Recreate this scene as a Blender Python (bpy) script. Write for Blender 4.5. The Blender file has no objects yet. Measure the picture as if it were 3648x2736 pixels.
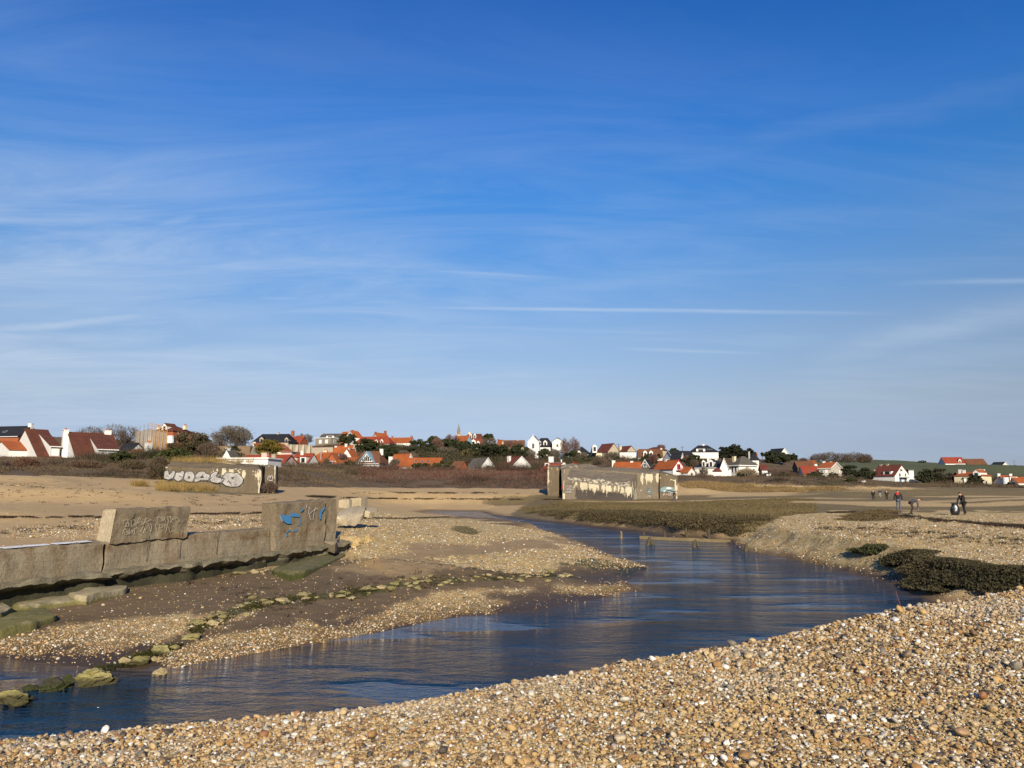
import bpy, bmesh, math, random
import numpy as np
from mathutils import Vector, Matrix, noise as mnoise
R = random.Random(11)
RN = np.random.default_rng(11)
SC = bpy.context.scene
COL = SC.collection
PI = math.pi

# ------------------------------------------------------------------ camera geometry (photo is 3648 x 2736)
F, CX, CY, CAMZ = 2736.0, 1824.0, 1368.0, 2.8
PITCH = math.radians(8.05)
CT, ST = math.cos(PITCH), math.sin(PITCH)
def ray(u, v):
    xc = (u - CX) / F; yc = -(v - CY) / F
    dy = CT - yc * ST; dz = ST + yc * CT
    return xc / dy, dz / dy
def P(u, v, d):
    a, t = ray(u, v)
    return Vector((a * d, d, CAMZ + t * d))
def G(u, v, z=0.0):
    a, t = ray(u, v)
    d = (z - CAMZ) / t
    return a * d, d
def proj(x, y, z):
    zz = z - CAMZ
    dep = y * CT + zz * ST
    up = -y * ST + zz * CT
    return CX + F * x / dep, CY - F * up / dep

# ------------------------------------------------------------------ noise
def _h(ix, iy, s):
    n = (ix.astype(np.int64) * 374761393 + iy.astype(np.int64) * 668265263 + s * 974634777) & 0xFFFFFFFF
    n = ((n ^ (n >> 13)) * 1274126177) & 0xFFFFFFFF
    return ((n ^ (n >> 16)) & 0xFFFFFF) / float(0xFFFFFF)
def vnoise(x, y, s=0):
    x = np.asarray(x, float); y = np.asarray(y, float)
    ix = np.floor(x); iy = np.floor(y)
    fx = x - ix; fy = y - iy
    fx = fx * fx * (3 - 2 * fx); fy = fy * fy * (3 - 2 * fy)
    a = _h(ix, iy, s); b = _h(ix + 1, iy, s); c = _h(ix, iy + 1, s); d = _h(ix + 1, iy + 1, s)
    return (a + (b - a) * fx) * (1 - fy) + (c + (d - c) * fx) * fy
def fbm(x, y, s=0, o=4):
    r = 0; am = .5; fr = 1.0; t = 0
    for i in range(o):
        r = r + am * vnoise(np.asarray(x) * fr, np.asarray(y) * fr, s + i * 7); t += am
        am *= .5; fr *= 2.03
    return r / t
def sstep(x, a, b):
    t = np.clip((x - a) / (b - a), 0, 1)
    return t * t * (3 - 2 * t)

# ------------------------------------------------------------------ object helpers
def tag(o, label=None, cat=None, group=None, kind=None):
    if label: o['label'] = label
    if cat: o['category'] = cat
    if group: o['group'] = group
    if kind: o['kind'] = kind
    return o
def empty(name, loc, rz=0.0):
    o = bpy.data.objects.new(name, None); COL.objects.link(o)
    o.location = loc; o.rotation_euler = (0, 0, rz); o.empty_display_size = .5
    return o
def mesh_obj(name, me, mat=None, parent=None):
    o = bpy.data.objects.new(name, me); COL.objects.link(o)
    if mat is not None and not me.materials: me.materials.append(mat)
    if parent is not None: o.parent = parent
    return o
def np_mesh(name, verts, faces, smooth=False):
    """verts (n,3), faces (m,k) all the same size"""
    verts = np.ascontiguousarray(verts, dtype=np.float32); faces = np.ascontiguousarray(faces, dtype=np.int32)
    me = bpy.data.meshes.new(name)
    k = faces.shape[1]
    me.vertices.add(len(verts)); me.vertices.foreach_set('co', verts.ravel())
    me.loops.add(faces.size); me.loops.foreach_set('vertex_index', faces.ravel())
    me.polygons.add(len(faces)); me.polygons.foreach_set('loop_start', np.arange(0, faces.size, k, dtype=np.int32))
    me.update(calc_edges=True)
    if smooth: me.polygons.foreach_set('use_smooth', np.ones(len(faces), dtype=bool))
    return me
def set_attr(me, name, vals, typ='FLOAT', dom='POINT'):
    at = me.attributes.new(name, typ, dom)
    vals = np.ascontiguousarray(vals, dtype=np.float32)
    if typ == 'FLOAT': at.data.foreach_set('value', vals.ravel())
    elif typ == 'FLOAT_COLOR': at.data.foreach_set('color', vals.ravel())
    else: at.data.foreach_set('vector', vals.ravel())

class MB:
    """collects simple shapes; build() links them as ONE mesh object"""
    def __init__(s): s.v = []; s.f = []
    def add(s, vs, fs):
        n = len(s.v); s.v += [tuple(v) for v in vs]; s.f += [tuple(i + n for i in f) for f in fs]; return s
    def box(s, c, sz, rz=0.0):
        x, y, z = sz[0] / 2, sz[1] / 2, sz[2] / 2
        co, si = math.cos(rz), math.sin(rz)
        vs = [(c[0] + a * x * co - b * y * si, c[1] + a * x * si + b * y * co, c[2] + g * z) for g in (-1, 1) for b in (-1, 1) for a in (-1, 1)]
        return s.add(vs, [(0, 2, 3, 1), (4, 5, 7, 6), (0, 1, 5, 4), (2, 6, 7, 3), (0, 4, 6, 2), (1, 3, 7, 5)])
    def prism(s, A, B):
        """two matching rings"""
        n = len(A)
        return s.add(list(A) + list(B), [tuple(range(n))[::-1], tuple(range(n, 2 * n))] + [(i, (i + 1) % n, n + (i + 1) % n, n + i) for i in range(n)])
    def tube(s, p, q, r0, r1=None, k=6):
        r1 = r0 if r1 is None else r1
        p = Vector(p); q = Vector(q); d = (q - p).normalized()
        e = d.orthogonal().normalized(); g = d.cross(e)
        A = [p + (e * math.cos(2 * PI * i / k) + g * math.sin(2 * PI * i / k)) * r0 for i in range(k)]
        B = [q + (e * math.cos(2 * PI * i / k) + g * math.sin(2 * PI * i / k)) * r1 for i in range(k)]
        return s.prism(A, B)
    def mesh(s, name, recalc=True):
        me = bpy.data.meshes.new(name); me.from_pydata(s.v, [], s.f)
        if recalc:
            bm = bmesh.new(); bm.from_mesh(me); bmesh.ops.recalc_face_normals(bm, faces=bm.faces); bm.to_mesh(me); bm.free()
        return me
    def build(s, name, mat, parent=None, smooth=False):
        me = s.mesh(name)
        if smooth:
            me.polygons.foreach_set('use_smooth', [True] * len(me.polygons)); me.set_sharp_from_angle(angle=math.radians(38))
        return mesh_obj(name, me, mat, parent)

def disp(p, amp, sc, seed=0.0):
    q = Vector(p) * sc + Vector((seed * 3.1, seed * 1.7, seed * 2.3))
    return Vector(p) + mnoise.turbulence_vector(q, 4, False, noise_basis='PERLIN_ORIGINAL') * amp

def loft(rings, nseg=8, nsub=4, amp=0.0, sc=1.0, seed=0.0, cap=True):
    """rings: list of closed profiles (same point count); interpolates between and roughens"""
    dense = []
    m = len(rings[0])
    for i in range(len(rings) - 1):
        for j in range(nseg if i < len(rings) - 2 else nseg + 1):
            t = j / nseg
            ring = []
            for k in range(m):
                a = Vector(rings[i][k]).lerp(Vector(rings[i + 1][k]), t); b = Vector(rings[i][(k + 1) % m]).lerp(Vector(rings[i + 1][(k + 1) % m]), t)
                for q in range(nsub): ring.append(a.lerp(b, q / nsub))
            dense.append(ring)
    M = m * nsub; vs = []; fs = []
    for r in dense: vs += [disp(p, amp, sc, seed) if amp else p for p in r]
    for i in range(len(dense) - 1):
        for k in range(M): fs.append((i * M + k, i * M + (k + 1) % M, (i + 1) * M + (k + 1) % M, (i + 1) * M + k))
    if cap:
        for base, r in ((0, dense[0]), ((len(dense) - 1) * M, dense[-1])):
            c = sum((vs[base + k] for k in range(M)), Vector()) / M
            vs.append(c); ci = len(vs) - 1
            for k in range(M): fs.append((base + k, base + (k + 1) % M, ci))
    mb = MB(); mb.add(vs, fs); return mb

# ------------------------------------------------------------------ materials
ALB = .68        # all pigments measured a little too pale against the photo's exposure
class NT:
    def __init__(s, name, world=False):
        if world:
            s.m = bpy.data.worlds.new(name); s.m.use_nodes = True
        else:
            s.m = bpy.data.materials.new(name); s.m.use_nodes = True
        s.t = s.m.node_tree; s.t.nodes.clear()
        s.out = s.t.nodes.new('ShaderNodeOutputWorld' if world else 'ShaderNodeOutputMaterial')
    def n(s, typ, ins=None, **props):
        nd = s.t.nodes.new('ShaderNode' + typ)
        for k, v in props.items(): setattr(nd, k, v)
        for k, v in (ins or {}).items():
            sock = nd.inputs[k]
            if hasattr(v, 'is_output') or isinstance(v, bpy.types.NodeSocket): s.t.links.new(v, sock)
            else: sock.default_value = v
        return nd
    def math(s, op, a, b=None, clamp=False):
        nd = s.n('Math', operation=op); nd.use_clamp = clamp
        for i, v in enumerate((a, b)):
            if v is None: continue
            if isinstance(v, bpy.types.NodeSocket): s.t.links.new(v, nd.inputs[i])
            else: nd.inputs[i].default_value = v
        return nd.outputs[0]
    def mix(s, fac, a, b, mode='MIX'):
        nd = s.n('Mix', data_type='RGBA', blend_type=mode)
        for i, v in ((0, fac), (6, a), (7, b)):
            if isinstance(v, bpy.types.NodeSocket): s.t.links.new(v, nd.inputs[i])
            else: nd.inputs[i].default_value = v if i == 0 else (v if len(v) == 4 else (*v, 1))
        return nd.outputs[2]
    def ramp(s, fac, stops, interp='LINEAR'):
        nd = s.n('ValToRGB'); r = nd.color_ramp; r.interpolation = interp
        while len(r.elements) < len(stops): r.elements.new(.5)
        for e, (p, c) in zip(r.elements, stops):
            e.position = p; e.color = (*c, 1) if len(c) == 3 else c
        s.t.links.new(fac, nd.inputs[0]); return nd.outputs[0]
    def noise(s, vec, scale, detail=4, rough=.55, dist=0.0, out=0):
        nd = s.n('TexNoise', {'Scale': scale, 'Detail': detail, 'Roughness': rough, 'Distortion': dist})
        if vec is not None: s.t.links.new(vec, nd.inputs['Vector'])
        return nd.outputs[out]
    def mapping(s, vec, scale=(1, 1, 1), loc=(0, 0, 0), rot=(0, 0, 0)):
        nd = s.n('Mapping', {'Scale': scale, 'Location': loc, 'Rotation': rot}); s.t.links.new(vec, nd.inputs['Vector'])
        return nd.outputs[0]
    def bump(s, h, strength=.5, dist=.05, normal=None):
        nd = s.n('Bump', {'Strength': strength, 'Distance': dist, 'Height': h})
        if normal is not None: s.t.links.new(normal, nd.inputs['Normal'])
        return nd.outputs[0]
    def alb(s, col, k=None):
        k = ALB if k is None else k
        if isinstance(col, bpy.types.NodeSocket):
            nd = s.n('VectorMath', operation='SCALE'); s.t.links.new(col, nd.inputs[0]); nd.inputs[3].default_value = k; return nd.outputs[0]
        return tuple(x * k for x in col)
    def surf(s, col, rough=.8, normal=None, spec=.3, alb=True, **kw):
        if alb: col = s.alb(col)
        ins = {'Base Color': col if isinstance(col, bpy.types.NodeSocket) else (*col, 1), 'Roughness': rough, 'Specular IOR Level': spec}
        ins.update(kw)
        b = s.n('BsdfPrincipled', ins)
        if normal is not None: s.t.links.new(normal, b.inputs['Normal'])
        s.t.links.new(b.outputs[0], s.out.inputs[0]); return s.m
    def pos(s): return s.n('NewGeometry').outputs['Position']
    def obj(s): return s.n('TexCoord').outputs['Object']
    def attr(s, name, out='Fac'): return s.n('Attribute', attribute_name=name).outputs[out]

MATS = {}
def simple(name, col, rough=.8, var=.25, scale=2.0, spec=.3, bump=0.0, scale2=None, tint=None):
    if name in MATS: return MATS[name]
    t = NT(name); p = t.obj()
    n = t.noise(p, scale, 5, .6)
    f = t.ramp(n, [(.3, (0, 0, 0)), (.72, (1, 1, 1))])
    c2 = tint if tint else tuple(c * (1 - var) for c in col)
    c = t.mix(f, c2, tuple(min(1, c * (1 + var * .5)) for c in col))
    n2 = t.noise(p, scale2 or scale * 9, 3, .6)
    c = t.mix(.35, c, t.mix(t.ramp(n2, [(.35, (0, 0, 0)), (.65, (1, 1, 1))]), tuple(x * .6 for x in col), tuple(min(1, x * 1.25) for x in col)))
    nm = t.bump(n2, bump, .03) if bump else None
    MATS[name] = t.surf(c, rough, nm, spec); return MATS[name]
def tiles(name, col, var=.3):
    """roof tiles: rows of small courses with patchy weathering"""
    if name in MATS: return MATS[name]
    t = NT(name); p = t.obj()
    n = t.noise(p, .55, 5, .65); n2 = t.noise(p, 6, 3, .7)
    w = t.n('TexWave', {'Scale': 1.4, 'Distortion': .6, 'Detail': 1.0}, wave_type='BANDS', bands_direction='Z')
    t.t.links.new(p, w.inputs['Vector'])
    c = t.mix(t.ramp(n, [(.3, (0, 0, 0)), (.7, (1, 1, 1))]), tuple(x * (1 - var) for x in col), tuple(min(1, x * (1 + var * .6)) for x in col))
    c = t.mix(t.math('MULTIPLY', n2, .5), c, tuple(x * .45 for x in col))
    MATS[name] = t.surf(c, .85, t.bump(w.outputs[0], .4, .05), .2); return MATS[name]
# ------------------------------------------------------------------ terrain control points, filled while things are placed
CP = []
FOOT = []          # house footprints (x, y, radius)
def cp(u, v, d, w=1.0):
    a, t = ray(u, v); CP.append((a, math.log(d), CAMZ + t * d, w))

WALLM = {
    'white': simple('white_render', (.80, .79, .75), .85, .08, .5, scale2=7),
    'cream': simple('cream_render', (.72, .64, .44), .85, .12, .5, scale2=7),
    'pink': simple('pale_pink_render', (.68, .50, .45), .85, .12, .5, scale2=7),
    'beige': simple('beige_brick', (.52, .46, .38), .9, .15, 1.0, scale2=7),
    'greybrick': simple('grey_brown_brick', (.27, .235, .18), .9, .2, 1.0, scale2=8),
    'stone': simple('pale_stone', (.46, .39, .29), .9, .25, .8, scale2=6),
    'brick': simple('orange_brick', (.34, .105, .045), .9, .2, 1.0, scale2=8),
    'tan': simple('tan_brick', (.52, .34, .15), .9, .2, 1.0, scale2=8),
    'dark': simple('dark_timber', (.10, .085, .07), .9, .2, 1.0, scale2=8),
    'greywall': simple('grey_render', (.40, .40, .40), .9, .2, 1.0, scale2=8),
    'blue': simple('blue_gray_boards', (.20, .36, .48), .8, .2, 1.0, scale2=8),
    'darkred': simple('dark_red_boards', (.13, .03, .035), .8, .2, 1.0, scale2=8),
}
ROOFM = {
    'orange': tiles('orange_tiles', (.42, .115, .034)), 'red': tiles('red_tiles', (.33, .065, .032)),
    'maroon': tiles('maroon_tiles', (.17, .05, .035)), 'brown': tiles('brown_tiles', (.19, .085, .045)),
    'rust': tiles('rust_brown_tiles', (.145, .05, .028), .4),
    'slate': tiles('black_slate', (.022, .024, .032), .25), 'grey': tiles('grey_slate', (.115, .105, .092), .3),
    'flat': tiles('grey_felt', (.16, .16, .17), .2),
}
M_WHITE = simple('white_paint', (.82, .82, .80), .6, .04, 1.0, scale2=5)
M_GLASS = simple('dark_window_glass', (.02, .025, .03), .08, .3, .8, .6)
M_POT = simple('clay_pot', (.40, .10, .04), .8, .2, 3.0)
M_DARK = simple('dark_void', (.015, .015, .015), .8)
M_SHUT = simple('blue_shutter', (.07, .19, .36), .6, .1, 2)
M_REDW = simple('red_window_paint', (.42, .02, .035), .5, .1, 2)
M_GUT = simple('zinc', (.35, .36, .38), .5, .1, 2)

def side_pt(side, t, L, W, off):
    if side == 'f': return (t * L / 2, -W / 2 - off), (1, 0)
    if side == 'b': return (t * L / 2, W / 2 + off), (1, 0)
    if side == 'r': return (L / 2 + off, t * W / 2), (0, 1)
    return (-L / 2 - off, t * W / 2), (0, 1)
def wbox(mb, side, c, w, h, dep):
    mb.box(c, (w, dep, h) if side in 'fb' else (dep, w, h)); return mb
def add_window(root, side, t, z, w, h, L, W, kind='window', fm=None, pm=None, off=0.0):
    (x, y), ax = side_pt(side, t, L, W, .03 + off)
    name = {'window': 'window', 'door': 'door', 'shutter': 'shutter', 'panel': 'garage_door'}.get(kind, 'window')
    if kind in ('shutter', 'panel'):
        return wbox(MB(), side, (x, y, z), w, h, .1).build(name, pm or (M_SHUT if kind == 'shutter' else M_WHITE), root)
    fr = MB(); b = .11
    for s in (-1, 1):
        wbox(fr, side, (x + ax[0] * s * (w / 2), y + ax[1] * s * (w / 2), z), b, h + b, .14)
        wbox(fr, side, (x, y, z + s * (h / 2)), w - b, b, .13)
    if w > .9: wbox(fr, side, (x, y, z), .07, h - b, .12)
    f = fr.build(name, fm or M_WHITE, root)
    (xp, yp), _ = side_pt(side, t, L, W, .02 + off)
    wbox(MB(), side, (xp, yp, z), w - b, h - b, .05).build('pane', pm or M_GLASS, f)
    return f
def add_chimney(root, x, y, z0, z1, w, mat, pots=0, dep=None):
    dep = dep or w * .8
    mb = MB(); mb.box((x, y, (z0 + z1) / 2), (w, dep, z1 - z0)); mb.box((x, y, z1 + .07), (w + .18, dep + .18, .14))
    c = mb.build('chimney', mat, root)
    for i in range(pots):
        px = x + (i - (pots - 1) / 2) * w / max(pots, 1)
        MB().tube((px, y, z1 + .14), (px, y, z1 + .62), .17, .13, 8).build('chimney_pot', M_POT, c)
    return c
def gable_walls(L, W, wh, rh, found):
    mb = MB(); x, y = L / 2, W / 2
    A = [(-x, -y, -found), (-x, y, -found), (-x, y, wh), (-x, 0, rh), (-x, -y, wh)]
    B = [(x, b, c) for a, b, c in A]
    mb.prism(A, B); return mb
def gable_roof(L, W, wh, rh, over=.35, gx=.2, th=.2, lift=.04):
    sl = (rh - wh) / (W / 2); mb = MB(); yy = W / 2 + over; ze = wh - over * sl
    for s in (-1, 1):
        pts = [(s * yy, ze + lift), (0, rh + lift), (0, rh + lift + th), (s * yy, ze + lift + th * .8)]
        mb.prism([(-L / 2 - gx, a, b) for a, b in pts], [(L / 2 + gx, a, b) for a, b in pts])
    mb.box((0, 0, rh + lift + th), (L + 2 * gx, .35, .12))
    return mb
def hip_roof(L, W, wh, rh, hx, over=.4, th=.15, top=0.0):
    mb = MB(); x, y = L / 2 + over, W / 2 + over
    base = [(-x, -y, wh), (x, -y, wh), (x, y, wh), (-x, y, wh)]
    b2 = [(a, b, c + th) for a, b, c in base]
    t = max(top / 2, .02)
    rx = max(L / 2 - hx, .05)
    tp = [(-rx, -t, rh), (rx, -t, rh), (rx, t, rh), (-rx, t, rh)]
    n = 0
    mb.v = [*base, *b2, *tp]
    mb.f = [(3, 2, 1, 0)] + [(i, (i + 1) % 4, 4 + (i + 1) % 4, 4 + i) for i in range(4)] + [(4 + i, 4 + (i + 1) % 4, 8 + (i + 1) % 4, 8 + i) for i in range(4)] + [(8, 9, 10, 11)]
    return mb
def add_dormer(root, x, z, w, h, L, W, wh, rh, kind='gable', wall=None, roof=None, back=None, pane=None):
    """a dormer standing on the front slope at height z"""
    sl = (rh - wh) / (W / 2)
    y0 = -W / 2 + (z - wh) / sl - .12
    dep = back or (h + w * .5) / sl * .95
    wall = wall or WALLM['white']; roof = roof or ROOFM['slate']
    mb = MB(); ap = z + h + (w * .45 if kind == 'gable' else .0)
    ring = lambda y: ([(x - w / 2, y, z - .3), (x + w / 2, y, z - .3), (x + w / 2, y, z + h), (x, y, ap), (x - w / 2, y, z + h)] if kind == 'gable'
                      else [(x - w / 2, y, z - .3), (x + w / 2, y, z - .3), (x + w / 2, y, z + h), (x - w / 2, y, z + h)])
    mb.prism(ring(y0), ring(y0 + dep))
    d = mb.build('dormer', wall, root)
    rb = MB()
    if kind == 'gable':
        for s in (-1, 1):
            pts = [(x + s * (w / 2 + .12), z + h - .1), (x, ap + .03), (x, ap + .15), (x + s * (w / 2 + .12), z + h + .02)]
            rb.prism([(a, y0 - .1, b) for a, b in pts], [(a, y0 + dep, b) for a, b in pts])
    else:
        rb.prism([(x - w / 2 - .1, y0 - .15, z + h + .02), (x + w / 2 + .1, y0 - .15, z + h + .02), (x + w / 2 + .1, y0 - .15, z + h + .16), (x - w / 2 - .1, y0 - .15, z + h + .16)],
                 [(x - w / 2 - .1, y0 + dep, z + h + .2), (x + w / 2 + .1, y0 + dep, z + h + .2), (x + w / 2 + .1, y0 + dep, z + h + .34), (x - w / 2 - .1, y0 + dep, z + h + .34)])
    rb.build('dormer_roof', roof, d)
    MB().box((x, y0 - .03, z + h * .5), (w * .55, .06, h * .72)).build('pane', pane or M_GLASS, d)
    return d
def add_skylight(root, x, z, w, h, W, wh, rh):
    sl = (rh - wh) / (W / 2); th = math.atan(sl)
    y = -W / 2 + (z - wh) / sl
    nrm = Vector((0, -math.sin(th), math.cos(th))); up = Vector((0, math.cos(th), math.sin(th)))
    c = Vector((x, y, z)) + nrm * .27
    A = []; B = []
    for sx, su in ((-1, -1), (1, -1), (1, 1), (-1, 1)):
        p = c + Vector((sx * w / 2, 0, 0)) + up * (su * h / 2); A.append(p); B.append(p - nrm * .3)
    fr = MB().prism(A, B).build('skylight', M_GUT, root)
    A2 = [c + nrm * .02 + (p - c) * .78 for p in A]; B2 = [p - nrm * .1 for p in A2]
    MB().prism(A2, B2).build('pane', M_GLASS, fr)

def H(label, d, uc, vb, pl, pg, ph, pr, side='R', psi=25, L=None, W=None, wall='white', roof='orange', rtype='gable', hx=None,
      win=(), dorm=(), chim=(), sky=(), barge=None, name='house', cat='house', found=3.0, over=.35, top=0.0, gutter=False, group='houses of the seaside village', land=True, mansard=None):
    C = P(uc, vb, d); a = C.x / d; ps = math.radians(psi)
    if side == 'R': l = (math.cos(ps), -math.sin(ps)); bk = (math.sin(ps), math.cos(ps)); ang = -ps; sg = -1
    else: l = (math.cos(ps), math.sin(ps)); bk = (-math.sin(ps), math.cos(ps)); ang = ps; sg = 1
    duL = F / d * abs(l[0] - a * l[1]); duG = F / d * abs(bk[0] - a * bk[1])
    L = L or pl / duL; W = W or pg / duG
    cx = C.x + sg * l[0] * L / 2 + bk[0] * W / 2; cy = C.y + sg * l[1] * L / 2 + bk[1] * W / 2
    k = d / F; wh, rh = ph * k, pr * k
    root = empty(name, (cx, cy, C.z), ang)
    tag(root, label, cat, group)
    if land: cp(uc, vb, d, 2.0)
    FOOT.append((cx, cy, max(L, W) * .5))
    wm = WALLM[wall] if isinstance(wall, str) else wall; rm = ROOFM[roof] if isinstance(roof, str) else roof
    if rtype == 'gable':
        gable_walls(L, W, wh, rh - .08, found).build('wall', wm, root)
        gable_roof(L, W, wh, rh, over).build('roof', rm, root)
    else:
        MB().box((0, 0, (wh - found) / 2), (L, W, wh + found)).build('wall', wm, root)
        if rtype == 'hip': hip_roof(L, W, wh, rh, hx if hx is not None else W * .45, over, top=top).build('roof', rm, root)
        elif rtype == 'mansard': hip_roof(L, W, wh, rh, mansard or 1.2, over, top=W - 2 * (mansard or 1.2)).build('roof', rm, root)
        else:
            MB().box((0, 0, wh + .14), (L + .5, W + .5, .28)).build('roof', rm, root)
    if barge:
        for s in ((1,) if side == 'R' else (-1,)):
            mb = MB(); sl = (rh - wh) / (W / 2)
            for q in (-1, 1):
                pts = [(q * (W / 2 + over), wh - over * sl - .05), (0, rh + .02), (0, rh + .32), (q * (W / 2 + over), wh - over * sl + .24)]
                x0 = s * (L / 2 + .2)
                mb.prism([(x0, p, z) for p, z in pts], [(x0 + s * .08, p, z) for p, z in pts])
            mb.build('barge_board', barge if not isinstance(barge, bool) else M_WHITE, root)
    if gutter:
        MB().tube((-L / 2 - .1, -W / 2 - over - .08, wh - .12), (L / 2 + .1, -W / 2 - over - .08, wh - .12), .11, .11, 6).build('gutter', M_WHITE if gutter is True else gutter, root)
    for w in win:
        sd, t, z, ww, hh = w[:5]; kind = w[5] if len(w) > 5 else 'window'
        add_window(root, sd, t, z, ww, hh, L, W, kind, fm=w[6] if len(w) > 6 else None, pm=w[7] if len(w) > 7 else None)
    for q in dorm:
        t, z, w, h = q[:4]; kind = q[4] if len(q) > 4 else 'gable'
        add_dormer(root, t * L / 2, z, w, h, L, W, wh, rh, kind, wall=q[5] if len(q) > 5 else None, roof=q[6] if len(q) > 6 else rm)
    for q in chim:
        tx, ty, ex, w, m = q[:5]; pots = q[5] if len(q) > 5 else 0
        x, y = tx * L / 2, ty * W / 2
        zs = rh - abs(ty) * (rh - wh)
        add_chimney(root, x, y, zs - 1.0 if abs(tx) < 1.01 else -found, rh + ex, w, WALLM[m], pots)
    for q in sky:
        add_skylight(root, q[0] * L / 2, q[1], q[2], q[3], W, wh, rh)
    return root, L, W, wh, rh

# ------------------------------------------------------------------ the houses, from the beach inland
# -- far left cluster
H('white gabled house with bright orange roof cut by the left edge', 185, 29, 1640, 70, 62, 38, 70, 'L', 48, roof='orange')
H('dark slate roofed house with white fascia behind the first white gable', 235, 62, 1600, 130, 30, 46, 84, 'R', 12, W=9, L=13, wall='brick', roof='slate', chim=[(.96, 0, .9, 1.2, 'white')], sky=[(-.1, 5.5, 1.3, 1.0)], gutter=True)
r, L, W, wh, rh = H('steep brown roofed house with a plain white triangular gable', 180, 137, 1634, 84, 118, 2, 115, 'L', 45, roof='rust', win=[('l', -.05, 1.9, 1.3, .18)])
# cat-slide dormer on the long slope
def catslide(root, x0, x1, L, W, wh, rh, zt, zb, rm, label=None):
    sl = (rh - wh) / (W / 2); yb = -W / 2 + (zb - wh) / sl; ytop = -.6
    yf = yb - .25
    mb = MB(); ztop = rh - .6 * sl
    A = [(x0, yf, zb - .4), (x0, yf, zt), (x0, ytop, ztop), (x0, ytop, zb)]
    mb.prism(A, [(x1, b, c) for a, b, c in A]); d = mb.build('dormer', WALLM['white'], root)
    rb = MB(); B = [(yf - .45, zt + .02), (yf - .45, zt + .2), (ytop, ztop + .25), (ytop, ztop + .05)]
    rb.prism([(x0 - .15, a, b) for a, b in B], [(x1 + .2, a, b) for a, b in B]); rb.build('dormer_roof', rm, d)
    MB().tube((x0 - .2, yf - .55, zt - .02), (x1 + .25, yf - .55, zt - .02), .12, .12, 6).build('gutter', M_WHITE, d)
    n = 2 if x1 - x0 > 3.2 else 1
    for i in range(n):
        w = (x1 - x0) / n; xc = x0 + w * (i + .5)
        fr = MB(); h = zt - zb - .5; zc = (zt + zb) / 2 - .05
        for s in (-1, 1):
            fr.box((xc + s * (w * .42), yf - .03, zc), (.12, .1, h)); fr.box((xc, yf - .03, zc + s * h / 2), (w * .84, .09, .12))
        f = fr.build('window', M_GUT, d)
        MB().box((xc, yf - .01, zc), (w * .8, .06, h - .1)).build('shutter', WALLM['greywall'] if n == 2 else WALLM['white'], f)
catslide(r, -L / 2 + L * .50, -L / 2 + L * .93, L, W, wh, rh, 2.95, .6, ROOFM['rust'])
M_SCR = simple('white_vent', (.7, .7, .68), .6)
r, L, W, wh, rh = H('long rust brown roofed house with tall white chimney on its gable', 174, 272, 1637, 172, 78, 2, 108, 'L', 38, roof='rust', chim=[(.78, 0, .9, 1.5, 'white', 2)], win=[('l', -.25, 2.1, 1.2, .16)])
catslide(r, -L / 2 + L * .44, -L / 2 + L * .86, L, W, wh, rh, 2.4, .35, ROOFM['rust'])
mb = MB(); xx = -L / 2 - .55
mb.prism([(xx - .55, -1.0, -3), (xx - .55, 1.0, -3), (xx - .55, 1.0, rh + .6), (xx - .55, -1.0, rh + .6)], [(xx + .55, -1.0, -3), (xx + .55, 1.0, -3), (xx + .55, 1.0, rh + .6), (xx + .55, -1.0, rh + .6)])
mb.box((xx, 0, rh + .65), (1.3, 2.2, .16)); c = mb.build('chimney_stack', WALLM['white'], r)
for i in range(4): MB().tube((xx, -.7 + i * .45, rh + .7), (xx, -.7 + i * .45, rh + 1.15), .16, .14, 8).build('chimney_pot', M_POT, c)
H('small dark slate house with white window below the scaffolded gable', 205, 462, 1624, 45, 16, 20, 45, 'R', 20, L=4.2, W=5, wall='white', roof='slate', win=[('f', .3, .9, 1.6, 1.1)])
H('low bright orange roof half buried in shrubs below the scaffolding', 190, 512, 1632, 60, 34, 10, 30, 'R', 35, roof='orange', chim=[(.9, .0, 1.6, 1.5, 'white', 4)])
r, L, W, wh, rh = H('brown brick house with pointed roof under renovation', 250, 612, 1610, 60, 40, 74, 100, 'R', 20, L=9, W=9, wall='brick', roof='rust', rtype='hip', hx=4.0, chim=[(-1.02, -.3, -.6, 1.0, 'cream', 2), (.95, .2, -.2, 1.1, 'cream', 2)], dorm=[(.05, 7.1, 2.0, 1.5, 'gable', WALLM['white'])])
for sx in (-1, 1):
    MB().tube((sx * (L / 2 - .2), -W / 2 - .6, 2.8), (sx * (L / 2 - .2), -W / 2 - .6, 5.2), 1.1, 1.1, 10).build('bay', WALLM['white'], r)
# scaffolding wrapped around the left gable
pA, pB = P(480, 1607, 236), P(592, 1606, 238)
sc = empty('scaffolding', pA); tag(sc, 'timber clad scaffolding of vertical planks wrapped round the brown brick house', 'scaffolding')
M_PLANK = simple('weathered_planks', (.30, .255, .20), .9, .3, .9, scale2=6)
M_RAIL = simple('fresh_timber', (.52, .28, .08), .8, .2, 2)
ex = (pB - pA); Ls = ex.xy.length; ux = Vector((ex.x / Ls, ex.y / Ls, 0))
def scp(t, z, off=0.0): return ux * (t * Ls) + Vector((ux.y, -ux.x, 0)) * off + Vector((0, 0, z))
ks = 236 / F
top = lambda t: ks * (68 + (80 - 68) * min(t / .4, 1) - max(0, t - .4) / .6 * 13)
pb = MB(); nP = 34
for i in range(nP):
    t0, t1 = i / nP, (i + .82) / nP; o = .1 * (i % 2)
    pb.prism([scp(t0, -2, o), scp(t1, -2, o), scp(t1, -2, o - .06), scp(t0, -2, o - .06)], [scp(t0, top(t0), o), scp(t1, top(t1), o), scp(t1, top(t1), o - .06), scp(t0, top(t0), o - .06)])
pb.build('plank_cladding', M_PLANK, sc)
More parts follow.
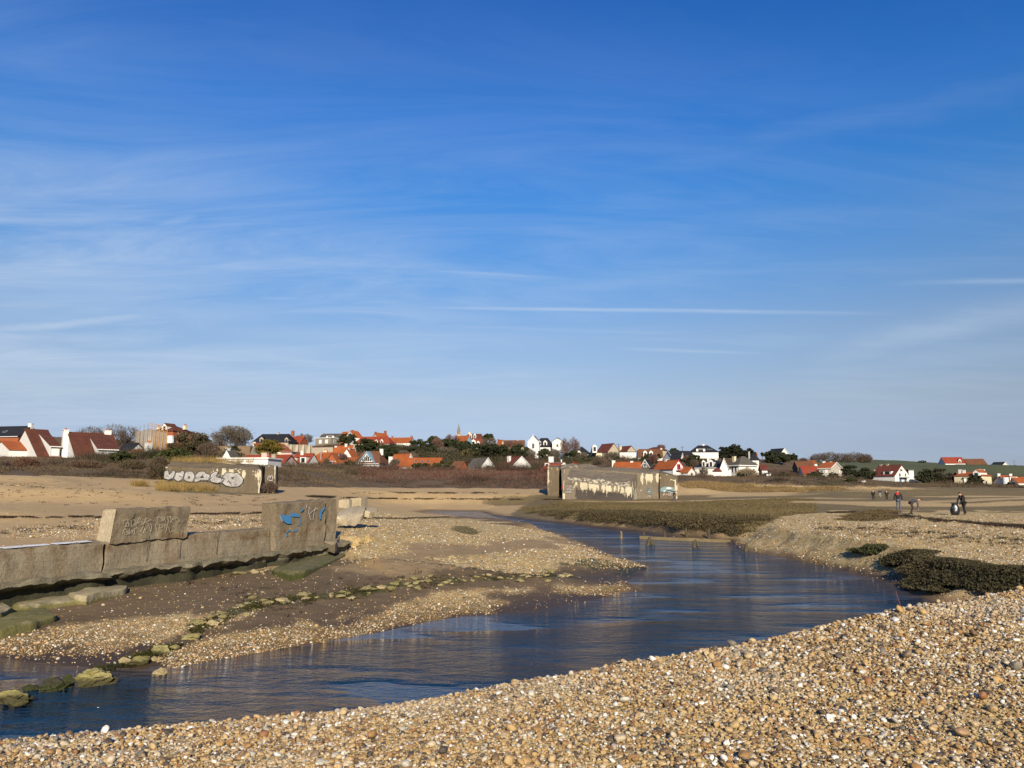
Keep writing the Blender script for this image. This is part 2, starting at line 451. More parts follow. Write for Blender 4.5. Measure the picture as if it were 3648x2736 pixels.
for i in range(9):
    t = i / 8
    MB().tube(scp(t, -2, .25), scp(t, top(t) + (1.6 if i < 5 else 2.0), .25), .1, .1, 6).build('pole', M_RAIL if i > 3 else M_PLANK, sc)
for q in (.2, 1.1, 1.8):
    MB().tube(scp(.42, top(.42) + q, .3), scp(1.0, top(1.0) + q, .3), .09, .09, 5).build('guard_rail', M_RAIL, sc)
rb = MB()
for j in range(3): rb.tube(scp(1.35, ks * (54 + j * 6)), scp(1.8, ks * (52 + j * 5)), .07, .07, 5)
for j in range(4): rb.tube(scp(1.35 + j * .15, ks * 30), scp(1.35 + j * .15, ks * (72 - j * 3)), .07, .07, 5)
rb.build('walkway', M_GUT, sc)

# -- behind the small bunker
H('white triangular gable peeping over the graffiti covered bunker', 152, 838, 1668, 20, 66, 8, 66, 'L', 70, L=2.2, roof='grey', chim=[(-.7, 0, .25, .7, 'white')])
r = H('long low white flat roofed building above the graffiti covered bunker', 150, 953, 1672, 180, 12, 37, 40, 'R', 8, W=6, wall='white', roof=WALLM['white'], rtype='flat', over=.1)
H('low red roof between the white flat building and golden conifer', 185, 1006, 1668, 160, 40, 14, 47, 'R', 12, W=8, roof='red', wall='pink', chim=[(-.1, -.2, .6, 1.4, 'pink'), (.35, -.3, .2, 1.0, 'stone')])
H('cream gabled house with orange roof behind the golden conifer', 255, 922, 1640, 118, 46, 33, 78, 'L', 22, wall='cream', roof='orange', chim=[(-.97, 0, .5, 1.0, 'cream')], sky=[(.78, 5.0, 1.0, .8)])
H('pale pink lean-to wing right of the golden conifer', 250, 1038, 1652, 37, 6, 40, 42, 'R', 8, W=4, wall='pink', roof='flat', rtype='flat', win=[('f', .3, .9, 1.1, 1.9, 'door', WALLM['brick'])])
H('long black roofed house with two stone dormers on the ridge', 325, 1026, 1592, 128, 10, 16, 50, 'R', 6, W=11, wall='stone', roof='slate', rtype='hip', hx=1.8, dorm=[(-.5, 2.0, 1.7, 1.6, 'gable', WALLM['stone']), (.9, 2.0, 1.5, 1.4, 'gable', WALLM['stone'])], chim=[(.12, 0, .7, .8, 'greywall'), (.95, 0, 1.0, 1.2, 'brick', 2)])
H('weathered red roofed cottage right of the black roofed house', 335, 1064, 1598, 40, 10, 10, 44, 'R', 14, W=9, wall='brick', roof='red', chim=[(.85, 0, .6, .8, 'brick')])
H('low red roofed cottage with white chimney and two white dormers', 245, 1098, 1660, 62, 14, 14, 44, 'R', 12, W=7, roof='red', dorm=[(-.55, 1.2, 1.1, 1.4, 'shed'), (.5, .8, 2.1, 2.0, 'shed')], chim=[(-.25, -.1, .9, .9, 'white')])
H('grey brown flat roofed house with two large white windows', 385, 1178, 1598, 56, 30, 38, 40, 'R', 25, wall='greybrick', roof=M_WHITE, rtype='flat', over=.2,
  win=[('f', -.35, 3.6, 1.6, 1.9, 'panel'), ('f', .45, 3.6, 1.6, 1.9, 'panel'), ('r', -.2, 3.6, 1.2, 1.8), ('f', .6, 1.0, 2.2, 1.0, 'panel')])
H('grey slate roof with wide white dormer behind the flat roofed house', 410, 1206, 1590, 72, 8, 26, 46, 'R', 8, W=10, wall='white', roof='grey', dorm=[(.1, 4.2, 4.2, 1.5, 'shed')], chim=[(-.95, 0, .6, .9, 'greywall')])
H('orange roof partly hidden by a dark pine on the hill', 410, 1240, 1585, 36, 10, 26, 48, 'R', 20, W=9, wall='brick', roof='orange', chim=[(.5, 0, .9, .9, 'greywall')])
H('tall orange roofed house with white arched gable above the dark pine', 405, 1262, 1588, 30, 36, 30, 54, 'L', 40, wall='white', roof='orange', barge=True, chim=[(.9, 0, .4, .9, 'greywall'), (-.2, 0, .6, .9, 'brick')])
H('long red roofed farmhouse with white arched dormers on the hill', 375, 1388, 1598, 128, 10, 18, 46, 'R', 10, W=9, wall='stone', roof='red', rtype='hip', hx=2.5, dorm=[(-.55, 2.7, 1.2, 1.3), (.25, 2.7, 1.2, 1.3), (.55, 2.7, 1.3, 1.4)])
H('stone gabled house with orange roof and two brick chimneys on the skyline', 430, 1347, 1592, 14, 24, 30, 50, 'L', 55, L=9, wall='stone', roof='orange', chim=[(-.9, 0, .6, 1.0, 'brick'), (.8, 0, 1.6, 1.2, 'brick')])
H('long orange roof with white wall below, end of the hilltop row', 405, 1459, 1600, 98, 10, 23, 42, 'R', 10, W=10, wall='white', roof='orange', chim=[(-.5, 0, 1.0, .8, 'brick'), (.92, 0, 1.0, 1.0, 'brick')], win=[('f', -.35, 2.0, 1.4, 2.0)])
# -- front row centre
H('orange roofed house with white gables at the back of the brick house', 300, 1246, 1650, 66, 24, 28, 62, 'R', 22, wall='white', roof='orange', chim=[(.2, 0, .8, .9, 'white'), (-.9, 0, .0, 1.0, 'white')], barge=True)
r, L, W, wh, rh = H('large orange brick house with glazed cross gable and balcony', 265, 1212, 1672, 118, 12, 26, 64, 'R', 8, W=11, wall='brick', roof='orange', rtype='hip', hx=2.4, chim=[(-.35, .2, .5, 1.3, 'cream', 2)], sky=[(.78, 4.9, 1.6, .9)])
mb = MB(); A = [(1.2, -W / 2 - 1.2, -2), (5.4, -W / 2 - 1.2, -2), (5.4, -W / 2 - 1.2, 2.6), (3.3, -W / 2 - 1.2, 5.4), (1.2, -W / 2 - 1.2, 2.6)]
mb.prism(A, [(a, 0, c) for a, b, c in A]); cg = mb.build('cross_gable', WALLM['brick'], r)
rb = MB()
for s in (-1, 1):
    q = [(3.3 + s * 2.5, 2.25), (3.3, 5.45), (3.3, 5.65), (3.3 + s * 2.5, 2.45)]
    rb.prism([(x, -W / 2 - 1.7, z) for x, z in q], [(x, 0, z) for x, z in q])
rb.build('gable_roof', ROOFM['orange'], cg)
add_window(r, 'f', 2 * 3.5 / L, 1.6, 2.2, 2.2, L, W, off=1.2)
mb = MB(); mb.box((3.3, -W / 2 - 2.0, .2), (4.6, 1.7, .15))
for i in range(12): mb.box((1.2 + i * .38, -W / 2 - 2.8, .75), (.05, .05, 1.0))
mb.box((3.3, -W / 2 - 2.8, 1.28), (4.5, .08, .07)); mb.build('balcony', M_WHITE, r)
MB().tube((-1.5, -W / 2 + 1.0, 3), (-1.5, -W / 2 + 1.0, 7.0), .18, .18, 8).build('flue', M_GUT, r)
H('lower orange roofed wing joining the brick house and the brown roofed house', 262, 1262, 1672, 78, 8, 16, 42, 'R', 6, W=8, wall='brick', roof='orange', gutter=True)
H('small white house gable wedged beside the brown roofed house', 275, 1252, 1672, 10, 38, 42, 72, 'L', 75, L=6, wall='white', roof='orange', chim=[(-.5, 0, .3, .9, 'white')])
r, L, W, wh, rh = H('brown roofed house with blue trimmed triangular window and blue shutters', 262, 1350, 1685, 88, 14, 34, 80, 'R', 10, W=9, wall='white', roof='brown', rtype='hip', hx=1.6, over=.55, chim=[(.78, .1, .6, 1.1, 'white')],
  win=[('f', -.62, 1.5, 1.0, 1.8), ('f', -.1, 1.5, 1.6, 1.8), ('f', .36, 1.5, .8, 1.7, 'shutter'), ('f', .72, 1.5, 1.0, 1.6), ('f', -.4, 1.5, .7, 1.7, 'shutter')], gutter=True)
xx = 0.0; zb = wh + .45; hw = 2.4; hh = 3.2; yf = -W / 2 - .1
mb = MB(); A = [(xx - hw, yf, zb), (xx + hw, yf, zb), (xx, yf, zb + hh)]
mb.prism(A, [(a * .98, yf + 3.4, c) for a, b, c in A]); dm = mb.build('dormer', WALLM['white'], r)
tr = MB()
for s in (-1, 1):
    q = [(xx + s * (hw + .35), zb - .25), (xx, zb + hh + .05), (xx, zb + hh + .5), (xx + s * (hw + .75), zb - .25)]
    tr.prism([(a, yf - .5, c) for a, c in q], [(a, yf + 3.0, c) for a, c in q])
tr.build('dormer_trim', WALLM['blue'], dm)
pn = MB()
for i, (x0, h0) in enumerate(((-1.35, .75), (-.65, 1.5), (.0, 2.0), (.65, 1.5), (1.35, .75))): pn.box((x0, yf - .03, zb + .35 + h0 / 2), (.5, .06, h0))
pn.build('pane', M_GLASS, dm)
H('dark blue grey roofed outbuilding right of the brown roofed house', 268, 1386, 1682, 40, 12, 16, 42, 'R', 20, W=7, wall='dark', roof='slate')
r, L, W, wh, rh = H('orange roofed bungalow with three skylights in a row', 262, 1566, 1690, 158, 10, 28, 58, 'R', 4, W=9, wall='white', roof='orange', sky=[(-.14, 4.4, 1.0, .9), (.16, 4.3, 1.0, .9), (.42, 4.3, 1.0, .9)])
H('orange roofed house with white verge and tall white chimney beside the bungalow', 270, 1444, 1690, 58, 34, 30, 72, 'R', 35, wall='white', roof='orange', barge=True)
r, L, W, wh, rh = H('free standing white chimney wing in front of the orange verge house', 258, 1398, 1690, 10, 6, 26, 30, 'R', 5, L=3, W=3, wall='white', roof='flat', rtype='flat')
add_chimney(r, .5, 0, 2.0, 5.8, 1.3, WALLM['white'], 0)
H('low rust orange roof showing above the purple brown scrub', 285, 1640, 1678, 36, 14, 10, 34, 'R', 25, W=6, wall='brick', roof='brown')
H('white gabled chalet with grey slate roof and tall balcony window', 292, 1714, 1690, 50, 47, 27, 58, 'R', 42, wall='white', roof='grey', barge=True, win=[('r', .05, 2.1, 1.8, 2.6, 'window', M_GUT)], gutter=M_GUT)
H('white gabled chalet with maroon roof and fat white chimney', 285, 1824, 1682, 40, 68, 21, 55, 'R', 52, wall='white', roof='maroon', barge=True, chim=[(-.4, -.5, .25, 1.2, 'white')], win=[('r', .3, 1.3, 1.8, .9)])
H('low white lean-to wing under the maroon roofed chalet', 278, 1830, 1686, 42, 5, 24, 26, 'R', 6, W=4, wall='white', roof='flat', rtype='flat')
# -- white villa
r, L, W, wh, rh = H('large white villa with black hipped roof and white dormers', 402, 1972, 1645, 72, 12, 52, 87, 'R', 8, W=10, wall='white', roof='slate', rtype='hip', hx=3.4, dorm=[(-.42, 8.5, 1.9, 2.0, 'gable'), (.18, 8.5, 2.0, 2.0, 'gable')],
  win=[('f', -.4, 5.2, 1.2, 1.9), ('f', .2, 5.2, 1.2, 1.9), ('f', -.4, 2.0, 1.2, 1.9), ('f', .3, 2.0, 1.4, 1.9)])
H('tall white gabled wing at the villa with one narrow upper window', 398, 1920, 1645, 8, 40, 70, 92, 'L', 80, L=9, wall='white', roof='slate', barge=True, win=[('l', .0, 8.2, 1.3, 2.6), ('l', 0, 3.2, 1.4, 2.0)], chim=[(-.9, 0, .7, .5, 'cream')])
H('tall white gabled tower house right of the black hipped villa', 396, 2005, 1645, 8, 37, 72, 84, 'L', 80, L=9, wall='white', roof='slate', win=[('l', .0, 8.3, 1.1, 1.6), ('l', -.1, 5.0, 1.2, 1.8), ('l', 0, 1.5, 1.2, 1.8)])
H('brown roofed terrace with cream gables left of the white villa', 435, 1866, 1600, 95, 8, 10, 32, 'R', 6, W=9, wall='cream', roof='brown', chim=[(.5, 0, .6, .8, 'greywall')])
H('small cream gable with orange roof left of the brown terrace', 425, 1784, 1600, 16, 14, 12, 32, 'R', 45, wall='cream', roof='orange', chim=[(-.9, 0, .6, .8, 'brick')])
H('maroon mansard house with white arched dormers near the church spire', 455, 1718, 1590, 62, 6, 24, 47, 'R', 5, W=10, wall='white', roof='maroon', rtype='hip', hx=1.2, dorm=[(-.35, 4.6, 1.4, 2.4), (.12, 4.6, 1.4, 2.4)], chim=[(-.6, 0, .8, 1.3, 'cream')])
H('red roofed cottage with three white gablets near the church spire', 440, 1728, 1602, 44, 10, 16, 37, 'R', 8, W=8, wall='white', roof='red', dorm=[(-.1, 2.4, 1.6, 2.0), (.7, 2.4, 1.6, 2.0), (-.85, 2.4, 2.4, 2.6)])
H('orange roofed house with a sky blue gable above the pines', 430, 1658, 1598, 46, 25, 20, 46, 'R', 38, wall='blue', roof='orange')
# -- village behind the large bunker
r, L, W, wh, rh = H('red mansard house with flat grey top and white dormers behind the bunker', 205, 2022, 1700, 90, 10, 22, 50, 'R', 5, W=8, wall='white', roof='red', rtype='mansard', mansard=.8, dorm=[(-.62, 1.9, 1.2, 1.9, 'shed'), (.22, 2.1, 1.5, 1.5, 'shed'), (.72, 1.9, 1.5, 1.4, 'gable')], chim=[(-.3, -.6, 1.6, 1.3, 'white'), (.5, 0, .9, .3, 'white')], win=[('f', -.75, .6, .7, .9)])
MB().box((0, 0, rh + .1), (L - 1.0, W - 1.2, .2)).build('flat_roof', ROOFM['flat'], r)
H('little red roofed annexe with white gable right of the red mansard house', 207, 2050, 1700, 10, 14, 34, 52, 'L', 70, L=4, wall='white', roof='red')
H('cream house with black hipped roof and pointed white gablets', 385, 2104, 1640, 62, 8, 22, 50, 'R', 6, W=10, wall='cream', roof='slate', rtype='hip', hx=4, dorm=[(-.3, 2.9, 2.0, 1.2)], win=[('f', -.5, 1.2, 1.0, 1.6), ('f', .1, 1.2, 1.0, 1.6)])
H('low cream wing with a pointed white gablet right of the black hipped house', 382, 2145, 1640, 42, 6, 26, 27, 'R', 5, W=7, wall='cream', roof='flat', rtype='flat', dorm=[(-.5, 2.0, 2.0, 2.6)])
H('big cream gabled house with brown roof left of two cream gables', 392, 2167, 1632, 18, 41, 24, 52, 'R', 60, L=10, wall='stone', roof='maroon', barge=None, win=[('r', .1, 2.0, 1.2, 1.4)])
H('smaller cream gabled house with brown roof beside a utility pole', 402, 2236, 1625, 14, 27, 20, 36, 'R', 60, L=8, wall='stone', roof='maroon', chim=[(-.7, -.8, .1, 1.3, 'cream')])
H('low white garage below the smaller cream gable', 392, 2266, 1628, 58, 6, 17, 19, 'R', 5, W=6, wall='white', roof='grey', rtype='flat')
H('brown roofed house with two white arched dormers', 345, 2362, 1650, 88, 8, 22, 50, 'R', 6, W=9, wall='white', roof='brown', dorm=[(-.42, 3.0, 1.7, 2.0), (.06, 3.0, 1.7, 2.0)], chim=[(-.98, 0, .6, .9, 'stone'), (.96, 0, .5, .8, 'cream')])
H('cream house with dark red hipped roof behind the brown roofed house', 405, 2358, 1625, 60, 27, 22, 36, 'R', 25, wall='cream', roof='maroon', rtype='hip', hx=2.5, win=[('r', .2, 1.5, 2.2, 1.2)])
H('black roofed house with a white slanting barge board', 325, 2400, 1650, 12, 40, 16, 44, 'L', 18, L=11, W=9, wall='white', roof='slate', barge=True)
H('dark roofed cottage with white porch bits next to the slanting barge board', 318, 2424, 1656, 36, 14, 16, 40, 'R', 40, wall='white', roof='slate', barge=True, win=[('r', 0, 1.2, 1.2, 1.4)])
H('wide white house with large black hipped roof on the skyline', 385, 2560, 1634, 96, 10, 23, 50, 'R', 5, W=12, wall='white', roof='slate', rtype='hip', hx=4.2, chim=[(.05, 0, .5, .9, 'white')], dorm=[(-.3, 3.4, 4.4, 1.6, 'shed')], sky=[(.5, 4.6, 1.2, 1.0), (.3, 4.6, 1.2, 1.0)])
H('orange roofed bungalow with white chimney right behind the large bunker', 190, 2284, 1700, 92, 10, 24, 52, 'R', 6, W=7, wall='white', roof='orange', chim=[(-1.08, 0, .5, .8, 'white'), (.35, 0, .35, .6, 'white')])
H('dark timber gabled house with thin white barge boards', 250, 2314, 1690, 10, 30, 26, 50, 'L', 72, L=9, wall='dark', roof='slate', barge=True, win=[('l', .0, 3.0, 1.1, 1.2)])
H('low black roof left of the dark timber gable', 256, 2284, 1690, 46, 6, 20, 42, 'R', 6, W=8, wall='dark', roof='slate')
# -- right of the bunker
r, L, W, wh, rh = H('white gabled house with orange roof and red balcony', 222, 2399, 1698, 22, 39, 30, 57, 'R', 62, L=8.5, wall='white', roof='orange', barge=M_REDW, chim=[(-.3, 0, .4, .8, 'white')],
  win=[('r', -.1, 2.9, .6, 1.3, 'window', M_REDW), ('r', .12, 2.9, .6, 1.3, 'window', M_REDW)])
mb = MB(); mb.box((L / 2 + .45, .1, 1.75), (.9, 2.4, .1))
for i in range(9): mb.box((L / 2 + .88, -1.0 + i * .27, 2.2), (.06, .06, .8))
mb.box((L / 2 + .88, .1, 2.62), (.08, 2.4, .08)); mb.build('balcony', M_REDW, r)
H('small white gabled annexe with orange roof beside the red balcony house', 214, 2452, 1702, 26, 25, 20, 35, 'R', 45, wall='white', roof='orange', win=[('r', 0, .9, .8, 1.0, 'window', WALLM['tan'])])
H('low dark flat roof behind the orange roofed annexe', 232, 2466, 1690, 34, 5, 24, 26, 'R', 5, W=6, wall='dark', roof='grey', rtype='flat')
r, L, W, wh, rh = H('white manor with black roof, tall chimney and arched dormers', 258, 2566, 1700, 90, 30, 34, 64, 'R', 24, wall='white', roof='slate', rtype='hip', hx=2.2, chim=[(-.05, -.55, .35, .8, 'white'), (.35, .1, .4, .9, 'white')], dorm=[(-.3, 3.4, 1.2, 2.0), (.28, 3.4, 1.5, 2.0)], gutter=True)
H('white pointed gable end of the black roofed manor', 252, 2595, 1703, 12, 27, 36, 68, 'L', 80, L=7, wall='white', roof='slate', barge=True)
H('little bow front porch with brown roof on the white manor', 247, 2570, 1704, 28, 8, 24, 38, 'R', 15, W=3, wall='white', roof='maroon', rtype='hip', hx=1.0)
H('low white box extension right of the manor gable', 255, 2606, 1702, 16, 5, 30, 31, 'R', 15, W=4, wall='white', roof='flat', rtype='flat', found=3)
r, L, W, wh, rh = H('cream villa with steep grey hipped roof and brown shutters', 258, 2634, 1700, 32, 64, 42, 76, 'R', 62, wall='white', roof='grey', rtype='hip', hx=2.4, top=1.2, over=.5, chim=[(-.6, -.7, -.2, 1.0, 'cream')],
  win=[('r', -.1, 2.6, 1.5, 1.9, 'window', M_WHITE, WALLM['greybrick']), ('r', .65, 2.4, .7, 1.2), ('f', -.4, 2.6, .9, 2.0), ('f', .3, 2.6, .9, 2.0)])
MB().box((0, 0, wh - .05), (L + 1.2, W + 1.2, .3)).build('cornice', M_WHITE, r)
H('white tower with dark pointed roof behind the cream villa', 268, 2706, 1700, 6, 30, 60, 88, 'L', 80, L=5, wall='white', roof='slate', rtype='hip', hx=2.2, chim=[(-.3, 1.1, .2, .7, 'greywall')], win=[('l', -.1, 4.2, 1.0, 2.0, 'shutter', None, WALLM['greybrick']), ('l', -.1, 1.4, 1.1, 2.0)])
H('small brown shack with a row of white windows on the scrub slope', 240, 2736, 1692, 24, 6, 18, 34, 'R', 10, W=5, wall='dark', roof='maroon', win=[('f', -.4, .9, .6, .9, 'panel'), ('f', .1, .9, .6, .9, 'panel'), ('f', .6, .9, .6, .9, 'panel')])
H('tiny white hut below the brown shack', 225, 2747, 1704, 16, 3, 16, 18, 'R', 10, W=3, wall='white', roof='flat', rtype='flat')
H('orange roof peeping over the grassy skyline left of the pines', 430, 2699, 1640, 16, 6, 12, 26, 'R', 15, W=7, wall='white', roof='orange')
H('white steep gabled house alone on the skyline among pines', 410, 2778, 1640, 12, 36, 18, 42, 'R', 62, L=9, wall='white', roof='slate', barge=True, win=[('r', .1, 2.6, 1.2, 1.2)])
H('weathered brown roof sunk in the thicket left of the beige house', 310, 2905, 1682, 62, 6, 16, 38, 'R', 6, W=8, wall='dark', roof='brown')
H('orange roof sliver behind the beige house', 335, 2912, 1668, 26, 4, 16, 26, 'R', 6, W=7, wall='white', roof='orange')
H('red roofed barn attached left of the beige house', 282, 2922, 1708, 58, 8, 18, 46, 'R', 8, W=9, wall='white', roof='red', sky=[(-.1, 2.6, .9, .7), (.55, 2.6, .9, .7)], win=[('f', .8, .7, 1.6, 1.6, 'panel')])
r, L, W, wh, rh = H('beige two storey house with orange roof and rows of white windows', 282, 2962, 1708, 46, 41, 40, 60, 'R', 42, wall='beige', roof='orange', barge=True, gutter=True, chim=[(-.92, 0, .6, .8, 'white'), (.0, .2, .4, .6, 'white')],
  win=[('f', -.45, 3.0, 1.0, 1.1), ('f', .3, 3.0, 1.1, 1.3, 'panel'), ('f', -.5, 1.0, .5, 1.4), ('f', 0, 1.0, .5, 1.4), ('f', .5, 1.0, .5, 1.4), ('r', -.6, 3.0, .9, 1.2), ('r', 0, 3.0, 1.0, 1.2), ('r', .5, 3.0, .9, 1.2, 'panel'), ('r', -.5, 1.0, .8, 1.3), ('r', .1, 1.0, 1.5, 1.6), ('r', .6, 1.0, .8, 1.3)])
r, L, W, wh, rh = H('white gabled house with dark brown roof and blue doors', 292, 3190, 1722, 26, 52, 28, 64, 'R', 60, L=9.5, wall='white', roof='maroon', win=[('r', -.1, 5.0, 1.5, .9), ('r', -.35, 3.2, 1.2, 1.3), ('r', .45, 3.2, .8, 1.3), ('r', -.3, .9, 1.2, 1.8, 'shutter'), ('r', .4, .9, 1.2, 1.8, 'shutter')], dorm=[(.3, 3.4, 3.4, 1.2, 'shed')], chim=[(-.8, 0, .5, .8, 'stone'), (-.2, 0, .6, .8, 'stone')])
mb = MB(); mb.box((L / 2 + .6, .2, 2.15), (1.2, 4.6, .25)); mb.build('canopy', M_DARK, r)
H('cream flat roofed annexe on the right of the blue doored house', 296, 3258, 1722, 4, 18, 46, 47, 'L', 80, L=6, wall='white', roof='flat', rtype='flat')
H('little beige cottage half hidden left of the blue doored house', 330, 3140, 1700, 28, 6, 12, 22, 'R', 10, W=6, wall='beige', roof='grey', chim=[(0, 0, .4, .5, 'white')])
H('red roofed barn with one white dormer on the far skyline', 525, 3440, 1658, 72, 6, 8, 29, 'R', 5, W=10, wall='white', roof='red', dorm=[(.5, 2.0, 1.8, 1.6)])
H('brown roofed house with tan walls right of the skyline barn', 522, 3518, 1667, 70, 7, 13, 32, 'R', 6, W=10, wall='tan', roof='brown', win=[('f', .5, 1.0, 2.4, 1.5, 'panel')])
H('thin white gable between the two skyline barns', 528, 3446, 1662, 8, 12, 10, 23, 'R', 45, wall='white', roof='slate', barge=True)
H('white gabled house with dark roof at the far end of the skyline', 530, 3566, 1669, 42, 36, 6, 24, 'R', 45, wall='white', roof='slate', barge=True, win=[('r', 0, 1.6, 2.0, 1.4)], chim=())
H('dark red boarded house with brown roof left of the orange hipped house', 300, 3458, 1728, 34, 6, 25, 45, 'R', 8, W=8, wall='darkred', roof='brown')
H('bright white extension in front of the dark red boarded house', 294, 3456, 1730, 20, 4, 26, 27, 'R', 8, W=4, wall='white', roof='flat', rtype='flat')
H('cream house with orange hipped roof and two pairs of white chimneys', 290, 3500, 1738, 22, 36, 42, 58, 'R', 50, W=10, L=9.5, wall='cream', roof='orange', rtype='hip', hx=2.2, chim=[(-.8, -.3, .8, .9, 'white'), (-.5, -.3, .6, .9, 'white'), (.3, .6, .9, .9, 'white'), (.6, .6, .8, .9, 'white')], dorm=[(.7, 4.2, 2.2, 1.6)])
r, L, W, wh, rh = H('orange roofed house with white round tower at the right edge', 282, 3624, 1738, 44, 8, 24, 42, 'R', 8, W=8, wall='white', roof='orange', chim=[(-.98, 0, .8, .9, 'white'), (.95, 0, .7, .9, 'white')], dorm=[(.6, 2.6, 2.6, 1.4, 'shed')])
MB().tube((-L / 2 + .2, -W / 2 - .6, -3), (-L / 2 + .2, -W / 2 - .6, 3.8), 1.0, 1.0, 14).build('round_tower', WALLM['white'], r)
H('orange roofed cottage cut by the right edge', 278, 3690, 1740, 62, 6, 20, 38, 'R', 6, W=8, wall='white', roof='orange')
H('long grey roofed shed in the shrubs at the foot of the slope', 300, 3290, 1728, 40, 8, 10, 22, 'R', 20, W=6, wall='greywall', roof='grey')
H('low white parked caravan shape beside the dark red boarded house', 285, 3414, 1738, 34, 6, 14, 15, 'R', 6, W=3, wall='white', roof='flat', rtype='flat', name='caravan', cat='caravan', group=None, win=[('f', -.3, .8, .8, .5), ('f', .4, .8, .8, .5)], over=.05)
# -- church
pc = P(1634, 1575, 900)
ch = empty('church', pc); tag(ch, 'grey stone church spire rising far behind the hilltop trees', 'church'); k = 900 / F
MB().box((0, 0, 0), (5.0, 5.0, 18.4)).build('tower', WALLM['stone'], ch)
sp = MB(); A = [(2.9 * math.cos(i * PI / 4 + PI / 8), 2.9 * math.sin(i * PI / 4 + PI / 8), 9.1) for i in range(8)]
sp.prism(A, [(a * .02, b * .02, 21.6 + .0) for a, b, c in A]); sp.build('spire', simple('spire_slate', (.22, .2, .2), .9), ch)
for sx, sy in ((-1, -1), (1, -1), (1, 1), (-1, 1)):
    q = MB(); q.box((sx * 2.2, sy * 2.2, 9.6), (.8, .8, 1.4)); q.prism([(sx * 2.2 + a * .45, sy * 2.2 + b * .45, 10.3) for a, b in ((-1, -1), (1, -1), (1, 1), (-1, 1))], [(sx * 2.2 + a * .02, sy * 2.2 + b * .02, 12.4) for a, b in ((-1, -1), (1, -1), (1, 1), (-1, 1))])
    q.build('pinnacle', WALLM['stone'], ch)
MB().tube((0, 0, 21.5), (0, 0, 23.2), .12, .05).build('finial', M_GUT, ch)
# -- walls and poles
def strip_wall(name, label, cat, pts, h, th, mat, butt=0, dx=None, group=None):
    ps = [P(*p) for p in pts]; o = ps[0].copy(); root = empty(name, o); tag(root, label, cat, group)
    mb = MB()
    for a, b in zip(ps, ps[1:]):
        a = a - o; b = b - o; n = Vector((-(b - a).y, (b - a).x, 0)).normalized() * th
        dn = Vector((0, 0, -2.5)); up = Vector((0, 0, h))
        mb.prism([a + dn, b + dn, b + dn + n, a + dn + n], [a + up, b + up, b + up + n, a + up + n])
    mb.build('wall', mat, root)
    for i in range(butt):
        t = (i + .5) / butt; c = (ps[0].lerp(ps[-1], t)) - o
        q = MB(); q.prism([c + Vector((-1.0, -2.2, -2.5)), c + Vector((1.0, -2.2, -2.5)), c + Vector((1.0, .1, -2.5)), c + Vector((-1.0, .1, -2.5))], [c + Vector((-.3, -.2, h)), c + Vector((.3, -.2, h)), c + Vector((.3, .1, h)), c + Vector((-.3, .1, h))])
        q.build('buttress', mat, root)
    return root
strip_wall('retaining_wall', 'old stone retaining wall with sloping buttresses on the hillside', 'wall', [(1025, 1612, 290), (1112, 1612, 300)], 3.0, .6, WALLM['stone'], 4)
strip_wall('retaining_wall', 'plain stone terrace wall below the grey flat roofed house', 'wall', [(1112, 1612, 320), (1186, 1610, 325)], 2.0, .6, WALLM['stone'])
strip_wall('retaining_wall', 'sandy brown terrace wall under the bare round tree', 'wall', [(740, 1612, 305), (890, 1612, 300)], 2.6, .6, simple('earth_wall', (.24, .17, .10), .95, .35, .6, scale2=4))
strip_wall('garden_wall', 'low pale garden wall in front of the rust brown roofs', 'wall', [(142, 1646, 168), (345, 1652, 164)], .9, .25, WALLM['greywall'])
strip_wall('garden_wall', 'low white terrace wall beside the beige house', 'wall', [(3000, 1708, 278), (3026, 1708, 276)], 1.0, .25, WALLM['white'])
strip_wall('garden_wall', 'grey boundary wall left of the blue doored house', 'wall', [(3092, 1722, 272), (3135, 1722, 272)], .9, .25, WALLM['greywall'])
strip_wall('garden_wall', 'white wall at the foot of the manor drive', 'wall', [(2578, 1706, 240), (2602, 1706, 240)], .8, .25, WALLM['white'])
M_POLE = simple('pole_timber', (.13, .11, .09), .9)
for lab, u, vt, vb, d in (('timber utility pole left of the grey flat roofed house', 1094, 1551, 1600, 370), ('utility pole between the two cream gabled houses', 2204, 1580, 1630, 380), ('utility pole left of the wide black hipped house', 2432, 1590, 1640, 360), ('lattice topped power pole beyond the far skyline house', 3615, 1639, 1672, 545), ('thin pole standing left of the black hipped cream house', 2067, 1588, 1635, 375)):
    b = P(u, vb, d); h = (vb - vt) * d / F; r = empty('utility_pole', b); tag(r, lab, 'utility pole', 'utility poles among the houses')
    MB().tube((0, 0, -2), (0, 0, h), .16, .12, 6).build('pole', M_POLE, r)
    MB().box((0, 0, h - .5), (1.8, .12, .14)).build('cross_arm', M_POLE, r)
